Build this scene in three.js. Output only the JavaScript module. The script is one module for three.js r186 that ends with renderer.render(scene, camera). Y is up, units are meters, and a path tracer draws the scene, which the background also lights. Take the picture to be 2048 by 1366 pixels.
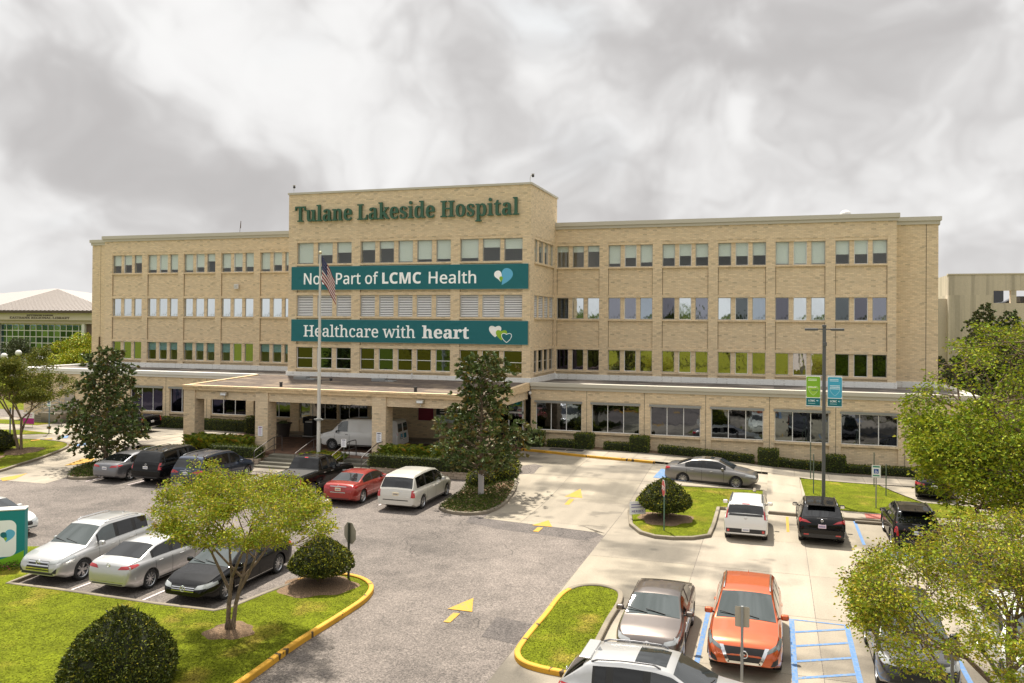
import * as THREE from 'three';
import { mergeGeometries, toCreasedNormals } from 'three/addons/utils/BufferGeometryUtils.js';
import { RoundedBoxGeometry } from 'three/addons/geometries/RoundedBoxGeometry.js';
import { FontLoader } from 'three/addons/loaders/FontLoader.js';
import { TextGeometry } from 'three/addons/geometries/TextGeometry.js';
import { Brush, Evaluator, SUBTRACTION } from 'three-bvh-csg';

// ---------- camera ----------
const scene = new THREE.Scene();
const FPX = 1660, CYP = 631, CAMH = 9.2, RAD = Math.PI / 180;
const camera = new THREE.PerspectiveCamera(2 * Math.atan(683 / FPX) / RAD, 2048 / 1366, 0.1, 3000);
camera.rotation.order = 'YXZ';
camera.position.set(0, CAMH, 0);
camera.rotation.set(0.4 * RAD, 17.53 * RAD, 0.42 * RAD);
camera.setViewOffset(2048, 1366, 0, 683 - CYP, 2048, 1366);
camera.updateMatrixWorld(true);
const camM = camera.matrixWorld.clone();
// photo pixel -> direction / ground point / point on a vertical plane
const pdir = (u, v) => new THREE.Vector3((u - 1024) / FPX, -(v - CYP) / FPX, -1).transformDirection(camM);
const gp = (u, v, y = 0) => { const d = pdir(u, v), t = (y - CAMH) / d.y; return new THREE.Vector3(d.x * t, y, d.z * t); };
const zp = (u, v, z) => { const d = pdir(u, v), t = z / d.z; return new THREE.Vector3(d.x * t, CAMH + d.y * t, z); };

// ---------- random and noise ----------
function mul(seed) { let a = seed >>> 0; return () => { a = (a + 0x6D2B79F5) | 0; let t = Math.imul(a ^ (a >>> 15), 1 | a); t = (t + Math.imul(t ^ (t >>> 7), 61 | t)) ^ t; return ((t ^ (t >>> 14)) >>> 0) / 4294967296; }; }
const PT = (() => { const r = mul(77), p = new Uint8Array(512), a = [...Array(256).keys()]; for (let i = 255; i > 0; i--) { const j = Math.floor(r() * (i + 1)); [a[i], a[j]] = [a[j], a[i]]; } for (let i = 0; i < 512; i++) p[i] = a[i & 255]; return p; })();
const PV = (() => { const r = mul(5), v = new Float32Array(256); for (let i = 0; i < 256; i++) v[i] = r(); return v; })();
function vnoise(x, y, per = 256) {
  if ((per & (per - 1)) === 0) { const mk = per - 1;
    const xi = Math.floor(x), yi = Math.floor(y); let fx = x - xi, fy = y - yi; fx = fx * fx * (3 - 2 * fx); fy = fy * fy * (3 - 2 * fy);
    const p0 = PT[xi & mk], p1 = PT[(xi + 1) & mk], Y0 = yi & mk, Y1 = (yi + 1) & mk, a = PV[PT[p0 + Y0]], b = PV[PT[p1 + Y0]], c = PV[PT[p0 + Y1]], d = PV[PT[p1 + Y1]];
    return a + (b - a) * fx + (c - a) * fy + (a - b - c + d) * fx * fy;
  }
  const xi = Math.floor(x), yi = Math.floor(y); let fx = x - xi, fy = y - yi; fx = fx * fx * (3 - 2 * fx); fy = fy * fy * (3 - 2 * fy);
  const X0 = ((xi % per) + per) % per, X1 = (X0 + 1) % per, Y0 = ((yi % per) + per) % per, Y1 = (Y0 + 1) % per;
  const a = PV[PT[PT[X0 & 255] + (Y0 & 255)]], b = PV[PT[PT[X1 & 255] + (Y0 & 255)]], c = PV[PT[PT[X0 & 255] + (Y1 & 255)]], d = PV[PT[PT[X1 & 255] + (Y1 & 255)]];
  return a + (b - a) * fx + (c - a) * fy + (a - b - c + d) * fx * fy;
}
function fbm(x, y, oct = 5, per = 256) { let s = 0, a = 0.5, n = 0; for (let i = 0; i < oct; i++) { s += a * vnoise(x, y, per); n += a; x *= 2; y *= 2; per = Math.min(per * 2, 256); a *= 0.5; } return s / n; }
// coarse periodic field, read back bilinearly: for slow variation in big textures
function field(w, h, step, fn) { const a = w / step, b = h / step, f = new Float32Array(a * b); for (let j = 0; j < b; j++) for (let i = 0; i < a; i++) f[j * a + i] = fn(i * step, j * step); return (i, j) => { const x = i / step, y = j / step, x0 = x | 0, y0 = y | 0, fx = x - x0, fy = y - y0, x1 = (x0 + 1) % a, y1 = (y0 + 1) % b; return (f[y0 * a + x0] * (1 - fx) + f[y0 * a + x1] * fx) * (1 - fy) + (f[y1 * a + x0] * (1 - fx) + f[y1 * a + x1] * fx) * fy; }; }
const hash = (i, j) => { let h = Math.imul(i, 374761393) + Math.imul(j, 668265263); h = Math.imul(h ^ (h >>> 13), 1274126177); return ((h ^ (h >>> 16)) >>> 0) / 4294967296; };
const clamp = (x, a = 0, b = 1) => Math.min(b, Math.max(a, x)), lerp = (a, b, t) => a + (b - a) * t;
const sstep = (a, b, x) => { const t = clamp((x - a) / (b - a)); return t * t * (3 - 2 * t); };

// ---------- sky and sun ----------
const SUN = new THREE.Vector3(-0.27, 1, -0.40).normalize();
{
  const W = 2048, Hh = 1024, data = new Float32Array(W * Hh * 4);
  // cloud masses read off the photograph: pixel, angular radius (deg, wide and high), how much darker (+) or brighter (-)
  const blobs = [[270, 290, 9, 3, .8], [120, 210, 6, 3, .35], [60, 330, 4, 2.2, .35], [420, 320, 5, 1.6, .45], [870, 130, 6, 5, .75], [930, 210, 5, 2.5, .4], [1760, 90, 11, 6, .75], [1560, 160, 9, 5, .35], [1300, 150, 6, 3, .45], [1980, 300, 7, 4, .3], [1700, 200, 6, 3, .3],
    [480, 60, 6, 6, -.6], [640, 130, 6, 4, -.6], [320, 170, 3.5, 2.5, -.35], [1130, 190, 4, 2, -.55], [1060, 120, 2.2, 2.5, -.4], [860, 290, 5, 2.5, -.45], [180, 20, 5, 2, -.3], [1370, 240, 3, 2, -.35], [700, 260, 6, 3, -.35]]
    .map(([u, v, a, b, k]) => { const d = pdir(u, v); return [Math.atan2(d.z, d.x), Math.asin(d.y), a * RAD, b * RAD, k]; });
  for (let j = 0; j < Hh; j++) {
    const el = ((j + 0.5) / Hh - 0.5) * Math.PI, se = Math.sin(el), ce = Math.cos(el);
    for (let i = 0; i < W; i++) {
      const ph = ((i + 0.5) / W - 0.5) * 2 * Math.PI, o = (j * W + i) * 4;
      let r, g, b;
      if (el < -0.03) { r = .30; g = .29; b = .27; }
      else {
        const k = 1.5 / (Math.max(se, 0) + 0.34), px = Math.cos(ph) * ce * k, pz = Math.sin(ph) * ce * k;
        const U = ph / (2 * Math.PI) * 32, Vv = el / (2 * Math.PI) * 32 * 1.35, w1 = fbm(U + 11, Vv + 3, 4, 32) - .5, w2 = fbm(U + 51, Vv + 33, 4, 32) - .5;
        const qx = U + w1 * 1.1 + 20, qz = Vv + w2 * 1.1 + 7;
        const n = fbm(qx, qz, 7, 32), nu = fbm(qx, qz + .13, 7, 32);       // density here and a little higher up: billows lit from above
        let tb = 0, am = .5, tx = U * 2 + w1 * 2 + 5, tz = Vv * 2 + w2 * 2 + 60, pr = 64; for (let o2 = 0; o2 < 5; o2++) { tb += am * Math.abs(2 * vnoise(tx, tz, pr) - 1); tx *= 2; tz = tz * 2 + .37; pr = Math.min(256, pr * 2); am *= .58; }
        let dark = (n - .5) * 2.3 + (nu - n) * 2.6 + (.44 - tb) * 1.1 + .38;
        for (const [bp, be, a, bb, kk] of blobs) { let dp = ph - bp; if (dp > Math.PI) dp -= 2 * Math.PI; if (dp < -Math.PI) dp += 2 * Math.PI; if (dp > 1 || dp < -1) continue; const dx = (dp * ce + w1 * .22) / a, dy = (el - be + w2 * .14) / bb, q = dx * dx + dy * dy; if (q < 9) dark += kk * Math.exp(-q) * .62; }
        const t = 1 / (1 + Math.exp(-(dark - .47) * 3.6));
        const bright = .65 + .62 * sstep(.32, 1, se);          // overcast: the zenith is brighter than the horizon
        r = lerp(.91, .51, t) * bright; g = lerp(.903, .493, t) * bright; b = lerp(.895, .489, t) * bright;
        const blue = sstep(.62, .8, fbm(px * 1.7 + 90, pz * 1.7 + 40, 3)) * (1 - t) * .35;
        r *= 1 - .16 * blue; g *= 1 - .07 * blue;
        const hz = 1 - sstep(0, .10, se); r = lerp(r, .52, hz * .6); g = lerp(g, .515, hz * .6); b = lerp(b, .51, hz * .6);
      }
      data[o] = r; data[o + 1] = g; data[o + 2] = b; data[o + 3] = 1;
    }
  }
  const sky = new THREE.DataTexture(data, W, Hh, THREE.RGBAFormat, THREE.FloatType);
  sky.mapping = THREE.EquirectangularReflectionMapping; sky.magFilter = sky.minFilter = THREE.LinearFilter; sky.needsUpdate = true;
  scene.background = sky; scene.environment = sky;
}
const sun = new THREE.DirectionalLight(new THREE.Color(1, .93, .82), 5);
sun.position.copy(SUN).multiplyScalar(150).add(new THREE.Vector3(-15, 0, -45)); sun.target.position.set(-15, 0, -45);
sun.castShadow = true; sun.shadow.radius = 3; sun.shadow.mapSize.set(4096, 4096);
Object.assign(sun.shadow.camera, { left: -75, right: 75, top: 75, bottom: -75, near: 1, far: 400 });
scene.add(sun, sun.target);
const renderer = new THREE.WebGLRenderer({ antialias: true });
renderer.toneMapping = THREE.LinearToneMapping;
renderer.toneMappingExposure = 1.62;
renderer.shadowMap.enabled = true;

// ---------- helpers for geometry and naming ----------
const taken = new Map();
function numbered(n) { const k = taken.get(n) || 0; taken.set(n, k + 1); return k ? `${n}_${String(k).padStart(3, '0')}` : n; }
function tag(o, label, category, group) { Object.assign(o.userData, { label, category }); if (group) o.userData.group = group; return o; }
function thing(name, label, category, pos = [0, 0, 0], turn = 0, group) { const o = new THREE.Group(); o.name = numbered(name); o.position.set(...pos); o.rotation.y = turn; scene.add(o); return tag(o, label, category, group); }
function mesh(name, geo, mat, parent) {
  if (Array.isArray(geo)) geo = merge(geo);
  const m = new THREE.Mesh(geo, mat); m.name = parent ? name : numbered(name); m.castShadow = m.receiveShadow = true; (parent || scene).add(m); return m;
}
function struct(name, geo, mat) { const m = mesh(name, geo, mat); m.userData.kind = 'structure'; return m; }
function merge(list) {
  const keys = ['position', 'normal', 'uv']; const anyCol = list.some(g => g.attributes.color);
  return mergeGeometries(list.map(g => {
    let h = g.index ? g.toNonIndexed() : g.clone();
    for (const k of Object.keys(h.attributes)) if (!keys.includes(k) && !(k === 'color' && anyCol)) h.deleteAttribute(k);
    if (!h.attributes.normal) h.computeVertexNormals();
    const n = h.attributes.position.count;
    if (!h.attributes.uv) h.setAttribute('uv', new THREE.BufferAttribute(new Float32Array(n * 2), 2));
    if (anyCol && !h.attributes.color) h.setAttribute('color', new THREE.BufferAttribute(new Float32Array(n * 3).fill(1), 3));
    h.clearGroups(); return h;
  }));
}
// uv in metres from position and facing
function wuv(g) {
  g = g.index ? g.toNonIndexed() : g; const p = g.attributes.position, uv = new Float32Array(p.count * 2), a = new THREE.Vector3(), b = new THREE.Vector3(), c = new THREE.Vector3();
  for (let i = 0; i < p.count; i += 3) {
    a.fromBufferAttribute(p, i); b.fromBufferAttribute(p, i + 1).sub(a); c.fromBufferAttribute(p, i + 2).sub(a); b.cross(c);
    const X = Math.abs(b.x), Y = Math.abs(b.y), Z = Math.abs(b.z);
    for (let k = i; k < i + 3; k++) { const x = p.getX(k), y = p.getY(k), z = p.getZ(k); if (Y >= X && Y >= Z) { uv[2 * k] = x; uv[2 * k + 1] = -z; } else if (X > Z) { uv[2 * k] = -z; uv[2 * k + 1] = y; } else { uv[2 * k] = x; uv[2 * k + 1] = y; } }
  }
  g.setAttribute('uv', new THREE.BufferAttribute(uv, 2)); return g;
}
// axis box from extents
function bx(x0, x1, y0, y1, z0, z1) { const g = new THREE.BoxGeometry(Math.abs(x1 - x0), Math.abs(y1 - y0), Math.abs(z1 - z0)); g.translate((x0 + x1) / 2, (y0 + y1) / 2, (z0 + z1) / 2); return g; }
function rbx(x0, x1, y0, y1, z0, z1, r = .02, s = 2) { const g = new RoundedBoxGeometry(Math.abs(x1 - x0), Math.abs(y1 - y0), Math.abs(z1 - z0), s, r); g.translate((x0 + x1) / 2, (y0 + y1) / 2, (z0 + z1) / 2); return g; }
function cyl(r0, r1, y0, y1, x = 0, z = 0, n = 16) { const g = new THREE.CylinderGeometry(r1, r0, y1 - y0, n); g.translate(x, (y0 + y1) / 2, z); return g; }
const V = (x, y, z) => new THREE.Vector3(x, y, z);
function bar(a, b, r0, r1 = r0, n = 8) { const d = b.clone().sub(a), L = d.length(), g = new THREE.CylinderGeometry(r1, r0, L, n, 1); g.translate(0, L / 2, 0); g.applyQuaternion(new THREE.Quaternion().setFromUnitVectors(V(0, 1, 0), d.normalize())); g.translate(a.x, a.y, a.z); return g; }
function tube(pts, r, seg = 24, n = 8) { return new THREE.TubeGeometry(new THREE.CatmullRomCurve3(pts, false, 'catmullrom', .1), seg, r, n); }
const xf = (g, px, py, pz, ry = 0, rx = 0, rz = 0) => { g.applyMatrix4(new THREE.Matrix4().makeRotationFromEuler(new THREE.Euler(rx, ry, rz, 'YXZ')).setPosition(px, py, pz)); return g; };

// ---------- textures ----------
function dtex(w, h, fn, srgb = true, rx = 1, ry = 1) {
  const d = new Uint8Array(w * h * 4); for (let j = 0; j < h; j++) for (let i = 0; i < w; i++) { const c = fn(i, j), o = (j * w + i) * 4; d[o] = clamp(c[0]) * 255; d[o + 1] = clamp(c[1]) * 255; d[o + 2] = clamp(c[2]) * 255; d[o + 3] = 255; }
  const t = new THREE.DataTexture(d, w, h); t.wrapS = t.wrapT = THREE.RepeatWrapping; t.magFilter = THREE.LinearFilter; t.minFilter = THREE.LinearMipmapLinearFilter; t.generateMipmaps = true; if (srgb) t.colorSpace = THREE.SRGBColorSpace; t.repeat.set(rx, ry); t.needsUpdate = true; return t;
}
function ctex(w, h, draw) { const c = document.createElement('canvas'); c.width = w; c.height = h; const x = c.getContext('2d'); draw(x, w, h); const t = new THREE.CanvasTexture(c); t.colorSpace = THREE.SRGBColorSpace; t.needsUpdate = true; return t; }
const std = (c, o = {}) => new THREE.MeshStandardMaterial({ color: c, roughness: .8, ...o });
const phy = (c, o = {}) => new THREE.MeshPhysicalMaterial({ color: c, roughness: .5, ...o });
const lin = (r, g, b) => new THREE.Color().setRGB(r, g, b);

// brick: 8 m by 4 m, bricks 0.31 m by 0.1 m, uneven burn
const brick = (() => {
  const W = 2048, H = 1024, nb = 26, nc = 40, id = (r, c) => hash(r + 5, c + 9), stf = field(W, H, 16, (i, j) => fbm(i / W * 8, j / H * 4, 4, 4) - .5);
  const cell = (i, j) => { const y = j / H * nc, row = Math.floor(y), x = i / W * nb + (row % 2) * .5 + (id(row, 99) - .5) * .06, col = ((Math.floor(x) % nb) + nb) % nb; const fx = x - Math.floor(x), fy = y - row; const m = Math.min(fx, 1 - fx) * .31, n = Math.min(fy, 1 - fy) * .1; return [row, col, Math.min(m, n)]; };
  const map = dtex(W, H, (i, j) => {
    const [r, c, e] = cell(i, j), v = id(r, c), v2 = id(c + 40, r + 11), gr = hash(i >> 1, j) - .5, st = stf(i, j);
    const mo = sstep(.011, .004, e); let k = .99 + (v - .5) * .10 + gr * .05 + st * .06; if (v2 > .95) k *= .88;
    const b = [.862 * k, .782 * k + (v2 - .5) * .012, .652 * k + (v2 - .5) * .02], mm = [.77 + gr * .05, .69 + gr * .05, .565 + gr * .05];
    return [lerp(b[0], mm[0], mo), lerp(b[1], mm[1], mo), lerp(b[2], mm[2], mo)];
  }, true, 1 / 8, 1 / 4);
  const bump = dtex(W, H, (i, j) => { const [, , e] = cell(i, j), k = sstep(.003, .012, e) * .85 + hash(i, j) * .15; return [k, k, k]; }, false, 1 / 8, 1 / 4);
  return std(0xffffff, { map, bumpMap: bump, bumpScale: .008, roughness: .92 });
})();
const brickPale = brick.clone(); brickPale.color = lin(1.0, 1.0, 1.03);

// worn asphalt: 40 m square with cracks, patches and aggregate
const crackField = (() => {
  const N = 2048, f = new Float32Array(N * N), r = mul(31);
  const dab = (x, y, w, k) => { for (let b = -w; b <= w; b++) for (let a = -w; a <= w; a++) { const i = ((Math.round(x) + a) % N + N) % N, j = ((Math.round(y) + b) % N + N) % N; f[j * N + i] = Math.max(f[j * N + i], k); } };
  for (let c = 0; c < 230; c++) { let x = r() * N, y = r() * N, a = r() * 6.28; const len = 60 + r() * 380, k = .35 + r() * .65; for (let s = 0; s < len; s++) { a += (r() - .5) * .55; if (r() < .02) a += (r() - .5) * 1.6; x += Math.cos(a); y += Math.sin(a); dab(x, y, 0, k * (.6 + .4 * r())); if (k > .6) dab(x + 1, y, 0, k * .8); } }
  return (i, j) => f[j * N + i];
})();
const asphalt = (() => { const bigF = field(2048, 2048, 32, (i, j) => fbm(i / 51.2 * .2, j / 51.2 * .2, 4, 8) - .5), midF = field(2048, 2048, 4, (i, j) => fbm(i / 51.2 * 1.6 + 9, j / 51.2 * 1.6, 4, 64) - .5), stF = field(2048, 2048, 16, (i, j) => sstep(.56, .72, fbm(i / 51.2 * .45 + 40, j / 51.2 * .45 + 3, 4, 18)));
  const map = dtex(2048, 2048, (i, j) => {
    const big = bigF(i, j), mid = midF(i, j), g = hash(i, j) - .5, g2 = hash(i >> 1, j >> 1) - .5;
    const st = stF(i, j), ck = crackField(i, j);
    let k = .398 + big * .13 + mid * .10 + g * .17 + g2 * .13 - st * .05 - ck * .16;
    return [k * 1.055, k * .98, k * .92];
  }, true, 1 / 40, 1 / 40);
  const bump = dtex(1024, 1024, (i, j) => { const k = .5 + (hash(i, j) - .5) * .7 + (hash(i >> 1, j >> 1) - .5) * .4; return [k, k, k]; }, false, 1 / 12, 1 / 12);
  return std(0xffffff, { map, bumpMap: bump, bumpScale: .012, roughness: .95 });
})();
// broom-finished concrete with tyre grime and oil spots
const cF = [field(2048, 2048, 32, (i, j) => fbm(i / 51.2 * .15 + 3, j / 51.2 * .3, 4, 6) - .5), field(2048, 2048, 8, (i, j) => fbm(i / 51.2 * 2.2, j / 51.2 * .35 + 9, 4, 88) - .5), field(2048, 2048, 8, (i, j) => sstep(.66, .78, fbm(i / 51.2 * 1.1 + 30, j / 51.2 * .9 + 4, 4, 44))), field(2048, 2048, 8, (i, j) => sstep(.48, .72, fbm(i / 51.2 * .28 + 7, j / 51.2 * .5 + 70, 6, 20)))];
const concreteMap = dtex(2048, 2048, (i, j) => {
  const big = cF[0](i, j), str = cF[1](i, j), g = hash(i, j) - .5, sp = cF[2](i, j), gr = cF[3](i, j), ck = crackField((i * 2) & 2047, (j * 2) & 2047);
  let k = .572 + big * .12 + str * .10 + g * .055 - sp * .10 - gr * .17 - (ck > .75 ? .08 : 0);
  return [k * 1.03, k * .967, k * .865];
}, true, 1 / 40, 1 / 40);
const concrete = std(0xffffff, { map: concreteMap, roughness: .9 });
const concreteVar = [1, .93, 1.05, .97].map((k, i) => { const m = concrete.clone(); m.color = lin(k, k, k * (1 - i * .01)); return m; });
const kerbMat = std(lin(.80, .78, .74), { map: concreteMap, roughness: .9 });
const kerbYellowMap = dtex(1024, 256, (i, j) => { const x = i / 64, y = j / 64, n = fbm(x * 3.3 + 5, y * 1.6, 4, 64), c = fbm(x * .8, y * .8 + 20, 3, 16), w = sstep(.67, .71, n) * .85; const k = .92 + (c - .5) * .25; return [lerp(.84 * k, .22, w), lerp(.63 * k, .18, w), lerp(.17 * k, .13, w)]; }, true, .11, .5);
const kerbYellow = std(0xffffff, { map: kerbYellowMap, roughness: .75 });
const grassMap = dtex(1024, 1024, (i, j) => { const hh = hash(i, j >> 1) - .5, h2 = hash((i >> 1) + 7, j >> 2) - .5; const x = i / 1024 * 12, y = j / 1024 * 12, big = fbm(x * .5, y * .5, 4, 6) - .5, mid = fbm(x * 3, y * 3 + 8, 4, 36) - .5, g = vnoise(i * .8, j * .35) - .5, dry = sstep(.50, .85, fbm(x * .9 + 5, y * .9 + 9, 6, 11)) * .8; const k = 1 + big * .2 + mid * .3 + g * .2 + hh * .36 + h2 * .3, q = clamp(dry + hh * .25); return [lerp(.355, .51, q) * k, lerp(.39, .45, q) * k, lerp(.075, .20, q) * k]; }, true, 1 / 12, 1 / 12);
const grassMat = phy(0xffffff, { specularIntensity: .15, map: grassMap, roughness: .95, bumpMap: grassMap, bumpScale: .012 });
const mulchMap = dtex(512, 512, (i, j) => { const g = vnoise(i * .3, j * .9) - .5, h = vnoise(i * .9, j * .25 + 50) - .5, k = 1 + g * .9 + h * .8 + (hash(i >> 1, j) - .5) * .4; return [.46 * k, .375 * k, .29 * k]; }, true, .5, .5);
const mulch = std(0xffffff, { map: mulchMap, roughness: 1, bumpMap: mulchMap, bumpScale: .02 });
const gravelMap = dtex(1024, 1024, (i, j) => { const x = i / 1024 * 12, y = j / 1024 * 12, b = fbm(x * .5, y * 1.1, 5, 6), m = fbm(x * 3, y * 3, 3, 36) - .5, g = PV[PT[(i * 3 + PT[j & 255]) & 255]] - .5, t = sstep(.42, .62, b); const k = .34 + m * .16 + g * .16; return [lerp(k * 1.05, .58 + g * .1, t * .55), lerp(k * .92, .51 + g * .1, t * .55), lerp(k * .82, .42 + g * .1, t * .55)]; }, true, 1 / 12, 1 / 12);
const gravelRoof = std(0xffffff, { map: gravelMap, roughness: 1, bumpMap: gravelMap, bumpScale: .02 });
const memMap = dtex(1024, 1024, (i, j) => { const x = i / 1024 * 16, y = j / 1024 * 16, s = sstep(.45, .62, fbm(x * .35 + 2, y * .8 + 6, 5, 6)), m = fbm(x * 2, y * 2, 3, 32) - .5, k = lerp(.34, .58, s) + m * .1; return [k * 1.02, k * .96, k * .9]; }, true, 1 / 16, 1 / 16);
const membrane = std(0xffffff, { map: memMap, roughness: .95 });
const flashMap = dtex(512, 256, (i, j) => { const n = fbm(i / 30, j / 10 + 4, 4, 18), w = sstep(.62, .78, n) * .6, k = .90 + (vnoise(i * .2, j * .2) - .5) * .05; return [lerp(k, .62, w), lerp(k, .59, w), lerp(k * .98, .54, w)]; }, true, .25, 1);
const flashing = std(0xffffff, { map: flashMap, roughness: .7 });
const garageMap = dtex(1024, 512, (i, j) => { const x = i / 1024 * 20, s = fbm(x * 2.4, j / 512 * 1.2 + 3, 5, 48), drip = fbm(x * 1.7 + 9, j / 512 * .8, 5, 34) - .5, k = .79 - sstep(.5, .78, s) * .10 + drip * .09 + (vnoise(i * .4, j * .4) - .5) * .04; return [k, k * .935, k * .84]; }, true, 1 / 20, 1 / 12);
const garageConcrete = std(0xffffff, { map: garageMap, roughness: .9 });
const barkMap = dtex(256, 256, (i, j) => { const n = fbm(i / 12, j / 40, 4, 21), k = .8 + (n - .5) * .8; return [.60 * k, .52 * k, .43 * k]; }, true, 2, 1);
const bark = std(0xffffff, { map: barkMap, roughness: .9 });
const barkDark = std(lin(.55, .5, .45), { map: barkMap, roughness: .9 });
const trimCream = std(lin(.50, .47, .39), { roughness: .55 });
const trimWhite = std(lin(.66, .65, .62), { roughness: .5 });
const alu = std(lin(.55, .56, .57), { roughness: .4, metalness: .5 });
const darkMetal = std(lin(.05, .05, .052), { roughness: .45, metalness: .4 });
const greySteel = std(lin(.30, .31, .31), { roughness: .45, metalness: .6 });
const paintY = (() => { const m = dtex(256, 256, (i, j) => { const n = fbm(i / 10, j / 10, 4, 25), w = sstep(.54, .66, n) * .6, k = .95 + (n - .5) * .2; return [lerp(.76 * k, .5, w), lerp(.58 * k, .45, w), lerp(.18 * k, .38, w)]; }, true, .7, .7); return std(0xffffff, { map: m, roughness: .8 }); })();
const paintB = (() => { const m = dtex(256, 256, (i, j) => { const n = fbm(i / 12 + 7, j / 12, 4, 21), w = sstep(.53, .64, n) * .55, k = .95 + (n - .5) * .2; return [lerp(.36 * k, .52, w), lerp(.51 * k, .51, w), lerp(.70 * k, .48, w)]; }, true, .8, .8); return std(0xffffff, { map: m, roughness: .8 }); })();
const paintW = (() => { const m = dtex(256, 256, (i, j) => { const n = fbm(i / 12 + 17, j / 12, 4, 21), w = sstep(.55, .66, n) * .5, k = .9 + (n - .5) * .2; return [lerp(.86 * k, .5, w), lerp(.80 * k, .47, w), lerp(.80 * k, .45, w)]; }, true, .8, .8); return std(0xffffff, { map: m, roughness: .8 }); })();
// ---------- the lie of the land ----------
function hgt(x, z) {
  const ramp = .62 * (1 - sstep(-9, 5, x)) * sstep(-39, -50, z), m = sstep(-42.2, -41.2, x) * (1 - sstep(-15.6, -14.2, x));
  return lerp(ramp, z < -45.2 ? .6 : 0, m);
}
const gph = (u, v, off = 0) => { let y = 0; let p; for (let k = 0; k < 12; k++) { p = gp(u, v, y + off); y = hgt(p.x, p.z); } p.y = y; return p; };
function clipHalf(poly, ax, val, keepGreater) {
  const out = []; for (let i = 0; i < poly.length; i++) { const a = poly[i], b = poly[(i + 1) % poly.length], da = (a[ax] - val) * (keepGreater ? 1 : -1), db = (b[ax] - val) * (keepGreater ? 1 : -1); if (da >= 0) out.push(a); if ((da >= 0) !== (db >= 0)) { const t = da / (da - db); out.push([a[0] + (b[0] - a[0]) * t, a[1] + (b[1] - a[1]) * t]); } }
  return out;
}
const clipCell = (poly, x0, x1, z0, z1) => clipHalf(clipHalf(clipHalf(clipHalf(poly, 0, x0, true), 0, x1, false), 1, z0, true), 1, z1, false);
function polyGeo(list, off) {   // list of [x,z] polygons -> sheet that follows the land
  const pos = [], uv = [];
  for (const pl of list) {
    const cc = pl.filter((p, i) => { const q = pl[(i + 1) % pl.length]; return Math.hypot(p[0] - q[0], p[1] - q[1]) > 1e-4; }); if (cc.length < 3) continue;
    const c2 = cc.map(p => new THREE.Vector2(p[0], p[1])); if (THREE.ShapeUtils.area(c2) < 0) c2.reverse(); if (Math.abs(THREE.ShapeUtils.area(c2)) < 1e-4) continue;
    for (const t of THREE.ShapeUtils.triangulateShape(c2, [])) for (const k of [t[0], t[2], t[1]]) { const q = c2[k]; pos.push(q.x, hgt(q.x, q.y) + off, q.y); uv.push(q.x, -q.y); }
  }
  const g = new THREE.BufferGeometry(); g.setAttribute('position', new THREE.Float32BufferAttribute(pos, 3)); g.setAttribute('uv', new THREE.Float32BufferAttribute(uv, 2)); g.computeVertexNormals(); return g;
}
function bounds(poly) { const xs = poly.map(p => p[0]), zs = poly.map(p => p[1]); return [Math.min(...xs), Math.max(...xs), Math.min(...zs), Math.max(...zs)]; }
function sheet(poly, off, cell = 2) { const [x0, x1, z0, z1] = bounds(poly), l = []; for (let x = x0; x < x1; x += cell) for (let z = z0; z < z1; z += cell) { const c = clipCell(poly, x, x + cell, z, z + cell); if (c.length > 2) l.push(c); } return polyGeo(l, off); }
function inPoly(poly, x, z) { let c = false; for (let i = 0, j = poly.length - 1; i < poly.length; j = i++) { const [a, b] = poly[i], [d, e] = poly[j]; if ((b > z) !== (e > z) && x < (d - a) * (z - b) / (e - b) + a) c = !c; } return c; }
function smooth(poly, n = 8, closed = true) { return new THREE.CatmullRomCurve3(poly.map(p => V(p[0], 0, p[1])), closed, 'centripetal').getPoints(poly.length * n).map(p => [p.x, p.z]); }
function kerb(pts, mat, { closed = true, w = .16, h = .15, name = 'kerb' } = {}) {
  const n = pts.length, prof = [[-w / 2, -.1], [-w / 2, h - .02], [-w / 2 + .02, h], [w / 2 - .02, h], [w / 2, h - .02], [w / 2, -.1]], pos = [], uv = []; let run = 0; const rings = [];
  for (let i = 0; i < n; i++) {
    const p = pts[i], a = pts[closed ? (i + n - 1) % n : Math.max(i - 1, 0)], b = pts[closed ? (i + 1) % n : Math.min(i + 1, n - 1)]; let dx = b[0] - a[0], dz = b[1] - a[1]; const l = Math.hypot(dx, dz) || 1; dx /= l; dz /= l;
    if (i) run += Math.hypot(p[0] - pts[i - 1][0], p[1] - pts[i - 1][1]);
    rings.push([prof.map(([o, y]) => [p[0] - dz * o, hgt(p[0], p[1]) + y, p[1] + dx * o]), run]);
  }
  const segs = closed ? n : n - 1; let arc = [0, .13, .16, .28, .31, .44];
  for (let i = 0; i < segs; i++) { const [A, ra] = rings[i], [B, rb0] = rings[(i + 1) % n], rb = rb0 < ra ? ra + .5 : rb0; for (let k = 0; k < 5; k++) { for (const [q, r, t] of [[A[k], ra, arc[k]], [A[k + 1], ra, arc[k + 1]], [B[k], rb, arc[k]], [B[k], rb, arc[k]], [A[k + 1], ra, arc[k + 1]], [B[k + 1], rb, arc[k + 1]]]) { pos.push(...q); uv.push(r, t); } } }
  if (!closed) for (const [R] of [rings[0], rings[n - 1]]) for (let k = 1; k < 5; k++) for (const q of [R[0], R[k], R[k + 1]]) { pos.push(...q); uv.push(q[0], q[1]); }
  const g = new THREE.BufferGeometry(); g.setAttribute('position', new THREE.Float32BufferAttribute(pos, 3)); g.setAttribute('uv', new THREE.Float32BufferAttribute(uv, 2)); g.computeVertexNormals();
  const m = struct(name, g, mat); m.material.side = THREE.DoubleSide; return m;
}
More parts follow.
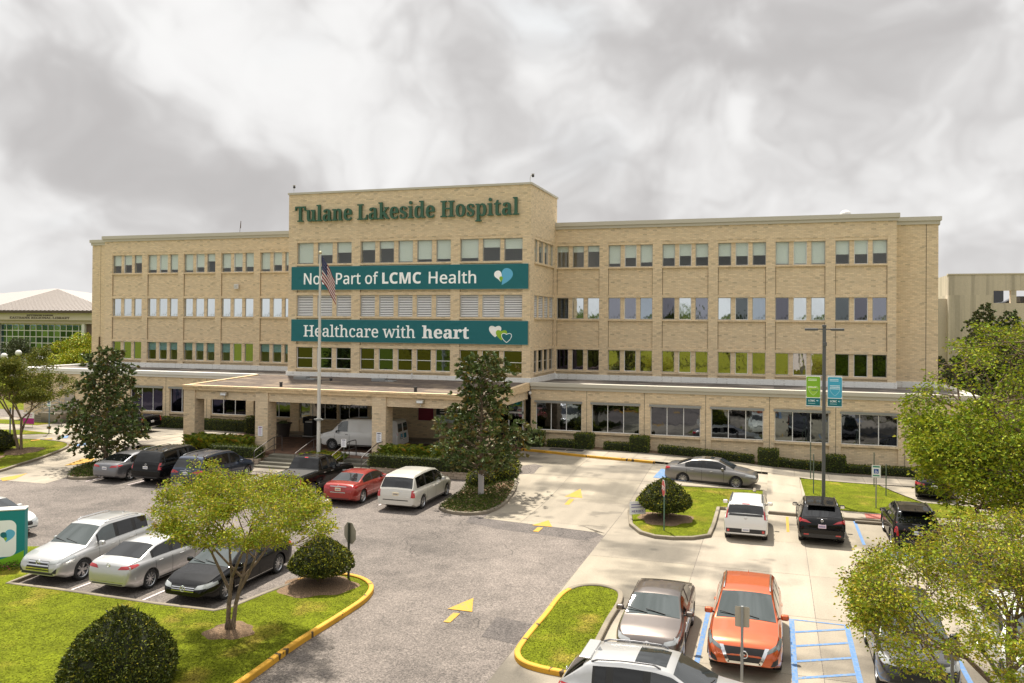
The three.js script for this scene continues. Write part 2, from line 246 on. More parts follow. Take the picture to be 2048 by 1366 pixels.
// ---------- ground sheets ----------
{
  const g = new THREE.PlaneGeometry(1600, 1600); g.rotateX(-Math.PI / 2); g.translate(0, -.08, -40);
  const p = g.attributes.position, uv = g.attributes.uv; for (let i = 0; i < p.count; i++) uv.setXY(i, p.getX(i), -p.getZ(i));
  struct('ground', g, grassMat);
  struct('parking_lot', sheet([[-75, -8], [40, -8], [40, -60], [-16, -60], [-16, -45.1], [-41, -45.1], [-42.5, -60], [-75, -60]], 0, 2), asphalt);
  struct('street', sheet([[-300, 4], [300, 4], [300, -2], [-300, -2]], -.06, 40), asphalt);
  struct('pavement', sheet([[-300, 5.5], [300, 5.5], [300, 4.2], [-300, 4.2]], -.05, 40), concrete);
}
function slabs(name, poly, sx, sz, ox, oz, off, gap = .009) {
  const grp = new THREE.Group(); grp.name = numbered(name); grp.userData.kind = 'structure'; scene.add(grp); const [x0, x1, z0, z1] = bounds(poly), r = mul(9);
  for (let i = Math.floor((x0 - ox) / sx); ox + i * sx < x1; i++) for (let j = Math.floor((z0 - oz) / sz); oz + j * sz < z1; j++) {
    const a = ox + i * sx + gap, b = ox + (i + 1) * sx - gap, c = oz + j * sz + gap, d = oz + (j + 1) * sz - gap, list = [];
    for (let k = 0; k < 3; k++) for (let l = 0; l < 3; l++) { const q = clipCell(poly, lerp(a, b, k / 3), lerp(a, b, (k + 1) / 3), lerp(c, d, l / 3), lerp(c, d, (l + 1) / 3)); if (q.length > 2) list.push(q); }
    if (!list.length) continue; const g = polyGeo(list, off + (r() - .5) * .004); if (g.attributes.position.count) mesh('slab', g, concreteVar[Math.floor(r() * 4)], grp);
  }
  return grp;
}
const concRight = [[-12.9, -36.6], [-6.9, -35.7], [-6.95, -27.5], [-6.9, -8], [34, -8], [34, -54.3], [-16, -54.3], [-16, -47.6], [-13.4, -44], [-12.9, -40]];
slabs('concrete_drive', concRight, 4.1, 4.6, -6.92, -27.6, .008);
slabs('concrete_drive', [[-75, -36.15], [-38.5, -36.15], [-38.9, -38], [-41.4, -41], [-41.4, -55.2], [-75, -55.2]], 4.1, 4.6, -38.5, -36.15, .008);
// older darker asphalt patch at the joint of the two pavings
{ const pm = asphalt.clone(); pm.color = lin(.66, .67, .70); struct('asphalt_patch', sheet([[-13.6, -36.9], [-6.95, -35.75], [-7.5, -34.3], [-11.5, -34.9], [-13.4, -35.6]], .004, 3), pm);
  struct('asphalt_patch', sheet([[-8.2, -24.6], [-6.85, -24.3], [-6.8, -22.6], [-8.1, -22.9]], .004, 3), pm); }

// ---------- planted islands ----------
const islands = {};
function island(key, name, poly, kerbMat_, opt = {}) {
  const pl = opt.raw ? poly : smooth(poly, opt.n || 6); islands[key] = pl;
  if (!opt.noKerb) kerb(pl, kerbMat_, { w: opt.w || .17, h: opt.h || .15 });
  return struct(name, sheet(pl, opt.off || .11, 1.2), opt.mat || grassMat);
}
const G2 = (l, off = .1) => l.map(([u, v]) => { const p = gph(u, v, off); return [p.x, p.z]; });
// lawn in the near left corner; its bays of yellow kerb
const lawnFront = [[-12.7, -12], [-12.72, -18.1], [-12.8, -20.5], [-12.72, -23], [-12.75, -24.6], [-13.1, -25.7], [-13.8, -26.35], [-14.6, -26.55], [-15.3, -26.3], [-15.75, -25.4], [-16.1, -24], [-16.35, -22.4], [-16.6, -22.0], [-18.8, -21.95], [-21, -22.0], [-23, -22.05], [-25.0, -22.0], [-25.15, -23.5], [-25.3, -25.9], [-26.2, -26.4], [-29, -25.6], [-34, -24.6], [-40, -12]];
islands.front = lawnFront;
struct('lawn', sheet(lawnFront, .10, 1.2), grassMat);
{ const sm = (l) => smooth(l, 8, false);
  kerb(sm(lawnFront.slice(0, 10)), kerbYellow, { closed: false, w: .17, h: .16 });
  kerb(lawnFront.slice(9, 19), kerbMat, { closed: false, w: .15, h: .13 }); }
// small island with yellow kerb
island('near', 'lawn_island', [[-6.75, -22.6], [-6.66, -21.8], [-6.3, -21.3], [-5.4, -21.05], [-4.8, -21.1], [-4.75, -22.5], [-4.78, -25], [-4.78, -27.2], [-5.0, -27.95], [-5.7, -28.3], [-6.35, -28.0], [-6.68, -27.2], [-6.72, -25]], kerbMat, { n: 5, noKerb: true });
{ const p = islands.near, i0 = p.findIndex(q => q[0] < -6.6 && q[1] < -27.0), n = p.length, yl = [], gr = []; let k = 0; p.forEach((q, i) => { }); const isY = (q) => q[0] < -6.55 || q[1] > -22.0; let st = p.findIndex((q, i) => isY(q) && !isY(p[(i + n - 1) % n])); for (let i = 0; i <= n; i++) { const q = p[(st + i) % n]; (isY(q) && i < n ? yl : gr).push(q); } gr.unshift(yl[yl.length - 1]); kerb(yl, kerbYellow, { closed: false, w: .17 }); kerb(gr, kerbMat, { closed: false, w: .17 }); }
// island with clipped bush
island('bush', 'lawn_island', [...G2([[1259, 1022], [1262, 1048], [1282, 1064], [1310, 1072], [1345, 1075], [1385, 1075]]), ...[[-2.62, -36.55], [-2.56, -38.5], [-2.56, -41.85], [-1.4, -41.9], [-.42, -41.9], [-.42, -44.6], [-.5, -46.35]], ...G2([[1450, 977], [1400, 974], [1340, 971], [1300, 977], [1270, 996]])], kerbMat, { raw: true });
island('lamp', 'lawn', [[1.5, -50.9], [1.52, -46.9], [1.75, -43.35], [3.5, -43.3], [6.3, -43.2], [9.5, -43.6], [9.5, -46.4], [7.2, -46.6], [6.2, -49.0], [5.6, -50.9]], kerbMat, { raw: true, noKerb: true, off: .13 });
island('magr', 'planting_bed', [[-15.5, -37.7], [-14.7, -37.0], [-13.8, -36.95], [-13.1, -37.5], [-12.85, -39], [-13.0, -41], [-13.4, -43.3], [-14.1, -45], [-15.0, -46.6], [-16.4, -46.2], [-16.6, -44.6], [-16.0, -42], [-15.75, -39.5]], kerbMat, { mat: mulch });
island('magl', 'planting_bed', [[-39.0, -38.3], [-38.2, -37.7], [-37.2, -38.1], [-37.1, -40], [-37.2, -42.5], [-37.4, -44.6], [-39, -45], [-40.6, -44.6], [-40.9, -42.5], [-40.4, -40.2]], kerbMat, { mat: mulch });
island('left', 'lawn_island', [[-43.9, -37], [-44.6, -40], [-45.2, -42.8], [-45.9, -44.9], [-46.9, -45.8], [-49.4, -46.2], [-52, -45.8], [-56, -43], [-56, -36], [-48, -34]], kerbMat);
island('left2', 'lawn', [[-51, -48.6], [-54.5, -49.2], [-60, -48.5], [-60, -45.5], [-56, -46.3], [-52.5, -47.9]], kerbMat, { noKerb: true, raw: true, off: .03 });
island('left3', 'lawn', [[-55.5, -54], [-70, -53.5], [-70, -50.8], [-56, -51.8]], kerbMat, { noKerb: true, raw: true, off: .03 });

// paved walks
slabs('sidewalk', [[-.32, -51.6], [1.45, -51.2], [1.68, -43.3], [1.7, -43.25], [9.8, -43.1], [9.8, -41.9], [-.32, -41.9]], 1.75, 2.1, -.32, -41.9, .135, .006);
kerb([[-.4, -41.82], [3, -41.82], [6, -41.82], [9.8, -41.82]], kerbMat, { closed: false, w: .16, h: .15 });
slabs('sidewalk', [[5.7, -50.9], [6.35, -49], [7.3, -46.7], [9.6, -46.5], [12, -46.4], [12, -50.9]], 2, 2.3, 5.7, -50.9, .12, .006);
const walkR = [[-15.9, -53.0], [-11.5, -51.65], [-7, -51.0], [-5.2, -51.0], [-.4, -51.7], [2, -51], [12.5, -51], [12.5, -53.9], [-15.9, -54.0]];
slabs('sidewalk', walkR, 1.9, 4, -15.9, -54.1, .14, .006);
kerb(smooth([[-15.95, -52.95], [-13.5, -52.2], [-11.5, -51.62], [-9, -51.15], [-6.9, -50.95]], 5, false), kerbYellow, { closed: false, h: .155, w: .18 });
{ const soil = mulch; struct('planting_bed', sheet([[-15.9, -54.0], [12.5, -53.9], [12.5, -55.3], [-15.9, -55.3]], .12, 2), soil); struct('planting_bed', sheet([[-41.4, -54.2], [-61, -54.2], [-61, -55.3], [-41.4, -55.3]], .12, 2), soil); struct('planting_bed', sheet([[-41.4, -54.2], [-36.4, -54.2], [-36.4, -55.3], [-41.4, -55.3]], .0, 2).translate(0, .03, 0), soil); }
// tactile pad of truncated domes
{ const t = new THREE.Group(); t.name = 'tactile_paving'; t.userData.kind = 'structure'; scene.add(t); const red = std(lin(.42, .13, .10)); mesh('pad', bx(4.15, 4.95, .137, .150, -42.95, -41.95), red, t); const d = []; for (let i = 0; i < 12; i++) for (let j = 0; j < 14; j++) d.push(cyl(.02, .012, .15, .158, 4.18 + i * .067, -42.92 + j * .07, 6)); const dm = mesh('dome_field', d, red, t); dm.userData.kind = 'stuff'; }
// ---------- painted markings ----------
function paintPoly(name, pts, mat, off = .016) { const m = struct(name, sheet(pts, off, 1.5), mat); return m; }
const stripe = (x0, x1, z0, z1) => [[x0, z0], [x1, z0], [x1, z1], [x0, z1]];
function arrow(cx, z0, z1, w, ang = 0) { const L = z0 - z1, R = ([x, z]) => [cx + x * Math.cos(ang) - z * Math.sin(ang), z1 + L + x * Math.sin(ang) + z * Math.cos(ang) - 0]; paintPoly('painted_arrow', [[-w * .25, 0], [w * .25, 0], [w * .25, -L * .36], [-w * .25, -L * .36]].map(R), paintY, .018); paintPoly('painted_arrow', [[-w * .95, -L * .47], [w * .95, -L * .47], [0, -L]].map(R), paintY, .018); }
arrow(-9.47, -23.6, -25.95, .44); arrow(-9.9, -35.0, -37.2, .5); arrow(-9.85, -40.5, -43.6, .5);
{ const A = (l) => G2(l, .02); paintPoly('painted_arrow', A([[128, 931], [165, 917], [190, 913], [180, 919], [150, 929]]), paintY, .018); paintPoly('painted_arrow', A([[0, 956], [30, 951], [55, 946], [30, 958], [5, 962]]), paintY, .018); }
paintPoly('bay_line', stripe(.57, .69, -38.6, -41.5), paintY); paintPoly('bay_line', stripe(3.55, 3.68, -37.4, -41.7), paintB);
for (const x of [-1.95]) paintPoly('bay_line', stripe(x - .07, x + .07, -22.5, -27.3), paintB);
for (const x of [.56, 2.15]) paintPoly('bay_line', stripe(x - .075, x + .075, -19.5, -27.3), paintB);
for (const x of [4.85, 7.9]) paintPoly('bay_line', stripe(x - .07, x + .07, -20.5, -27.3), paintB);
paintPoly('hatch_line', stripe(.64, 2.07, -27.22, -27.3), paintB, .017);
for (let k = 0; k < 7; k++) { const z = -26.1 + k * 1.12; paintPoly('hatch_line', [[.64, z], [2.07, z - .72], [2.07, z - .86], [.64, z - .14]], paintB, .017); }
paintPoly('accessible_bay_panel', stripe(4.25, 7.0, -35.6, -37.0), paintB); paintPoly('accessible_bay_panel', [[-6.45, -47.0], [-4.3, -46.9], [-4.4, -49.4], [-6.3, -49.4]], paintB);
for (let k = 0; k < 3; k++) paintPoly('hatch_line', [[7.3, -35.6 - k * 1.2], [9.2, -36.4 - k * 1.2], [9.2, -36.6 - k * 1.2], [7.3, -35.8 - k * 1.2]], paintB);
for (const x of [-36.9, -34.0, -31.1, -27.9, -24.7, -21.7, -18.68]) paintPoly('bay_line', stripe(x - .05, x + .05, -37.4, -44.3), paintW);
for (const x of [-22.6, -19.6]) paintPoly('bay_line', stripe(x - .05, x + .05, -22.3, -26.8), paintW);
paintPoly('hatch_line', G2([[118, 876], [122, 872], [138, 871], [134, 876]], .02), paintB); paintPoly('hatch_line', G2([[150, 889], [185, 884], [190, 887], [155, 893]], .02), paintB);
// iron access covers set in the walk
for (const [x, z] of [[-13.6, -53.3], [-12.4, -53.25]]) { const c = mesh('access_cover', rbx(x - .55, x + .55, hgt(x, z) + .143, hgt(x, z) + .158, z - .35, z + .35, .006), std(lin(.06, .055, .05), { metalness: .5, roughness: .7 })); tag(c, 'dark iron cover plate in the sidewalk by the doors', 'access cover', 'covers in the sidewalk'); }
// ---------- grass blades ----------
const bladeGeo = (() => { const p = [], n = [], c = []; const r = mul(4); for (let k = 0; k < 4; k++) { const a = r() * 6.28, l = .9 + r() * .9, w = .17, cx = (r() - .5) * 1.0, cz = (r() - .5) * 1.0, dx = Math.cos(a), dz = Math.sin(a); p.push(cx - dz * w, 0, cz + dx * w, cx + dz * w, 0, cz - dx * w, cx + dx * l, .35 + r() * .45, cz + dz * l); n.push(dx * .3, .95, dz * .3, dx * .3, .95, dz * .3, dx * .3, .95, dz * .3); } const g = new THREE.BufferGeometry(); g.setAttribute('position', new THREE.Float32BufferAttribute(p, 3)); g.setAttribute('normal', new THREE.Float32BufferAttribute(n, 3)); return g; })();
const bladeMat = phy(0xffffff, { side: THREE.DoubleSide, roughness: .8, specularIntensity: .2 });
function grassStuff(key, label, dens, h, seed, off = .10, dryBias = 0, lim = null) {
  const poly = lim ? lim : islands[key], [x0, x1, z0, z1] = bounds(poly), r = mul(seed), pts = []; const n = Math.floor((x1 - x0) * (z1 - z0) * dens);
  for (let i = 0; i < n; i++) { const x = lerp(x0, x1, r()), z = lerp(z0, z1, r()); if (!inPoly(poly, x, z)) continue; if (bareSpots.some(([a, b, q]) => Math.hypot(x - a, z - b) < q * (.85 + .3 * r()))) continue; const patch = fbm(x * .9 + 3, z * .9 + 8, 4); if (r() < sstep(.62, .8, patch) * .6) continue; pts.push([x, z, patch]); }
  const im = new THREE.InstancedMesh(bladeGeo, bladeMat, pts.length), m = new THREE.Matrix4(), q = new THREE.Quaternion(), c = new THREE.Color(); const up = V(0, 1, 0);
  pts.forEach(([x, z, pt], i) => { const s = .6 + r() * .7, w = .034; q.setFromAxisAngle(up, r() * 6.28); m.compose(V(x, hgt(x, z) + off - .004, z), q, V(w * s, h * s, w * s)); im.setMatrixAt(i, m); const d = clamp(sstep(.42, .72, pt) + (r() - .5) * .7 + dryBias); c.setRGB(lerp(.18, .32, d) * (.8 + .4 * r()), lerp(.22, .27, d) * (.8 + .4 * r()), lerp(.012, .09, d)); im.setColorAt(i, c); });
  im.name = numbered('grass'); im.castShadow = im.receiveShadow = true; im.userData = { label, category: 'grass', kind: 'stuff' }; scene.add(im);
}
// bare soil rings under trees and bushes: low mounds of mulch
const bareSpots = [];
function mound(x, z, r, h, off = .1, seed = 1) {
  bareSpots.push([x, z, r]); const N = 40, R = 9, pos = [], uv = [], idx = []; const nz = (a, q) => 1 + .10 * Math.sin(a * 3 + seed) + .07 * Math.sin(a * 7 + seed * 2);
  for (let j = 0; j <= R; j++) for (let i = 0; i < N; i++) { const a = i / N * 6.2832, q = j / R * r * nz(a), k = j / R, px = x + Math.cos(a) * q, pz = z + Math.sin(a) * q; pos.push(px, hgt(px, pz) + off + h * (1 - k * k) - (j === R ? .03 : 0) + (vnoise(px * 5, pz * 5) - .5) * .05 * (1 - k), pz); uv.push(px, -pz); }
  for (let j = 0; j < R; j++) for (let i = 0; i < N; i++) { const a = j * N + i, b = j * N + (i + 1) % N, c = a + N, d = b + N; idx.push(a, b, c, b, d, c); }
  const g = new THREE.BufferGeometry(); g.setAttribute('position', new THREE.Float32BufferAttribute(pos, 3)); g.setAttribute('uv', new THREE.Float32BufferAttribute(uv, 2)); g.setIndex(idx); g.computeVertexNormals(); mulch.side = THREE.DoubleSide; struct('mulch_ring', g, mulch);
}
const TREE = { crapeFront: gp(460, 1262, .1), bushFront: gp(640, 1168, .1), bushIsland: gp(1330, 1038, .1), crapeLeft: gph(40, 902, .1) };
mound(TREE.crapeFront.x, TREE.crapeFront.z, .75, .10, .1, 1); mound(TREE.bushFront.x, TREE.bushFront.z + .15, 1.35, .10, .1, 2); mound(TREE.bushIsland.x, TREE.bushIsland.z, 1.35, .10, .11, 3); mound(TREE.crapeLeft.x + .2, TREE.crapeLeft.z, 1.25, .12, .11, 4); mound(TREE.crapeLeft.x - .2, TREE.crapeLeft.z + 2.6, 1.2, .10, .11, 5);
bareSpots.push([-15.9, -25.2, .55], [-16.0, -24.2, .35], [-19, -22.2, .3], [-22, -22.3, .35]);
grassStuff('front', 'green lawn with dry patches inside the yellow kerb corner', 700, .011, 11, .10, 0, [[-12.75, -14.5], ...lawnFront.slice(1, 18), [-26, -21], [-21, -14.5]]);
grassStuff('near', 'dry patchy grass on the small island with yellow kerb', 700, .012, 12, .11, .25);
grassStuff('bush', 'smooth green grass round the dome bush island', 350, .010, 13, .11, -.3);
grassStuff('lamp', 'green grass patch round the lamp post', 350, .010, 14, .13, -.3);
grassStuff('left', 'green grass on the kerbed island by the side drive', 200, .012, 15, .11, -.25);
// ---------- hospital ----------
const font = {};
for (const k of ['serif_bold', 'serif_regular', 'sans_bold', 'sans_regular']) font[k] = await new FontLoader().loadAsync(`fonts/droid/droid_${k}.typeface.json`);
const wob = dtex(512, 512, (i, j) => { const k = fbm(i / 512 * 6, j / 512 * 6, 3, 6); return [k, k, k]; }, false, .33, .33);
const mir = (r, g, b, o = {}) => phy(lin(r, g, b), { metalness: 1, roughness: .03, bumpMap: wob, bumpScale: .004, ...o });
const GLASS = { b: mir(.68, .73, .75), p: mir(.25, .26, .30), q: mir(.14, .14, .165), s: mir(.34, .39, .44), d: mir(.12, .135, .14), n: mir(.045, .045, .075), g: mir(.42, .40, .41), t: mir(.09, .12, .13), o: mir(.11, .10, .09), k: mir(.12, .13, .15) };
const clearGlass = phy(lin(.93, .96, .95), { transmission: 1, thickness: 0, roughness: 0, ior: 1.5 });
const blindMat = std(lin(.72, .73, .68), { roughness: .9 }), room = std(lin(.42, .40, .37), { roughness: .95 }), tealBlind = std(lin(.16, .30, .36), { roughness: .9 });
const winFrame = std(lin(.46, .44, .40), { roughness: .5, metalness: .3 }), winFrameW = std(lin(.70, .70, .69), { roughness: .45 });
const hospital = thing('hospital_building', 'long four storey tan brick hospital with a taller central block', 'building');
// collects brick boxes in a facade frame: s along the wall to the right, y up, d outward
function facade(M, x0, x1, yB, yT, rows, bays, parent, o = {}) {
  const B = [], S = [], L = [], J = []; const put = (l, a, b, c, d, e, f) => { const g = bx(a, b, c, d, e, f); l.push(g); };
  const T = .45, rec = .10, mul_ = .12; let prev = x0;
  for (const bay of bays) {
    const a = bay[0][0], b = bay[bay.length - 1][1];
    if (a - prev > .01) put(B, prev, a, yB, yT, -T, 0); prev = b;
    let y = yB;
    rows.forEach(([s, h], ri) => {
      put(B, a, b, y, s - .13, -T, ri ? -rec : -rec); put(S, a - .0, b + .0, s - .13, s, -T, .045);
      for (let i = 0; i + 1 < bay.length; i++) put(B, bay[i][1], bay[i + 1][0], s, h, -T, -mul_);
      put(L, a, b, h, h + .2, -T, -.022); y = h + .2;
    });
    put(B, a, b, y, yT, -T, 0); if (rows.length > 1) for (let q = 0; q + 1 < rows.length; q++) for (const [u, v] of [[a, a + .035], [b - .035, b]]) put(J, u, v, rows[q][1] + .2, rows[q + 1][0] - .13, -rec - .02, -rec + .012);
    rows.forEach(([s, h], ri) => bay.forEach(([wa, wb], wi) => window_(M, wa, wb, s, h, o.type(ri, bays.indexOf(bay), wi), parent, o)));
  }
  if (x1 - prev > .01) put(B, prev, x1, yB, yT, -T, 0);
  const fin = (name, l, mat) => mesh(name, wuv(merge(l).applyMatrix4(M)), mat, parent);
  fin('brick_wall', B, brick); for (const g of S) fin('sill', [g], brick); for (const g of L) fin('lintel', [g], brick); for (const g of J) fin('expansion_joint', [g], sealant);
}
const trimBlackB = std(lin(.02, .02, .022)); const sealant = std(lin(.16, .12, .08)); const slatMat = std(lin(.80, .80, .80), { roughness: .45 });
function window_(M, a, b, s, h, t, parent, o) {
  const w = new THREE.Group(); w.name = 'window'; parent.add(w); w.applyMatrix4(M.clone().multiply(new THREE.Matrix4().makeTranslation((a + b) / 2, s, -.2)));
  const W = b - a, H = h - s, f = .045;
  if (t[0] === 'L') {
    w.name = 'louvre'; mesh('frame', [bx(-W / 2, W / 2, 0, f, -.05, .05), bx(-W / 2, W / 2, H - f, H, -.05, .05), bx(-W / 2, -W / 2 + f, f, H - f, -.05, .05), bx(W / 2 - f, W / 2, f, H - f, -.05, .05), ], alu, w); mesh('backing', bx(-W / 2, W / 2, 0, H, -.2, -.19), trimBlackB, w);
    const n = 12; for (let k = 0; k < n; k++) { const g = bx(-W / 2 + f, W / 2 - f, -.038, .038, -.006, .006); g.rotateX(-.35); g.translate(0, f + (k + .5) * (H - 2 * f) / n, 0); mesh('slat', g, slatMat, w); }
    return;
  }
  const F = t.includes('W') ? winFrameW : winFrame, fr = [bx(-W / 2, W / 2, 0, f, -.04, .04), bx(-W / 2, W / 2, H - f, H, -.04, .04), bx(-W / 2, -W / 2 + f, f, H - f, -.04, .04), bx(W / 2 - f, W / 2, f, H - f, -.04, .04)];
  if (t.includes('H')) fr.push(bx(-W / 2 + f, W / 2 - f, H * .46, H * .46 + .05, -.03, .03)); if (t.includes('V')) { fr.push(bx(-W / 6 - .025, -W / 6 + .025, f, H - f, -.03, .03), bx(W / 6 - .025, W / 6 + .025, f, H - f, -.03, .03)); }
  mesh('frame', fr, F, w); const pane = (x0, x1, y0, y1, m) => mesh('pane', bx(x0, x1, y0, y1, -.008, 0), m, w);
  const gm = t[0] === 'C' ? clearGlass : GLASS[t[0]];
  if (t.includes('H')) { pane(-W / 2 + f, W / 2 - f, f, H * .46, gm); pane(-W / 2 + f, W / 2 - f, H * .46 + .05, H - f, gm); }
  else if (t.includes('V')) { pane(-W / 2 + f, -W / 6 - .025, f, H - f, gm); pane(-W / 6 + .025, W / 6 - .025, f, H - f, GLASS.d === gm ? GLASS.k : gm); pane(W / 6 + .025, W / 2 - f, f, H - f, gm); }
  else pane(-W / 2 + f, W / 2 - f, f, H - f, gm);
  const m = t.match(/([\d.]+)/); if (m) mesh('blind', bx(-W / 2 + f, W / 2 - f, H - (H - f) * parseFloat(m[1]), H - f, -.075, -.065), t.includes('T') ? tealBlind : blindMat, w);
}
const I4 = (x, z, ry = 0) => new THREE.Matrix4().makeRotationY(ry).setPosition(x, 0, z);
const ROWS = [[5.45, 7.06], [9.42, 11.07], [13.42, 15.1]];
const bay3 = (s) => [[s, s + .94], [s + 1.24, s + 2.15], [s + 2.44, s + 3.39]];
const rr = mul(21);
const rTypes = [[['n', 'n', 'n'], ['g', 'gW', 'g'], ['g', 'gW', 'g'], ['g', 'gW', 'g'], ['g', 'gW', 'g'], ['t', 'tW', 't']],
  [['d', 'b', 'b'], ['p', 'pW', 's'], ['q', 'bW', 'p'], ['b', 'dW', 's'], ['q', 'bW', 'b'], ['d', 'qW', 'p']],
  [['C.28', 'C.3', 'C.28'], ['C.86', 'C.6W', 'C.82'], ['C.64', 'C.55W', 'C.62'], ['C.6', 'C.6W', 'C.58'], ['C.97', 'C.97W', 'C.97'], ['C.6', 'C.6W', 'C.57']]];
facade(I4(0, -63), -16.35, 8.09, 4.4, 16.4, ROWS, [-16.25, -12.17, -8.06, -3.97, .07, 4.12].map(bay3), hospital, { type: (r, b, w) => rTypes[r][b][w] });
const lTop = [.6, .55, .45, .85, .85, .85, .9, .74, .42, .8, .75, .75, .9, .68, .7];
facade(I4(0, -63), -60.2, -35.85, 4.4, 16.4, ROWS, [-59.3, -55.28, -51.27, -47.25, -43.2].map(bay3).concat([[[-39.0, -38.1], [-37.8, -36.9]]]), hospital, { type: (r, b, w) => r === 2 ? 'C' + (lTop[b * 3 + w] || .6) + (w === 1 ? 'W' : '') : r === 1 ? 'b' + (w === 1 ? 'W' : '') : (b === 3 && w ? 's' : b === 0 ? 's' : 'CT' + (.4 + .15 * rr())) + (w === 1 ? 'W' : '') });
const tw = [[[-35.12, -33.74], [-33.37, -32.08], [-31.73, -30.41]], [[-29.68, -28.49], [-28.15, -26.95], [-26.61, -25.42], [-25.09, -23.9], [-23.56, -22.38]], [[-21.67, -20.27], [-19.97, -18.63], [-18.35, -16.95]]];
const tTop = [['C.97', 'C.6', 'C.5'], ['C.4', 'C.35', 'C.97', 'C.88', 'C.88'], ['C.86', 'C.4', 'C.48']];
facade(I4(0, -56), -35.85, -16.35, 4.5, 18.85, [[5.5, 7.12], [9.48, 11.08], [13.48, 15.12]], tw, hospital, { type: (r, b, w) => r === 1 ? 'L' : r === 0 ? (b < 2 && rr() < .5 ? 'tWH' : 'oWH') : tTop[b][w] });
// returns of the tower (brick sides with narrow windows) and the set-back end bays
const sideBay = [[.55, 1.75], [2.15, 3.35], [3.75, 4.75], [5.2, 6.2]];
facade(I4(-16.35, -56.45, Math.PI / 2), 0, 6.55, 4.5, 18.85, [[5.5, 7.12], [9.48, 11.08], [13.48, 15.12]], [sideBay], hospital, { type: (r, b, w) => r === 1 ? 'L' : r === 0 ? 'dH' : 'b' });
{
  const W = (l) => mesh('brick_wall', wuv(merge(l)), brick, hospital);
  W([bx(-35.85, -35.4, 4.5, 18.85, -63, -56.45)]); W([bx(-35.85, -16.35, 16.9, 18.85, -63.35, -63)]);
  W([bx(8.09, 10.25, 4.4, 16.3, -65.4, -65), bx(10.29, 11.05, 4.4, 16.3, -65.4, -65)]); W([bx(-60.2 - 3.4, -60.2 - 2.4, 4.4, 16.3, -65.4, -65), bx(-62.56, -60.2, 4.4, 16.3, -65.4, -65)]);
  W([bx(7.64, 8.09, 4.4, 16.4, -65, -63.45), bx(-60.2, -59.75, 4.4, 16.4, -65, -63.45), bx(10.6, 11.05, 4.4, 16.3, -80, -65.4), bx(-63.6, -63.15, 4.4, 16.3, -80, -65.4)]);
  mesh('expansion_joint', [bx(10.25, 10.29, 4.5, 16.3, -65.3, -65.03), bx(-62.6, -62.56, 4.5, 16.3, -65.3, -65.03)], darkMetal, hospital);
  mesh('drainpipe', cyl(.06, .06, 4.9, 7.4, -62.58, -64.9, 10), barkDark, hospital);
  // rooms behind the glass: back walls and floors
  mesh('interior_wall', [bx(-63.1, 10.55, 4.6, 16.2, -68, -67.8), bx(-35.3, -16.9, 4.6, 16.3, -60, -59.8)], room, hospital);
  mesh('floor_slab', [8.6, 12.6].flatMap(y => [bx(-59.7, -35.95, y - .3, y, -67.8, -63.46), bx(-16.2, 7.6, y - .3, y, -67.8, -63.46), bx(-35.3, -16.9, y - .3, y, -59.8, -56.46)]), room, hospital);
  // cornices in two stepped bands
  const cor = (name, l, m = trimCream) => mesh(name, l, m, hospital);
  cor('cornice', [bx(-60.3, -35.85, 16.4, 16.62, -63.5, -62.9), bx(-60.4, -35.85, 16.62, 16.92, -63.5, -62.8), bx(-60.3, -59.8, 16.4, 16.9, -65, -63.5)]); cor('cornice', [bx(-16.35, 8.19, 16.4, 16.62, -63.5, -62.9), bx(-16.35, 8.29, 16.62, 16.92, -63.5, -62.8), bx(7.69, 8.19, 16.4, 16.9, -65, -63.5)]);
  cor('cornice', [bx(8.1, 11.15, 16.3, 16.55, -65.5, -64.9), bx(8.2, 11.25, 16.55, 16.84, -65.6, -64.8), bx(10.7, 11.25, 16.3, 16.83, -80, -65.6)]); cor('cornice', [bx(-63.7, -60.2, 16.3, 16.55, -65.5, -64.9), bx(-63.8, -60.32, 16.55, 16.84, -65.6, -64.8)]);
  cor('coping', [bx(-35.93, -16.27, 18.85, 19.0, -56.5, -55.93), bx(-16.85, -16.27, 18.85, 19.0, -63.05, -56.5), bx(-35.93, -35.35, 18.85, 19.0, -63.05, -56.5), bx(-35.93, -16.27, 18.85, 19.0, -63.45, -63.05)]);
  mesh('roof', [bx(-63.2, 10.7, 16.1, 16.28, -79.5, -65.7), bx(-59.8, -35.9, 16.1, 16.28, -65.7, -63.5), bx(-16.3, 7.7, 16.1, 16.28, -65.7, -63.5), bx(-35.4, -16.8, 18.3, 18.5, -63, -56.5)].map(wuv), membrane, hospital);
  // lower storey: front walls with broad windows in three lights
  const lowRows = [[1.72, 3.62]], pb = (a) => [[a, a + 3.24]];
  facade(I4(0, -55.3), -16.05, 11.4, -.2, 4.52, lowRows, [-15.71, -11.77, -7.8, -3.87, .06, 3.99, 7.9].map(pb), hospital, { type: () => (rr() < .5 ? 'd' : 'k') + 'VW' });
  facade(I4(0, -55.3), -61.3, -16.55, -.2, 4.52, lowRows, [-50.15, -46.25, -42.33, -38.4, -34.4].map(pb).concat([[[-31.0, -28.6]]]), hospital, { type: () => (rr() < .4 ? 'd' : 'n') + 'VW' });
  for (const a of [-15.71, -11.77, -7.8, -3.87, .06, 3.99, 7.9, -50.15, -46.25, -42.33]) mesh('window_head', bx(a - .06, a + 3.3, 3.62, 3.76, -55.3, -55.2), greySteel, hospital);
  for (const x of [-12.1, -8.2, -4.22, -.25, 3.68, 7.6]) mesh('expansion_joint', bx(x - .012, x + .012, .3, 4.5, -55.31, -55.292), darkMetal, hospital);
  for (const x of [-59.5, -54.2, -50.5, -46.6, -42.7]) mesh('expansion_joint', bx(x - .012, x + .012, .3, 4.5, -55.31, -55.292), darkMetal, hospital);
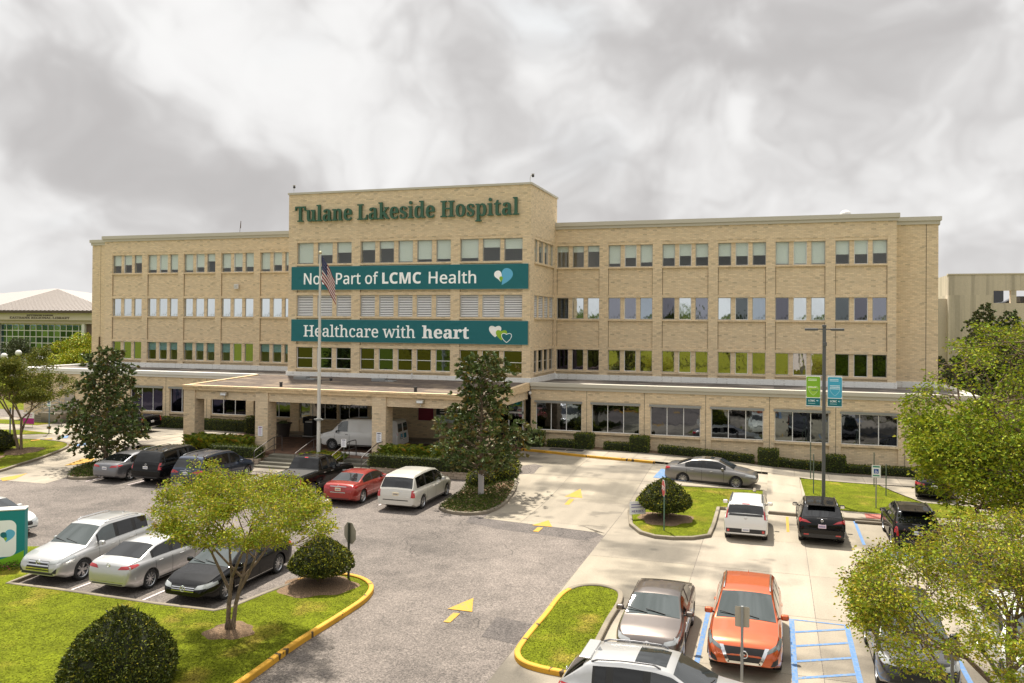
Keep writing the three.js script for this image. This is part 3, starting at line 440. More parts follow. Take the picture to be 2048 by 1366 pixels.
  W([bx(10.95, 11.4, -.2, 4.52, -75, -55.75), bx(-61.3, -60.85, -.2, 4.52, -75, -55.75)]);
  mesh('interior_wall', [bx(-60.8, 10.9, -.1, 4.3, -60, -59.8)], room, hospital);
  cor('fascia', [bx(-16.05, 11.5, 4.52, 4.74, -55.7, -55.2), bx(-16.05, 11.62, 4.74, 4.98, -55.7, -55.08), bx(11.0, 11.62, 4.52, 4.97, -75, -55.7)]);
  cor('fascia', [bx(-61.4, -38.2, 4.52, 4.74, -55.7, -55.2), bx(-61.5, -38.2, 4.74, 4.98, -55.7, -55.08), bx(-61.5, -60.9, 4.52, 4.97, -75, -55.7)], trimWhite);
  const rq = (x0, x1, z0, z1, ya, yb) => { const g = new THREE.PlaneGeometry(1, 1, 1, 1); g.rotateX(-Math.PI / 2); const p = g.attributes.position; for (let i = 0; i < 4; i++) { const x = p.getX(i) > 0 ? x1 : x0, f = p.getZ(i) > 0; p.setXYZ(i, x, f ? ya : yb, f ? z0 : z1); } g.computeVertexNormals(); return wuv(g); };
  mesh('podium_roof', rq(-16.35, 11.0, -55.7, -66, 4.88, 4.66), membrane, hospital); mesh('podium_roof', rq(-60.9, -35.85, -55.7, -66, 4.88, 4.66), membrane, hospital); mesh('podium_roof_deck', bx(-60.9, 11, 4.3, 4.5, -75, -55.75), room, hospital);
  // white membrane flashing turned up the wall
  const fl = (l) => mesh('flashing', l.map(wuv), flashing, hospital);
  fl([bx(-16.28, 8.15, 4.6, 5.14, -63, -62.93), bx(8.15, 11.12, 4.6, 5.12, -65, -64.93)]); fl([bx(-60.27, -35.9, 4.6, 5.14, -63, -62.93)]); fl([bx(-35.95, -16.28, 4.7, 5.22, -56, -55.9), bx(-16.35, -16.25, 4.7, 5.2, -63, -56)]);
  // small fittings
  const ac = new THREE.Group(); ac.name = 'wall_unit'; ac.position.set(-45.55, 11.9, -62.98); hospital.add(ac); mesh('case', rbx(-.22, .22, 0, .42, 0, .18, .03), trimWhite, ac); for (let k = 0; k < 4; k++) mesh('slat', bx(-.16, .16, .08 + k * .075, .10 + k * .075, .18, .19), greySteel, ac);
  for (const [x, d] of [[-35.5, 1], [-16.45, 1]]) { const c = new THREE.Group(); c.name = 'roof_camera'; c.position.set(x, 19, -56.1); hospital.add(c); mesh('arm', tube([V(0, 0, 0), V(0, .35, 0), V(.15 * d, .5, .2), V(.35 * d, .45, .5)], .025, 16, 6), alu, c); const s = new THREE.SphereGeometry(.1, 12, 8); s.translate(.35 * d, .36, .5); mesh('dome', s, darkMetal, c); mesh('bracket', cyl(.05, .12, .42, .5, .35 * d, .5, 10), alu, c); }
  const wc = new THREE.Group(); wc.name = 'wall_camera'; wc.position.set(-16.0, 4.2, -55.1); hospital.add(wc); mesh('arm', bar(V(0, -.35, -.15), V(0, 0, .15), .03), alu, wc); mesh('body', rbx(-.07, .07, -.02, .16, 0, .35, .05), trimWhite, wc);
  mesh('roof_vent', [cyl(.35, .35, 16.3, 17.2, 5.0, -66, 16), new THREE.SphereGeometry(.42, 16, 8, 0, 6.3, 0, 1.57).translate(5.0, 17.2, -66)], trimWhite, hospital);
  mesh('roof_vent', [cyl(.15, .15, 4.8, 5.05, 10.1, -60, 12), new THREE.SphereGeometry(.2, 12, 6, 0, 6.3, 0, 1.57).translate(10.1, 5.05, -60)], trimWhite, hospital);
  mesh('roof_antenna', [bar(V(-50.5, 16.2, -70), V(-50.3, 18.6, -70), .03, .015), bar(V(-50.3, 18.2, -70), V(-50.25, 18.9, -70), .05, .03)], barkDark, hospital);
  // posters and doors under the canopy
  const doors = new THREE.Group(); doors.name = 'entrance_door'; doors.position.set(-17.6, .6, -55.25); hospital.add(doors);
  mesh('frame', [bx(-1.05, 1.05, 2.2, 2.32, 0, .12), bx(-1.05, -.97, 0, 3.2, 0, .12), bx(.97, 1.05, 0, 3.2, 0, .12), bx(-1.05, 1.05, 3.1, 3.2, 0, .12), bx(-.04, .04, 0, 2.2, 0, .12)], winFrameW, doors); mesh('pane', bx(-.97, -.04, 0, 2.2, .04, .05), GLASS.d, doors); mesh('pane', bx(.04, .97, 0, 2.2, .04, .05), GLASS.k, doors); mesh('pane', bx(-.97, .97, 2.32, 3.1, .04, .05), GLASS.d, doors);
  const d2 = new THREE.Group(); d2.name = 'side_door'; d2.position.set(-56.3, .9, -55.28); hospital.add(d2); mesh('leaf', rbx(-.5, .5, 0, 2.15, 0, .06, .01), std(lin(.42, .37, .31)), d2); mesh('handle', bar(V(.38, 1, .1), V(.38, 1.2, .1), .02), alu, d2);
  mesh('wall_light', rbx(-57.3, -57.05, 3.25, 3.55, -55.3, -55.1, .04), trimCream, hospital);
}
// poster panels on the wall under the canopy
function panel(name, label, cat, x0, x1, y0, y1, z, draw, grp) {
  const t = thing(name, label, cat, [(x0 + x1) / 2, y0, z], 0, grp); const w = (x1 - x0), h = y1 - y0; mesh('backing', bx(-w / 2, w / 2, 0, h, 0, .03), trimWhite, t);
  const g = new THREE.PlaneGeometry(w - .02, h - .02); g.translate(0, h / 2, .034); mesh('print', g, std(0xffffff, { map: ctex(Math.min(1024, Math.round(w * 220)), Math.round(h * 220), draw), roughness: .6 }), t); return t;
}
const txt = (x, s, px, py, size, f, col, al = 'center', w) => { x.font = `${f} ${size}px ${/serif$/.test(f) ? '' : 'sans-serif'}`.replace('SERIF', ''); x.fillStyle = col; x.textAlign = al; x.textBaseline = 'middle'; if (w) x.fillText(s, px, py, w); else x.fillText(s, px, py); };
panel('poster', 'maroon poster beside the white notice under the canopy', 'poster', -24.5, -23.3, 2.0, 3.6, -55.26, (x, w, h) => { x.fillStyle = '#7a1230'; x.fillRect(0, 0, w, h); });
panel('notice_board', 'long white notice with black centre band under the canopy', 'notice', -23.1, -20.3, 1.9, 3.5, -55.26, (x, w, h) => { x.fillStyle = '#d7e3e0'; x.fillRect(0, 0, w, h); x.fillStyle = '#15201c'; x.fillRect(0, h * .32, w * .86, h * .34); x.fillStyle = '#e8e6dc'; for (let k = 0; k < 2; k++) x.fillRect(w * .1, h * (.41 + k * .12), w * .6, h * .05); x.fillStyle = '#55706a'; for (let k = 0; k < 2; k++) x.fillRect(w * .12, h * (.1 + k * .1), w * .6, h * .035); x.fillRect(w * .08, h * .8, w * .5, h * .04); x.fillStyle = '#b0526e'; x.fillRect(w * .88, h * .35, w * .05, h * .4); });
panel('poster', 'small red and white poster by the entrance doors', 'poster', -19.9, -19.2, 2.4, 3.55, -55.26, (x, w, h) => { x.fillStyle = '#d9d6d0'; x.fillRect(0, 0, w, h); x.fillStyle = '#8c1630'; x.fillRect(0, 0, w, h * .45); });
panel('notice_board', 'small square notice on the wall beside the canopy windows', 'notice', -28.3, -27.4, 2.2, 3.2, -55.26, (x, w, h) => { x.fillStyle = '#c9c6b8'; x.fillRect(0, 0, w, h); x.fillStyle = '#3c5a58'; x.fillRect(w * .1, h * .15, w * .8, h * .65); });

// ---------- raised letters ----------
const sign = thing('wall_lettering', 'dark green raised serif letters along the top of the tower', 'sign', [0, 0, -55.99]);
{
  const gm = phy(lin(.012, .085, .040), { roughness: .38, clearcoat: .4 }), F = font.serif_bold, size = 1.12; let total = 0; const word = 'Tulane Lakeside Hospital', widths = [...word].map(c => F.data.glyphs[c].ha / F.data.resolution * size); total = widths.reduce((a, b) => a + b, 0); const sc = 18.05 / total; let x = -35.2;
  [...word].forEach((c, i) => { if (c !== ' ') { const g = new TextGeometry(c, { font: F, size: 1.18, depth: .14, curveSegments: 6, bevelEnabled: true, bevelThickness: .012, bevelSize: .003, bevelSegments: 1 }); g.scale(sc * size / 1.18, 1, 1); g.translate(x, 16.72, .07); const l = mesh('letter', g, gm, sign); } x += widths[i] * sc; });
}
// ---------- banners ----------
function fit(x, s, wt, fam, x0, x1, y, size, st) { x.font = `${wt} ${size}px ${fam}`; x.textAlign = 'left'; x.textBaseline = 'middle'; x.fillStyle = x.strokeStyle = '#fff'; const k = (x1 - x0) / x.measureText(s).width; x.save(); x.translate(x0, y); x.scale(k, 1.12); x.lineWidth = size * st; x.fillText(s, 0, 0); x.strokeText(s, 0, 0); x.restore(); }
const TEAL = '#00646b';
function drop(x, cx, cy, s, lean, col) { x.save(); x.translate(cx, cy); x.rotate(lean); x.beginPath(); x.moveTo(0, s); x.bezierCurveTo(-s * .2, s * .2, -s * .75, s * .1, -s * .6, -s * .45); x.bezierCurveTo(-s * .45, -s * 1.0, s * .5, -s * 1.0, s * .58, -s * .35); x.bezierCurveTo(s * .62, s * .1, s * .3, s * .6, 0, s); x.fillStyle = col; x.fill(); x.restore(); }
function swoosh(x, cx, cy, s, white = '#fff') { drop(x, cx + s * .35, cy, s * .95, .5, '#5fb0d6'); drop(x, cx - s * .42, cy - s * .05, s * .62, -.35, white); drop(x, cx - s * .16, cy + s * .26, s * .30, .15, '#7fb02c'); }
function heart(x, cx, cy, s, fill, stroke) { x.beginPath(); x.moveTo(cx, cy + s); x.bezierCurveTo(cx - s * 1.5, cy, cx - s * .95, cy - s * 1.05, cx, cy - s * .45); x.bezierCurveTo(cx + s * .95, cy - s * 1.05, cx + s * 1.5, cy, cx, cy + s); if (fill) { x.fillStyle = fill; x.fill(); } if (stroke) { x.strokeStyle = stroke; x.lineWidth = s * .11; x.stroke(); } }
function banner(label, x0, x1, y0, y1, draw) {
  const t = thing('wall_banner', label, 'banner', [(x0 + x1) / 2, y0, -55.96], 0, 'banners across the tower'); const w = x1 - x0, h = y1 - y0, g = new THREE.PlaneGeometry(w, h, 160, 20), p = g.attributes.position, r = mul(3 + y0 * 10 | 0);
  const wr = [...Array(46)].map(() => [r() * w - w / 2, r() * h - h / 2, r() * 3.14, .25 + r() * .7, (.006 + r() * .014) * (r() < .5 ? 1 : -1)]);
  for (let i = 0; i < p.count; i++) { const X = p.getX(i), Y = p.getY(i); let d = 0; for (const [a, b, th, l, k] of wr) { const u = (X - a) * Math.cos(th) + (Y - b) * Math.sin(th), v = -(X - a) * Math.sin(th) + (Y - b) * Math.cos(th); d += k * Math.exp(-(u * u) / (l * l) - v * v / .008); } const e = Math.min(1, (h / 2 - Math.abs(Y)) * 5, (w / 2 - Math.abs(X)) * 5); p.setZ(i, .06 + d * e); }
  g.computeVertexNormals(); g.translate(0, h / 2, 0); mesh('cloth', g, std(0xffffff, { map: ctex(2048, Math.round(2048 * h / w), draw), roughness: .55, side: THREE.DoubleSide }), t);
  mesh('hem', [bx(-w / 2, w / 2, -.015, .02, .0, .055), bx(-w / 2, w / 2, h - .02, h + .015, 0, .055)], std(lin(.35, .5, .5)), t);
}
banner('upper teal banner reading Now Part of with round leaf logo', -35.52, -16.47, 11.5, 13.26, (x, w, h) => {
  x.fillStyle = TEAL; x.fillRect(0, 0, w, h); const y = h * .53; fit(x, 'Now Part of', 'normal', 'sans-serif', w * .052, w * .385, y, h * .60, .02); fit(x, 'LCMC', 'bold', 'sans-serif', w * .40, w * .572, y, h * .58, .01); fit(x, 'Health', 'normal', 'sans-serif', w * .596, w * .80, y, h * .60, .02); swoosh(x, w * .90, h * .5, h * .42);
});
banner('lower teal banner reading Healthcare with heart beside three hearts', -35.5, -16.47, 7.56, 9.22, (x, w, h) => {
  x.fillStyle = TEAL; x.fillRect(0, 0, w, h); const y = h * .53; fit(x, 'Healthcare with', 'normal', 'serif', w * .055, w * .548, y, h * .64, .018); fit(x, 'heart', 'bold', 'serif', w * .575, w * .768, y, h * .64, .02);
  heart(x, w * .872, h * .40, h * .30, '#f2f2ee'); heart(x, w * .897, h * .56, h * .27, '#8db52a'); heart(x, w * .917, h * .68, h * .24, TEAL, '#fff');
});
// ---------- entrance canopy ----------
const portico = thing('entrance_canopy', 'flat roofed brick canopy on square columns over the entrance drive', 'canopy');
{
  const cols = [[-38.15, -37.25], [-32.5, -31.55], [-24.0, -23.05], [-17.1, -16.15]], Zf = -47, P = (n, l, m = brickPale) => mesh(n, wuv(merge(l)), m, portico);
  for (const [a, b] of cols) P('column', [bx(a, b, .0, 4.42, Zf - 1, Zf)]);
  for (let i = 0; i < 3; i++) { const a = cols[i][1], b = cols[i + 1][0]; P('beam', [bx(a, b, 3.83, 4.42, Zf - .9, Zf - .1)]); }
  P('beam', [bx(-38.05, -37.35, 3.83, 4.42, -55.2, Zf - 1)]); P('beam', [bx(-16.95, -16.25, 3.83, 4.42, -55.2, Zf - 1)]);
  const capm = brick.clone(); capm.color = lin(.98, .92, .84); P('roof_edge', [bx(-38.2, -16.1, 4.42, 4.60, Zf - .35, Zf + .05), bx(-38.24, -16.06, 4.60, 4.74, Zf - .35, Zf + .09)], capm);
  const tri = (x0, x1) => { const s = new THREE.Shape([new THREE.Vector2(-Zf + .35, 4.42), new THREE.Vector2(55.2, 4.42), new THREE.Vector2(55.2, 4.96), new THREE.Vector2(-Zf + .35, 4.74)]); const g = new THREE.ExtrudeGeometry(s, { depth: x1 - x0, bevelEnabled: false }); g.rotateY(Math.PI / 2); g.translate(x0, 0, 0); return g; };
  P('roof_edge', [tri(-38.2, -37.9)], capm); P('roof_edge', [tri(-16.4, -16.1)], capm);
  mesh('ceiling', bx(-37.35, -16.95, 4.25, 4.4, -55.2, Zf - .9), std(lin(.55, .52, .46)), portico);
  const g = new THREE.PlaneGeometry(1, 1); g.rotateX(-Math.PI / 2); const p = g.attributes.position; for (let i = 0; i < 4; i++) { const f = p.getZ(i) > 0; p.setXYZ(i, p.getX(i) > 0 ? -16.4 : -37.9, f ? 4.69 : 4.90, f ? Zf - .35 : -55.92); } g.computeVertexNormals(); mesh('roof', wuv(g), gravelRoof, portico);
  // roof outlets and low vents
  for (const [u, v] of [[562, 770], [662, 762], [831, 780], [640, 766]]) { const q = gp(u, v, 4.82); mesh('roof_drain', [cyl(.10, .10, 4.72, 5.0, q.x, q.z, 10), cyl(.13, .13, 4.98, 5.02, q.x, q.z, 10)], darkMetal, portico); }
  for (const [u, v] of [[604, 758], [760, 762]]) { const q = gp(u, v, 4.85); mesh('roof_hatch', [rbx(q.x - .55, q.x + .5, 4.75, 5.05, q.z - .3, q.z + .3, .03), rbx(q.x + .55, q.x + 1.2, 4.75, 4.92, q.z - .35, q.z + .35, .03)], greySteel, portico); }
  mesh('roof_drain', [bar(V(-25.2, 4.8, -55.6), V(-25.2, 5.35, -55.6), .06)], trimWhite, portico);
  for (const x of [-34.9, -20.7]) { const w = new THREE.Group(); w.name = 'flood_light'; w.position.set(x, 4.12, Zf - .1); portico.add(w); mesh('housing', rbx(-.26, .26, 0, .22, 0, .26, .05), std(lin(.42, .38, .32), { metalness: .7, roughness: .35 }), w); mesh('lens', bx(-.2, .2, .02, .15, .262, .272), phy(lin(.8, .82, .85), { roughness: .1 }), w); mesh('sensor', [bar(V(0, -.15, .1), V(0, 0, .1), .02), new THREE.SphereGeometry(.04, 8, 6).translate(0, -.17, .1)], trimWhite, w); }
  // floor of the drive-through and the block planters with steps
  const floorMap = dtex(512, 512, (i, j) => { const n = fbm(i / 30, j / 30, 4, 17), k = .9 + (n - .5) * .5; return [.44 * k, .33 * k, .26 * k]; }, true, .2, .2);
  struct('drive_apron', wuv(bx(-41.3, -38.3, -.1, .612, -55.28, -46.45)), concrete); struct('drive_floor', wuv(bx(-38.3, -15.9, -.1, .612, -55.28, -46.45)), std(0xffffff, { map: floorMap, roughness: .8 }));
  struct('entrance_pavement', wuv(bx(-36.8, -17, .612, .74, -55.28, -53.3)), concrete);
}
const blockMat = [0, 1, 2].map(k => std(lin(.40 + k * .05, .33 + k * .04, .25 + k * .035), { roughness: .95, bumpMap: mulchMap, bumpScale: .01 }));
function blockWall(label, x0, x1, z, courses) { const t = thing('retaining_wall', label, 'wall', [0, 0, z]); const r = mul(Math.round(-x0 * 10)); for (let c = 0; c < courses; c++) { let x = x0 + (c % 2 ? -.0 : .0); let first = c % 2; while (x < x1 - .05) { const w = Math.min(first ? .2 : .4, x1 - x); first = 0; mesh('block', rbx(x + .006, x + w - .006, c * .15 + .004, (c + 1) * .15 - .004, -.3, (r() - .5) * .02, .02, 1), blockMat[Math.floor(r() * 3)], t); x += w; } } }
blockWall('low tan block wall below the hedge left of the left steps', -41, -30.8, -44.9, 3); blockWall('low tan block wall below the hedge beside the white minivan', -23.1, -15.9, -45.0, 3);
{ struct('planting_bed', [wuv(bx(-41, -30.8, 0, .43, -46.45, -45.2)), wuv(bx(-23.1, -15.9, 0, .43, -46.45, -45.3)), wuv(bx(-27.6, -25.4, 0, .4, -46.45, -44.6))], mulch);
  const steel = std(lin(.10, .09, .085), { metalness: .5, roughness: .45 }), stepM = std(lin(.62, .66, .64), { map: concreteMap, roughness: .9 });
  for (const [x0, x1, lab] of [[-30.7, -27.7, 'grey concrete steps between the block wall and the flagpole bed'], [-25.3, -23.2, 'grey concrete steps in front of the canopy column by the flower bed']]) {
    const t = thing('entrance_steps', lab, 'steps', [0, 0, 0]); for (let k = 0; k < 4; k++) mesh('step', wuv(rbx(x0, x1, k ? k * .15 + .002 : 0, (k + 1) * .15, -46.44, -44.3 - k * .52, .015, 1)), stepM, t);
    for (const x of [x0 + .06, x1 - .06]) { const r = thing('handrail', `dark steel handrail on the ${x < -30 ? 'block wall side of the steps by the tan wall' : x < -27 ? 'flagpole side of the wide steps' : x < -24.5 ? 'flower bed side of the narrow steps' : 'column side of the narrow steps'}`, 'handrail'); mesh('rail', tube([V(x, .25, -44.2), V(x, 1.0, -44.25), V(x, 1.1, -44.4), V(x, 1.62, -46.3), V(x, 1.62, -47.2), V(x, 1.5, -47.28), V(x, .62, -47.3)], .028, 48, 8), steel, r); mesh('rail', tube([V(x, .6, -44.25), V(x, 1.12, -46.3), V(x, 1.12, -47.25)], .02, 20, 6), steel, r); mesh('post', bar(V(x, .61, -46.4), V(x, 1.6, -46.4), .025), steel, r); mesh('post', bar(V(x, .0, -44.22), V(x, .4, -44.22), .028), steel, r); }
  }
  struct('curved_kerb', [...Array(14)].map((_, i) => { const a = lerp(-27.4, -23.6, i / 13), z = -47.0 - Math.sin(i / 13 * Math.PI) * .5; return rbx(a - .16, a + .16, .6, .78, z - .14, z + .14, .04); }), trimWhite);
  struct('walkway', wuv(bx(-31, -25, -.05, .03, -44.3, -43.2)), concrete);
}
// ---------- vehicles ----------
const carGlass = phy(lin(.010, .013, .014), { roughness: .01, ior: 1.9 }), carGlassTint = phy(lin(.003, .0035, .004), { roughness: .015, ior: 1.6 }), carGlassClear = phy(lin(.030, .042, .040), { roughness: .01, ior: 1.9 });
const tyreMat = std(lin(.018, .018, .018), { roughness: .85 }), trimBlack = std(lin(.02, .02, .021), { roughness: .55 }), chrome = std(lin(.75, .76, .77), { metalness: 1, roughness: .12 }), rimMat = std(lin(.55, .56, .57), { metalness: .9, roughness: .28 }), rimDark = std(lin(.16, .16, .17), { metalness: .8, roughness: .35 });
const redLens = phy(lin(.42, .012, .016), { roughness: .12, clearcoat: 1 }), whiteLens = phy(lin(.34, .36, .37), { roughness: .06, clearcoat: 1 }), amberLens = phy(lin(.5, .2, .05), { roughness: .2 }), plateMat = std(lin(.75, .74, .72), { roughness: .5 }), seam = std(lin(.008, .008, .008), { roughness: .9 });
const paint = (r, g, b, o = {}) => phy(lin(r, g, b), { roughness: .32, clearcoat: 1, clearcoatRoughness: .04, ...o });
const metallic = (r, g, b) => phy(lin(r, g, b), { metalness: .65, roughness: .34, clearcoat: 1, clearcoatRoughness: .04 });
const pl = (pts, x) => { if (x <= pts[0][0]) return pts[0][1]; for (let i = 1; i < pts.length; i++) if (x <= pts[i][0]) { const [a, b] = pts[i - 1], [c, d] = pts[i]; return lerp(b, d, (x - a) / (c - a)); } return pts[pts.length - 1][1]; };
const rimCache = new Map();
function wheelGeo(R, style, w) {
  const key = R + style; if (rimCache.has(key)) return rimCache.get(key);
  const ri = R * (style === 'van' ? .60 : .70);
  const ty = new THREE.LatheGeometry([[ri * .98, -w / 2 + .02], [ri, -w / 2], [R * .93, -w / 2], [R * .985, -w / 2 + .02], [R, -w / 2 + .05], [R, w / 2 - .05], [R * .985, w / 2 - .02], [R * .93, w / 2], [ri, w / 2], [ri * .98, w / 2 - .02]].map(([a, b]) => new THREE.Vector2(a, b)), 32); ty.rotateX(Math.PI / 2);
  const rim = [new THREE.LatheGeometry([[ri, w / 2 - .01], [ri * .93, w / 2 - .02], [ri * .90, w / 2 - .07], [ri * .9, -.05]].map(([a, b]) => new THREE.Vector2(a, b)), 32).rotateX(Math.PI / 2)];
  const hub = new THREE.CylinderGeometry(ri * .22, ri * .26, .03, 16).rotateX(Math.PI / 2).translate(0, 0, w / 2 - .045); rim.push(hub);
  const n = style === 'van' ? 8 : style === 'five' ? 5 : style === 'ten' ? 10 : 7; for (let k = 0; k < n; k++) { const tw = style === 'five' ? 2 : 1; for (let t = 0; t < tw; t++) { const g = bx(ri * .18, ri * .93, -ri * (n > 7 ? .05 : .075), ri * (n > 7 ? .05 : .075), w / 2 - .07, w / 2 - .035); g.rotateZ(k / n * 6.2832 + (tw > 1 ? (t - .5) * .34 : 0)); rim.push(g); } }
  const back = new THREE.CylinderGeometry(ri * .92, ri * .92, .02, 24).rotateX(Math.PI / 2).translate(0, 0, -.02);
  const out = { ty, rim: merge(rim), back }; rimCache.set(key, out); return out;
}
const evalr = new Evaluator(); evalr.useGroups = false; evalr.attributes = ['position', 'normal', 'uv'];
function car(spec, label, cat, pos, turn, group) {
  const S = { gc: .2, tumble: .36, R: .335, tw: .22, rim: 'seven', shoulder: .965, ...spec }; const { L, W } = S;
  const t = thing(S.name, label, cat, pos, turn, group), hw = W / 2;
  // stations
  const xs = new Set(); const N = 56; for (let i = 0; i <= N; i++) xs.add(+(i / N * L).toFixed(3)); for (const d of [.015, .04, .08, .13]) { xs.add(d); xs.add(+(L - d).toFixed(3)); } for (const x of [...S.ws, ...S.rw, ...S.side.flat()]) xs.add(+x.toFixed(3));
  const st = [...xs].sort((a, b) => a - b).filter((x, i, l) => !i || x - l[i - 1] > .006);
  const top0 = (x) => { const e = .05; return (pl(S.top, x - e) + 2 * pl(S.top, x) + pl(S.top, x + e)) / 4; }, belt0 = (x) => pl(S.belt, x);
  const plan = (x) => { const f = S.frontR || .75, r = S.rearR || .5; let k = 1; const df = L - x, dr = x; if (df < f) k = Math.min(k, (S.fN || .70) + (1 - (S.fN || .70)) * Math.sqrt(1 - (1 - df / f) ** 2)); if (dr < r) k = Math.min(k, (S.rN || .80) + (1 - (S.rN || .80)) * Math.sqrt(1 - (1 - dr / r) ** 2)); return hw * k; };
  const ring = (x) => {
    const w = plan(x), tp = top0(x), bt = Math.min(belt0(x), tp - .012), e = Math.min(x, L - x), lift = .16 * (1 - sstep(0, .5, e)), yb = Math.min(S.gc + lift, bt - .06), H = bt - yb, h = Math.max(tp - bt, .012), cr = Math.min(.03, h * .4), gh = h - cr;
    const zE = (f) => w * .93 - .012 - f * gh * S.tumble * (.75 + .25 * f) - f * .02;
    return [[0, yb], [w * .86, yb], [w * .95, yb + H * .05], [w * .985, yb + H * .16], [w * .993, yb + H * .38], [w, yb + H * .62], [w * .994, yb + H * .80], [w * S.shoulder, yb + H * .94], [w * .93, bt], [zE(.09), bt + gh * .09], [zE(.5), bt + gh * .5], [zE(.88), bt + gh * .88], [zE(1) - .035, bt + gh], [zE(1) * .5, bt + gh + cr * .75], [0, tp]];
  };
  const R = st.map(ring), K = R[0].length, full = R.map((r, i) => [...r.map(([z, y]) => [st[i] - L / 2, y, z]), ...r.slice(1, -1).reverse().map(([z, y]) => [st[i] - L / 2, y, -z])]), M = full[0].length;
  const pos_ = [], tri = (a, b, c) => pos_.push(...a, ...b, ...c);
  for (let i = 0; i + 1 < full.length; i++) for (let j = 0; j < M; j++) { const a = full[i][j], b = full[i][(j + 1) % M], c = full[i + 1][j], d = full[i + 1][(j + 1) % M]; tri(a, c, b); tri(b, c, d); }
  for (const [r, s] of [[full[0], 1], [full[full.length - 1], -1]]) { const c = [r[0][0], r.reduce((q, p) => q + p[1], 0) / M, 0]; for (let j = 0; j < M; j++) s > 0 ? tri(c, r[j], r[(j + 1) % M]) : tri(c, r[(j + 1) % M], r[j]); }
  let bg = new THREE.BufferGeometry(); bg.setAttribute('position', new THREE.Float32BufferAttribute(pos_, 3));
  const shell = Float32Array.from(pos_);
  bg = toCreasedNormals(bg, .7); bg.setAttribute('uv', new THREE.BufferAttribute(new Float32Array(bg.attributes.position.count * 2), 2));
  const xr = S.wr - L / 2, xfw = S.wf - L / 2, Rw = S.R * 1.13;
  let wells = []; for (const x of [xr, xfw]) for (const s of [-1, 1]) { const g = new THREE.CylinderGeometry(Rw, Rw, .42, 28).rotateX(Math.PI / 2); g.translate(x, S.R + .01, s * (hw - .10)); wells.push(g); }
  let body; try { const A = new Brush(bg), B = new Brush(merge(wells)); A.updateMatrixWorld(); B.updateMatrixWorld(); body = evalr.evaluate(A, B, SUBTRACTION).geometry; } catch (e) { body = bg; }
  { const q = new THREE.BufferGeometry(); for (const k of ['position', 'normal', 'uv']) { const at = body.attributes[k]; q.setAttribute(k, new THREE.BufferAttribute(at.array.slice(0, at.count * at.itemSize), at.itemSize)); } if (body.index) { const dr = body.drawRange.count === Infinity ? body.index.count : body.drawRange.count; q.setIndex([...body.index.array.slice(0, dr)]); } body = q; }
  const bodyM = mesh('body', body, S.paint, t);
  // overlays taken from the shell's own cells: stations a..b, ring rows j0..j1, pushed out
  const cells = (a, b, j0, j1, off, both = true) => { const o = []; const P = (i, j, s) => { const [z, y] = R[i][j], x = st[i]; return [x, y, z, s]; };
    for (let i = 0; i + 1 < st.length; i++) { if (st[i] < a - .004 || st[i + 1] > b + .004) continue; for (let j = j0; j < j1; j++) for (const s of both ? [1, -1] : [1]) { const q = [[i, j], [i + 1, j], [i, j + 1], [i + 1, j + 1]].map(([ii, jj]) => V(st[ii] - L / 2, R[ii][jj][1], s * R[ii][jj][0])); const n = q[1].clone().sub(q[0]).cross(q[2].clone().sub(q[0])); if (n.lengthSq() < 1e-12) n.set(0, 1, 0); n.normalize(); const cx = q[0]; if (n.dot(V(0, j >= 12 ? 1 : .3, j >= 12 ? 0 : s)) < 0) n.negate(); for (const p of q) p.addScaledVector(n, off); const w = s > 0 ? [0, 1, 2, 2, 1, 3] : [0, 2, 1, 2, 3, 1]; for (const k of w) o.push(q[k].x, q[k].y, q[k].z); } }
    const g = new THREE.BufferGeometry(); g.setAttribute('position', new THREE.Float32BufferAttribute(o, 3)); return o.length ? toCreasedNormals(g, .5) : null; };
  const gl = S.glass || carGlass, tint = S.tint || carGlassTint;
  const add = (n, g, m) => g && mesh(n, g, m, t);
  add('windshield', cells(S.ws[0], S.ws[1], 12, 14, .006), gl); if (!S.noRear) add('rear_window', cells(S.rw[0], S.rw[1], 12, 14, .006), S.rearGlass || tint);
  if (S.pillars !== false) { const a = S.side[0][0], b = S.side[S.side.length - 1][1]; add('window_surround', cells(a, b, 9, 11, .003), trimBlack); }
  for (const [a, b] of S.side) for (const s of [1, -1]) { const o = cells(a + .02, b - .02, 9, 11, .007, false); if (!o) continue; if (s < 0) { o.scale(1, 1, -1); const ix = []; for (let i = 0; i < o.attributes.position.count; i += 3) ix.push(i, i + 2, i + 1); o.setIndex(ix); const m2 = o.toNonIndexed(); m2.computeVertexNormals(); mesh('side_window', m2, a > S.tintFrom ? gl : tint, t); } else mesh('side_window', o, a > S.tintFrom ? gl : tint, t); }
  // conforming patches: quad corners in the plane across the ray, projected on the shell
  const ray = (o, d) => { let best = 1e9; for (let i = 0; i < shell.length; i += 9) { const ax = shell[i], ay = shell[i + 1], az = shell[i + 2], e1x = shell[i + 3] - ax, e1y = shell[i + 4] - ay, e1z = shell[i + 5] - az, e2x = shell[i + 6] - ax, e2y = shell[i + 7] - ay, e2z = shell[i + 8] - az, px = d.y * e2z - d.z * e2y, py = d.z * e2x - d.x * e2z, pz = d.x * e2y - d.y * e2x, det = e1x * px + e1y * py + e1z * pz; if (Math.abs(det) < 1e-12) continue; const tx = o.x - ax, ty = o.y - ay, tz = o.z - az, u = (tx * px + ty * py + tz * pz) / det; if (u < -1e-5 || u > 1.00001) continue; const qx = ty * e1z - tz * e1y, qy = tz * e1x - tx * e1z, qz = tx * e1y - ty * e1x, v = (d.x * qx + d.y * qy + d.z * qz) / det; if (v < -1e-5 || u + v > 1.00001) continue; const tt = (e2x * qx + e2y * qy + e2z * qz) / det; if (tt > 0 && tt < best) best = tt; } return best < 1e8 ? best : null; };
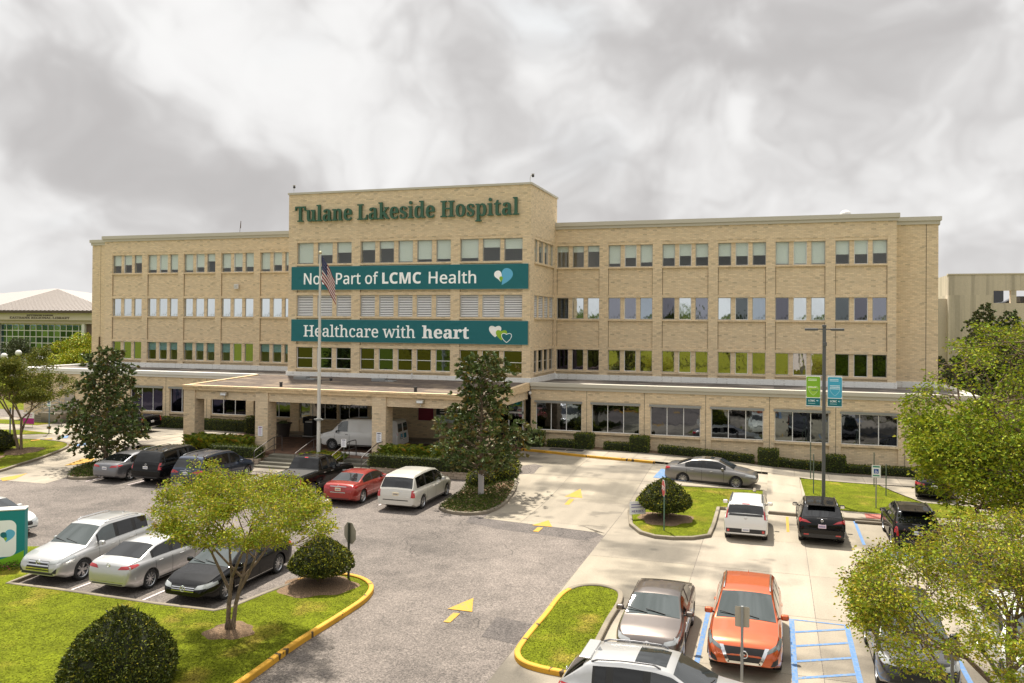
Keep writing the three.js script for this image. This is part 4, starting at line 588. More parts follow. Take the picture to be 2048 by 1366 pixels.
  const dirs = { f: V(-1, 0, 0), r: V(1, 0, 0), sp: V(0, 0, -1), sn: V(0, 0, 1), u: V(0, -1, 0) };
  const patch = (face, q, off = .008, nu = 6, nv = 3) => { const d = dirs[face], g = []; for (let b = 0; b <= nv; b++) for (let a = 0; a <= nu; a++) { const U = a / nu, Vv = b / nv, p = [0, 1].map(k => lerp(lerp(q[0][k], q[1][k], U), lerp(q[3][k], q[2][k], U), Vv)); const o = face === 'f' ? V(L, p[1], p[0]) : face === 'r' ? V(-L, p[1], p[0]) : face === 'u' ? V(p[0], 4, p[1]) : V(p[0], p[1], face === 'sp' ? 3 : -3); const tt = ray(o, d); g.push(tt === null ? null : o.addScaledVector(d, tt - off)); }
    const o = []; for (let b = 0; b < nv; b++) for (let a = 0; a < nu; a++) { const A = g[b * (nu + 1) + a], B = g[b * (nu + 1) + a + 1], C = g[(b + 1) * (nu + 1) + a], D = g[(b + 1) * (nu + 1) + a + 1]; if (A && B && C) o.push(A, B, C); if (B && D && C) o.push(B, D, C); } if (!o.length) return null; const bgq = new THREE.BufferGeometry().setFromPoints(o); bgq.computeVertexNormals(); return toCreasedNormals(bgq, .6); };
  const mirrorQ = (q) => q.map(([a, b]) => [-a, b]);
  const put = (n, gs, m) => { gs = gs.filter(Boolean); if (gs.length) mesh(n, gs, m, t); };
  for (const [n, m, f, q, both, off] of S.patches || []) { if (both) { put(n, [patch(f, q, off)], m); if (f === 'sp') put(n, [patch('sn', q, off)], m); else put(n, [patch(f, mirrorQ(q), off)], m); } else put(n, [patch(f, q, off)], m); }
  for (const [rq, sq, lens] of S.tails || []) for (const s of [1, -1]) put('taillight', [patch('r', s > 0 ? rq : mirrorQ(rq), .012), sq && patch(s > 0 ? 'sp' : 'sn', sq.map(([a, b]) => [a - L / 2, b]), .012)], lens || redLens);
  for (const [fq, sq, lens] of S.heads || []) for (const s of [1, -1]) put('headlight', [patch('f', s > 0 ? fq : mirrorQ(fq), .012), sq && patch(s > 0 ? 'sp' : 'sn', sq.map(([a, b]) => [a - L / 2, b]), .012)], lens || whiteLens);
  if (S.plate) { const y = S.plate; const tt = ray(V(-L, y, 0), dirs.r); if (tt !== null) { const pg = new THREE.Group(); pg.name = 'number_plate'; pg.position.set(-L + tt - .012, y, 0); t.add(pg); mesh('plate', rbx(-.008, .008, -.075, .075, -.155, .155, .004), S.plateMat || plateMat, pg); mesh('digits', [...Array(6)].map((_, k) => bx(-.0115, -.009, -.03, .025, -.11 + k * .04, -.085 + k * .04)), std(lin(.08, .1, .25)), pg); } }
  const dl = []; for (const x of S.doors || []) { const h0 = S.gc + .10, h1 = belt0(x); for (const f of ['sp', 'sn']) dl.push(patch(f, [[x - L / 2 - .006, h0], [x - L / 2 + .006, h0], [x - L / 2 + .006, h1], [x - L / 2 - .006, h1]], .004, 1, 8)); } put('door_seam', dl, seam);
  { const ls = [], y = S.gc + .09, x0 = S.wr + Rw - L / 2 + .03, x1 = S.wf - Rw - L / 2 - .03; for (const f of ['sp', 'sn']) put('rocker_trim', [patch(f, [[x0, y - .09], [x1, y - .09], [x1, y + .03], [x0, y + .03]], .006, 10, 2)], S.cladding || trimBlack); }
  if (S.cladding) for (const x of [xr, xfw]) for (const s of [1, -1]) { const g = new THREE.TorusGeometry(Rw + .03, .035, 6, 20, Math.PI); g.translate(x, S.R + .01, s * (hw - .025)); mesh('arch_trim', g, S.cladding, t); }
  for (const x of S.handles || []) for (const s of [1, -1]) { const y = belt0(x) - .11, tt = ray(V(x - L / 2, y, s * 3), s > 0 ? dirs.sp : dirs.sn); if (tt !== null) mesh('door_handle', rbx(x - L / 2 - .1, x - L / 2 + .1, y - .018, y + .018, s * (3 - tt) - .012, s * (3 - tt) + .03 * s, .012, 1), S.handleMat || S.paint, t); }
  if (S.mirror) for (const s of [1, -1]) { const x = S.mirror - L / 2, y = belt0(S.mirror) + .05, zz = plan(S.mirror) * .93; const m = new THREE.Group(); m.name = 'mirror'; t.add(m); const g = rbx(-.07, .08, -.07, .09, -.11, .11, .06, 3); g.translate(x, y + .03, s * (zz + .13)); mesh('housing', g, S.mirrorMat || S.paint, m); mesh('stalk', bar(V(x, y, s * (zz - .04)), V(x, y, s * (zz + .06)), .025), trimBlack, m); mesh('mirror_glass', bx(x - .078, x - .072, y - .02, y + .09, s * (zz + .05), s * (zz + .21)), chrome, m); }
  if (S.rails) for (const s of [1, -1]) { const [a, b] = S.rails, z = s * (ring((a + b) / 2)[12][0] - .03), pts = []; for (let k = 0; k <= 10; k++) { const x = lerp(a, b, k / 10), rg = ring(x); pts.push(V(x - L / 2, rg[12][1] + (k % 10 ? .055 : .01), s * (rg[12][0] - .02))); } mesh('roof_rail', tube(pts, .02, 24, 6), S.railMat || chrome, t); }
  if (S.sunroof) { const [a, b, z] = S.sunroof; put('sunroof', [patch('u', [[a - L / 2, -z], [b - L / 2, -z], [b - L / 2, z], [a - L / 2, z]], .006, 6, 6)], carGlass); }
  if (S.fin) { const y = top0(S.fin), g = new THREE.ConeGeometry(.05, .1, 8); g.scale(1.6, 1, .5); g.translate(S.fin - L / 2, y + .04, 0); mesh('antenna_fin', g, S.paint, t); }
  if (S.spoiler) { const [x, y, w] = S.spoiler; mesh('spoiler', rbx(x - L / 2 - .14, x - L / 2 + .14, y - .02, y + .025, -w, w, .02, 1), S.paint, t); }
  if (S.wiper !== false) { const x = S.ws[0 + (S.ws[0] < S.ws[1] ? 1 : 0)] - L / 2 - .10, y = top0(S.ws[1]) + .06; for (const z of [-.35, .15]) mesh('wiper', bar(V(x + .06, y - .03, z), V(x - .05, y + .045, z + .55), .012), trimBlack, t); }
  if (S.emblem) for (const [f, y, r] of S.emblem) { const d = f === 'f' ? dirs.f : dirs.r, o = f === 'f' ? V(L, y, 0) : V(-L, y, 0), tt = ray(o, d); if (tt !== null) { const g = new THREE.TorusGeometry(r, r * .2, 6, 20).rotateY(Math.PI / 2), p = o.addScaledVector(d, tt - .02); g.translate(p.x, p.y, 0); mesh('emblem', [g, new THREE.CylinderGeometry(r * .25, r * .25, .02, 12).rotateZ(1.57).translate(p.x, p.y, 0)], chrome, t); } }
  if (S.exhaust) for (const s of [1, -1]) { const g = new THREE.CylinderGeometry(.045, .045, .12, 12, 1, true).rotateZ(1.57); g.translate(-L / 2 + .06, S.gc + .10, s * .55); mesh('exhaust', g, chrome, t); }
  const wg = wheelGeo(S.R, S.rim, S.tw); for (const x of [xr, xfw]) for (const s of [1, -1]) { const w = new THREE.Group(); w.name = 'wheel'; w.position.set(x, S.R, s * (hw - S.tw / 2 - .025)); if (s < 0) w.rotation.y = Math.PI; t.add(w); mesh('tyre', wg.ty, tyreMat, w); mesh('rim', wg.rim, S.rimMat || rimMat, w); mesh('brake_plate', wg.back, rimDark, w); }
  return t;
}
// body shapes: side profiles from rear (0) to front (L), all in metres
const sedan = { name: 'sedan', L: 4.86, W: 1.84, gc: .19, R: .335, wr: 1.03, wf: 3.85, top: [[0, .58], [.03, .86], [.10, 1.03], [.25, 1.09], [.62, 1.12], [1.45, 1.40], [1.95, 1.46], [2.5, 1.465], [2.85, 1.43], [3.72, 1.03], [4.3, .92], [4.68, .80], [4.82, .66], [4.86, .5]], belt: [[0, .56], [.03, .80], [.12, .96], [.5, 1.0], [1.4, .98], [3.6, .92], [4.3, .82], [4.7, .70], [4.82, .60], [4.86, .47]], ws: [2.88, 3.70], rw: [.64, 1.45], side: [[1.12, 2.02], [2.10, 3.30]], tintFrom: 9, doors: [1.25, 2.07, 3.25], handles: [1.5, 2.55], mirror: 3.2, fN: .66, rN: .78, plate: .80, glass: carGlass,
  tails: [[[[.44, .80], [.86, .86], [.86, .98], [.44, .92]], [[.02, .84], [.42, .90], [.40, .97], [.02, .99]]]], heads: [[[[.42, .60], [.80, .66], [.82, .78], [.46, .70]], [[4.35, .72], [4.75, .64], [4.75, .74], [4.35, .80]]]], patches: [['grille', trimBlack, 'f', [[-.42, .50], [.42, .50], [.48, .66], [-.48, .66]]], ['lower_grille', trimBlack, 'f', [[-.6, .30], [.6, .30], [.62, .42], [-.62, .42]]], ['rear_valance', trimBlack, 'r', [[-.65, .30], [.65, .30], [.62, .40], [-.62, .40]]]] };
const suv = { name: 'suv', L: 4.75, W: 1.9, gc: .24, R: .37, tw: .24, wr: .98, wf: 3.80, tumble: .30, top: [[0, .62], [.03, .95], [.07, 1.12], [.16, 1.20], [.52, 1.58], [.66, 1.67], [1.4, 1.72], [2.4, 1.73], [2.75, 1.68], [3.55, 1.17], [4.2, 1.08], [4.55, .98], [4.70, .84], [4.75, .6]], belt: [[0, .60], [.03, .88], [.1, 1.04], [.5, 1.12], [1.4, 1.10], [3.5, 1.04], [4.2, .97], [4.55, .88], [4.70, .76], [4.75, .55]], ws: [2.78, 3.53], rw: [.16, .54], side: [[.62, 1.30], [1.36, 2.12], [2.20, 3.12]], tintFrom: 2.15, doors: [1.3, 2.16, 3.12], handles: [1.55, 2.45], mirror: 3.08, rails: [.9, 2.55], fN: .74, rN: .86, rearR: .35, plate: .93, rearGlass: carGlassTint, fin: .95,
  tails: [[[[.52, .98], [.90, .98], [.90, 1.12], [.56, 1.10]], [[.02, .98], [.35, 1.02], [.35, 1.10], [.02, 1.14]]]], heads: [[[[.48, .80], [.86, .86], [.86, .98], [.52, .90]], [[4.2, .90], [4.62, .82], [4.62, .92], [4.2, .98]]]], patches: [['grille', trimBlack, 'f', [[-.45, .60], [.45, .60], [.5, .86], [-.5, .86]]], ['lower_grille', trimBlack, 'f', [[-.7, .34], [.7, .34], [.7, .5], [-.7, .5]]], ['rear_valance', trimBlack, 'r', [[-.8, .36], [.8, .36], [.8, .52], [-.8, .52]]], ['wiper_cover', trimBlack, 'r', [[-.22, 1.12], [.22, 1.12], [.2, 1.15], [-.2, 1.15]]]] };
const minivan = { name: 'minivan', L: 5.14, W: 2.0, gc: .19, R: .345, wr: 1.12, wf: 4.20, tumble: .22, top: [[0, .55], [.02, .90], [.06, 1.08], [.12, 1.14], [.40, 1.60], [.55, 1.70], [1.6, 1.76], [2.7, 1.75], [3.15, 1.68], [4.15, 1.10], [4.7, .97], [5.0, .82], [5.12, .64], [5.14, .5]], belt: [[0, .52], [.02, .86], [.08, 1.0], [.5, 1.05], [3.9, .98], [4.6, .88], [4.98, .72], [5.12, .58], [5.14, .46]], ws: [3.18, 4.12], rw: [.13, .42], side: [[.52, 1.55], [1.62, 2.62], [2.70, 3.62]], tintFrom: 2.65, doors: [1.6, 2.66, 3.66], handles: [2.45, 2.85], mirror: 3.5, fN: .70, rN: .90, rearR: .3, plate: .86,
  tails: [[[[.80, .72], [.97, .72], [.97, 1.06], [.82, 1.06]], [[.01, .72], [.10, .72], [.10, 1.06], [.03, 1.06]]]], heads: [[[[.5, .68], [.88, .72], [.88, .86], [.55, .80]], null]], patches: [['grille', trimBlack, 'f', [[-.4, .6], [.4, .6], [.42, .74], [-.42, .74]]], ['rear_step', trimBlack, 'r', [[-.66, .56], [.66, .56], [.66, .60], [-.66, .60]]], ['badge_strip', chrome, 'r', [[-.36, 1.0], [.36, 1.0], [.36, 1.015], [-.36, 1.015]]]] };
const mk = (base, o) => ({ ...base, ...o, patches: o.patches || base.patches });
const H = Math.PI / 2;   // turn: rear to the street
const silver = metallic(.52, .52, .51), white = paint(.66, .66, .64), black = paint(.003, .003, .0035, { specularIntensity: .1, roughness: .5, clearcoat: .6 }), grey = metallic(.17, .17, .18), gunmetal = metallic(.20, .19, .18), redP = phy(lin(.30, .018, .012), { metalness: .35, roughness: .3, clearcoat: 1, clearcoatRoughness: .03 }), navy = metallic(.035, .05, .085), orangeP = phy(lin(.50, .085, .012), { metalness: .35, roughness: .3, clearcoat: 1, clearcoatRoughness: .03 }), taupe = metallic(.13, .108, .096), cream = paint(.58, .56, .50), pearl = paint(.62, .62, .60);
const tan_ = std(lin(.72, .62, .42), { roughness: .5 });
// row in front of the canopy
const row1 = 'cars parked nose-in towards the canopy steps';
car(mk(sedan, { paint: grey, rim: 'five', tails: [[[[.34, .84], [.86, .88], [.86, .99], [.44, .95]], [[.02, .86], [.45, .93], [.42, .98], [.02, 1.0]]]] }), 'grey sedan with five spoke wheels parked beside the black suv', 'car', [-35.75, 0, -39.95], H, row1);
car(mk(suv, { name: 'large_suv', L: 5.2, W: 2.02, R: .40, wr: 1.2, wf: 4.15, gc: .28, paint: black, rim: 'five', tumble: .24, top: [[0, .7], [.03, 1.0], [.07, 1.18], [.14, 1.26], [.34, 1.74], [.48, 1.84], [1.6, 1.9], [2.7, 1.9], [3.05, 1.84], [3.75, 1.27], [4.5, 1.19], [5.0, 1.1], [5.15, .95], [5.2, .7]], belt: [[0, .66], [.03, .95], [.1, 1.14], [.5, 1.22], [3.7, 1.16], [4.5, 1.08], [5.0, 1.0], [5.15, .85], [5.2, .62]], ws: [3.08, 3.72], rw: [.15, .36], side: [[.48, 1.6], [1.68, 2.5], [2.58, 3.4]], tintFrom: 2.55, doors: [1.64, 2.54, 3.45], handles: [1.85, 2.75], mirror: 3.35, rails: [.7, 2.9], plate: 1.0, tails: [[[[.84, .92], [.98, .92], [.98, 1.28], [.86, 1.28]], [[.01, .92], [.09, .92], [.09, 1.26], [.03, 1.26]]]], emblem: [['r', 1.16, .05]] }), 'large black suv with chrome roof rails beside the grey sedan', 'suv', [-32.95, 0, -40.1], H, row1);
car(mk(minivan, { paint: navy, rails: [.7, 3.0], tails: [[[[.40, .90], [.96, .86], [.96, 1.06], [.62, 1.0]], [[.01, .86], [.25, .94], [.2, 1.02], [.02, 1.06]]]], emblem: [['r', 1.02, .05]], rearGlass: carGlassTint }), 'dark blue minivan with roof rails partly behind the flowering tree', 'minivan', [-30.25, 0, -40.0], H, row1);
car({ ...mk(suv, { name: 'pickup_truck', L: 5.85, W: 2.02, R: .40, tw: .27, wr: 1.25, wf: 4.85, gc: .32, paint: black, rim: 'five', tumble: .28, top: [[0, .75], [.03, 1.05], [.08, 1.24], [.16, 1.28], [1.78, 1.30], [1.86, 1.34], [2.08, 1.86], [2.2, 1.93], [3.0, 1.95], [3.45, 1.9], [4.15, 1.30], [5.0, 1.22], [5.6, 1.12], [5.8, .95], [5.85, .7]], belt: [[0, .72], [.03, 1.0], [.1, 1.20], [1.8, 1.26], [4.1, 1.2], [5.0, 1.12], [5.6, 1.02], [5.8, .88], [5.85, .65]], ws: [3.48, 4.12], rw: [1.87, 2.09], side: [[2.2, 2.85], [2.93, 3.75]], tintFrom: 2.9, doors: [2.15, 2.9, 3.8], handles: [2.35, 3.1], handleMat: chrome, mirror: 3.72, rails: null, fin: null, plate: .85, rN: .96, rearR: .2, tails: [[[[.86, .85], [.99, .85], [.99, 1.2], [.88, 1.2]], [[.01, .85], [.12, .85], [.12, 1.18], [.03, 1.18]]]], patches: [['tonneau_cover', std(lin(.05, .047, .045), { roughness: .9 }), 'u', [[-2.8, -.8], [-1.2, -.8], [-1.2, .8], [-2.8, .8]]], ['rear_bumper', chrome, 'r', [[-.9, .52], [.9, .52], [.9, .68], [-.9, .68]]], ['brake_light', redLens, 'r', [[-.1, 1.875], [.1, 1.875], [.1, 1.91], [-.1, 1.91]]]], emblem: null }) }, 'black pickup truck with chrome door handles beside the red sedan', 'pickup truck', [-23.65, 0, -39.6], H, row1);
car(mk(sedan, { paint: redP, rim: 'five', R: .345, rearGlass: carGlass, top: [[0, .6], [.03, .88], [.10, 1.05], [.25, 1.09], [.72, 1.11], [1.55, 1.40], [2.05, 1.45], [2.5, 1.45], [2.85, 1.41], [3.72, 1.02], [4.3, .9], [4.68, .78], [4.82, .64], [4.86, .5]], rw: [.74, 1.52], plateMat: tan_, patches: [...sedan.patches, ['trunk_strip', chrome, 'r', [[-.45, .94], [.45, .94], [.45, .97], [-.45, .97]]], ['bumper_strip', chrome, 'r', [[-.42, .66], [.42, .66], [.42, .69], [-.42, .69]]]], plate: .82, emblem: [['r', 1.0, .045]] }), 'glossy red sedan between the black pickup and white minivan', 'car', [-20.55, 0, -39.05], H, row1);
car(mk(minivan, { paint: cream, plateMat: tan_ }), 'white minivan with tall red tail lights beside the red sedan', 'minivan', [-17.3, 0, -38.95], H, row1);
// van under the canopy
const vanT = car({ name: 'cargo_van', L: 5.7, W: 2.01, gc: .30, R: .37, tw: .24, wr: 1.25, wf: 4.65, tumble: .12, paint: white, rim: 'van', top: [[0, .7], [.03, 1.2], [.06, 1.75], [.12, 2.0], [.3, 2.1], [2, 2.12], [3.7, 2.08], [4.0, 2.0], [4.72, 1.28], [5.3, 1.12], [5.62, 1.0], [5.68, .8], [5.7, .6]], belt: [[0, .68], [.03, 1.1], [.1, 1.2], [4.6, 1.16], [5.3, 1.03], [5.62, .9], [5.68, .74], [5.7, .55]], ws: [4.03, 4.70], rw: [.06, .10], noRear: true, side: [[3.45, 4.30]], tintFrom: 0, pillars: false, glass: carGlassClear, doors: [3.4, 4.45], handles: [3.6], handleMat: trimBlack, mirror: 4.25, mirrorMat: trimBlack, fN: .84, rN: .97, rearR: .15, frontR: .4, plate: .75, tails: [[[[.9, 1.1], [.985, 1.1], [.985, 1.5], [.9, 1.5]], null]], heads: [[[[.6, .72], [.88, .72], [.88, .9], [.6, .9]], null]], patches: [['grille', trimBlack, 'f', [[-.55, .7], [.55, .7], [.55, .9], [-.55, .9]]], ['bumper', trimBlack, 'f', [[-.8, .42], [.8, .42], [.8, .52], [-.8, .52]]], ['rear_door_window', carGlassTint, 'r', [[.1, 1.32], [.8, 1.32], [.76, 1.85], [.1, 1.85]], true], ['side_badge', std(lin(.01, .16, .22)), 'sp', [[-2.1, 1.42], [-1.35, 1.42], [-1.35, 1.78], [-2.1, 1.78]], true], ['rear_badge', std(lin(.01, .16, .22)), 'r', [[.12, .86], [.55, .86], [.55, 1.18], [.12, 1.18]]]] }, 'white cargo van with teal square badges under the canopy', 'van', [-26.1, .6, -49.9], Math.PI + .05);
{ const lm = ctex(256, 128, (x, w, h) => { x.fillStyle = '#0c4a5e'; x.fillRect(0, 0, w, h); x.fillStyle = '#2aa6c4'; x.fillRect(w * .34, 0, w * .33, h * .66); x.fillStyle = '#fff'; x.font = `bold ${h * .55}px sans-serif`; x.textBaseline = 'middle'; x.textAlign = 'center'; x.fillText('D', w * .17, h * .35); x.fillText('E', w * .84, h * .35); x.fillRect(w * .1, h * .75, w * .8, h * .1); }); const m = std(0xffffff, { map: lm, roughness: .5 });
  const a = new THREE.PlaneGeometry(.75, .36); a.rotateY(Math.PI); a.translate(-1.72, 1.6, -1.02); mesh('badge_print', a, m, vanT); const b = new THREE.PlaneGeometry(.43, .32); b.rotateY(-Math.PI / 2); b.translate(-2.87, 1.02, -.33); mesh('badge_print', b, m, vanT); }
// right-hand bays
car(mk(sedan, { paint: gunmetal, L: 4.98, wf: 3.9, rim: 'ten', top: [[0, .58], [.03, .88], [.10, 1.05], [.3, 1.11], [.7, 1.13], [1.5, 1.42], [2.0, 1.48], [2.55, 1.48], [2.95, 1.44], [3.8, 1.04], [4.4, .93], [4.78, .82], [4.94, .68], [4.98, .5]], belt: [[0, .56], [.03, .82], [.12, .97], [.5, 1.01], [3.7, .93], [4.4, .84], [4.8, .72], [4.94, .62], [4.98, .47]], ws: [2.98, 3.78], rw: [.72, 1.48], side: [[1.15, 2.1], [2.18, 3.35]], sunroof: [2.15, 2.65, .42], tails: [[[[.5, .86], [.88, .86], [.88, 1.0], [.55, .97]], [[.02, .84], [.34, .9], [.3, 1.0], [.02, 1.0]]]], heads: [[[[.42, .62], [.80, .66], [.82, .80], [.46, .74]], [[4.4, .72], [4.85, .64], [4.85, .76], [4.4, .82]]]], handles: [1.55, 2.6], cladding: null }), 'dark grey sedan parked sideways in the blue bay near the building', 'car', [-3.3, .17, -47.75], -.06);
const row2 = 'cars parked nose-in towards the lamp post lawn';
car(mk(suv, { name: 'hatchback', L: 4.14, W: 1.8, R: .335, gc: .17, wr: .72, wf: 3.29, paint: white, tumble: .22, top: [[0, .6], [.03, .95], [.06, 1.1], [.12, 1.16], [.30, 1.52], [.40, 1.58], [1.2, 1.63], [2.2, 1.63], [2.5, 1.6], [3.1, 1.12], [3.7, 1.03], [3.98, .94], [4.1, .8], [4.14, .55]], belt: [[0, .58], [.03, .9], [.1, 1.05], [.5, 1.1], [3.05, 1.0], [3.7, .93], [3.98, .84], [4.1, .7], [4.14, .5]], ws: [2.53, 3.08], rw: [.13, .31], side: [[.5, 1.0], [1.08, 1.75], [1.83, 2.75]], tintFrom: 1.8, doors: [1.04, 1.79, 2.75], handles: [1.25, 2.0], mirror: 2.72, rails: [.6, 2.3], railMat: trimBlack, fin: .6, plate: .52, plateMat: plateMat, rearR: .3, rN: .9, tails: [[[[.74, .98], [.86, .96], [.84, 1.42], [.72, 1.40]], null], [[[.66, .42], [.76, .42], [.76, .52], [.66, .52]], null]], patches: [['grille', trimBlack, 'f', [[-.4, .7], [.4, .7], [.4, .78], [-.4, .78]]], ['tailgate_panel', trimBlack, 'r', [[-.70, 1.08], [.70, 1.08], [.66, 1.16], [-.66, 1.16]]], ['rear_valance', trimBlack, 'r', [[-.8, .3], [.8, .3], [.8, .56], [-.8, .56]]], ['brake_light', redLens, 'r', [[-.16, 1.53], [.16, 1.53], [.16, 1.56], [-.16, 1.56]]]], emblem: [['r', 1.0, .05]] }), 'white boxy hatchback with upright red tail lights beside the lawn island', 'hatchback', [-1.1, 0, -38.3], H, row2);
const nxTop = [[0, .62], [.03, .95], [.08, 1.10], [.18, 1.18], [.62, 1.50], [.72, 1.58], [1.5, 1.64], [2.2, 1.64], [2.6, 1.58], [3.48, 1.10], [4.1, 1.0], [4.45, .92], [4.58, .78], [4.63, .55]], nxBelt = [[0, .60], [.03, .88], [.1, 1.02], [.5, 1.10], [1.4, 1.06], [3.4, .98], [4.1, .90], [4.45, .82], [4.58, .70], [4.63, .5]];
const nx = mk(suv, { L: 4.63, W: 1.85, wr: .98, wf: 3.64, R: .365, gc: .2, top: nxTop, belt: nxBelt, ws: [2.63, 3.46], rw: [.19, .62], side: [[.85, 1.22], [1.28, 2.05], [2.13, 3.0]], tintFrom: 2.1, doors: [1.25, 2.09, 3.05], handles: [1.5, 2.4], mirror: 2.98, rails: [.8, 2.35], exhaust: true, spoiler: [.62, 1.585, .55], fin: .85, cladding: trimBlack,
  tails: [[[[.42, .94], [.88, 1.0], [.88, 1.10], [.62, 1.06]], [[.02, .94], [.42, 1.04], [.40, 1.08], [.02, 1.12]]], [[[.52, .46], [.72, .46], [.72, .51], [.52, .51]], null]], emblem: [['r', 1.06, .05]], plate: .83, plateMat: std(lin(.62, .5, .6)) });
car(mk(nx, { name: 'suv', paint: black }), 'black suv with chrome exhaust tips between the yellow and blue bay lines', 'suv', [1.93, 0, -38.85], H, row2);
car(mk(nx, { name: 'suv', paint: black, rim: 'ten', tails: [[[[.72, .66], [.80, .66], [.86, 1.18], [.76, 1.18]], [[.02, .8], [.08, .8], [.12, 1.16], [.06, 1.16]]]], sunroof: [1.5, 2.3, .5], plateMat, exhaust: false }), 'black suv with tall thin tail lights partly behind the leafy tree', 'suv', [5.55, 0, -38.95], H, row2);
car(mk(sedan, { paint: black, name: 'sedan' }), 'dark car by the building almost hidden behind the leafy tree', 'car', [8.35, .05, -49.6], H - .2);
// near left row
const row3 = 'cars parked along the near lawn';
car(mk(suv, { name: 'suv', L: 4.89, W: 1.93, wr: 1.05, wf: 3.84, paint: silver, rim: 'five', glass: carGlassClear, top: [[0, .62], [.03, .95], [.07, 1.12], [.16, 1.2], [.5, 1.58], [.64, 1.66], [1.4, 1.72], [2.4, 1.73], [2.78, 1.68], [3.62, 1.15], [4.3, 1.06], [4.66, .97], [4.83, .86], [4.89, .6]], belt: [[0, .6], [.03, .88], [.1, 1.04], [.5, 1.12], [3.55, 1.03], [4.3, .95], [4.66, .88], [4.83, .76], [4.89, .55]], ws: [2.81, 3.60], heads: [[[[.40, .74], [.84, .84], [.84, .97], [.48, .86]], [[4.15, .90], [4.7, .80], [4.7, .90], [4.2, .98]]]], patches: [['grille', trimBlack, 'f', [[-.5, .54], [.5, .54], [.44, .86], [-.44, .86]]], ['lower_grille', trimBlack, 'f', [[-.72, .28], [.72, .28], [.66, .50], [-.66, .50]]], ['grille_bar', chrome, 'f', [[-.46, .80], [.46, .80], [.44, .85], [-.44, .85]], false, .016], ['grille_bar', chrome, 'f', [[-.48, .70], [.48, .70], [.47, .74], [-.47, .74]], false, .016], ['grille_bar', chrome, 'f', [[-.5, .60], [.5, .60], [.49, .64], [-.49, .64]], false, .016], ['grille_bar', chrome, 'f', [[-.5, .53], [.5, .53], [.5, .56], [-.5, .56]], false, .016], ['fog_light', trimBlack, 'f', [[.62, .50], [.78, .48], [.80, .66], [.72, .60]], true]], emblem: [['f', .80, .085]] }), 'silver suv with broad chrome grille facing the near lawn', 'suv', [-24.05, 0, -24.75], -H, row3);
car(mk(sedan, { paint: silver, rim: 'ten', tails: [[[[.40, .86], [.88, .90], [.88, 1.01], [.50, .97]], [[.02, .86], [.5, .95], [.44, 1.0], [.02, 1.02]]]], emblem: [['r', .98, .06]], plate: null, patches: [...sedan.patches, ['lower_chrome', chrome, 'r', [[-.75, .44], [.75, .44], [.75, .455], [-.75, .455]]]] }), 'silver sedan parked tail to the lawn between silver suv and black coupe', 'car', [-21.1, 0, -24.75], H, row3);
car(mk(sedan, { name: 'coupe', paint: black, L: 5.08, W: 1.87, wf: 4.05, R: .35, rim: 'ten', glass: carGlassClear, top: [[0, .58], [.03, .86], [.10, 1.0], [.3, 1.05], [.75, 1.08], [1.7, 1.36], [2.3, 1.42], [2.75, 1.40], [3.05, 1.35], [3.85, 1.0], [4.5, .90], [4.88, .78], [5.04, .64], [5.08, .5]], belt: [[0, .56], [.03, .8], [.12, .94], [.5, .98], [3.7, .9], [4.5, .8], [4.9, .68], [5.04, .58], [5.08, .46]], ws: [3.08, 3.83], rw: [.78, 1.7], side: [[1.45, 2.2], [2.24, 3.42]], doors: [2.25, 3.55], handles: [2.5], handleMat: chrome, mirror: 3.45, heads: [[[[.42, .56], [.84, .62], [.84, .76], [.50, .68]], [[4.5, .66], [4.95, .60], [4.95, .70], [4.5, .76]]]], patches: [['grille', trimBlack, 'f', [[-.40, .46], [.40, .46], [.46, .66], [-.46, .66]]], ...[.49, .545, .60].map(y => ['grille_bar', chrome, 'f', [[-.42, y], [.42, y], [.43, y + .022], [-.43, y + .022]], false, .016]), ['bumper_strip', chrome, 'f', [[-.72, .30], [.72, .30], [.72, .325], [-.72, .325]], false, .014], ['sill_strip', chrome, 'sp', [[-1.1, .30], [1.1, .30], [1.1, .32], [-1.1, .32]], true]], emblem: [['f', .57, .085]] }), 'black coupe with round grille emblem under the flowering tree', 'coupe', [-18.0, 0, -24.75], -H, row3);
car(mk(sedan, { paint: pearl, rim: 'ten' }), 'white car nosing out behind the teal monument sign', 'car', [-32.2, 0, -27.2], -.12);
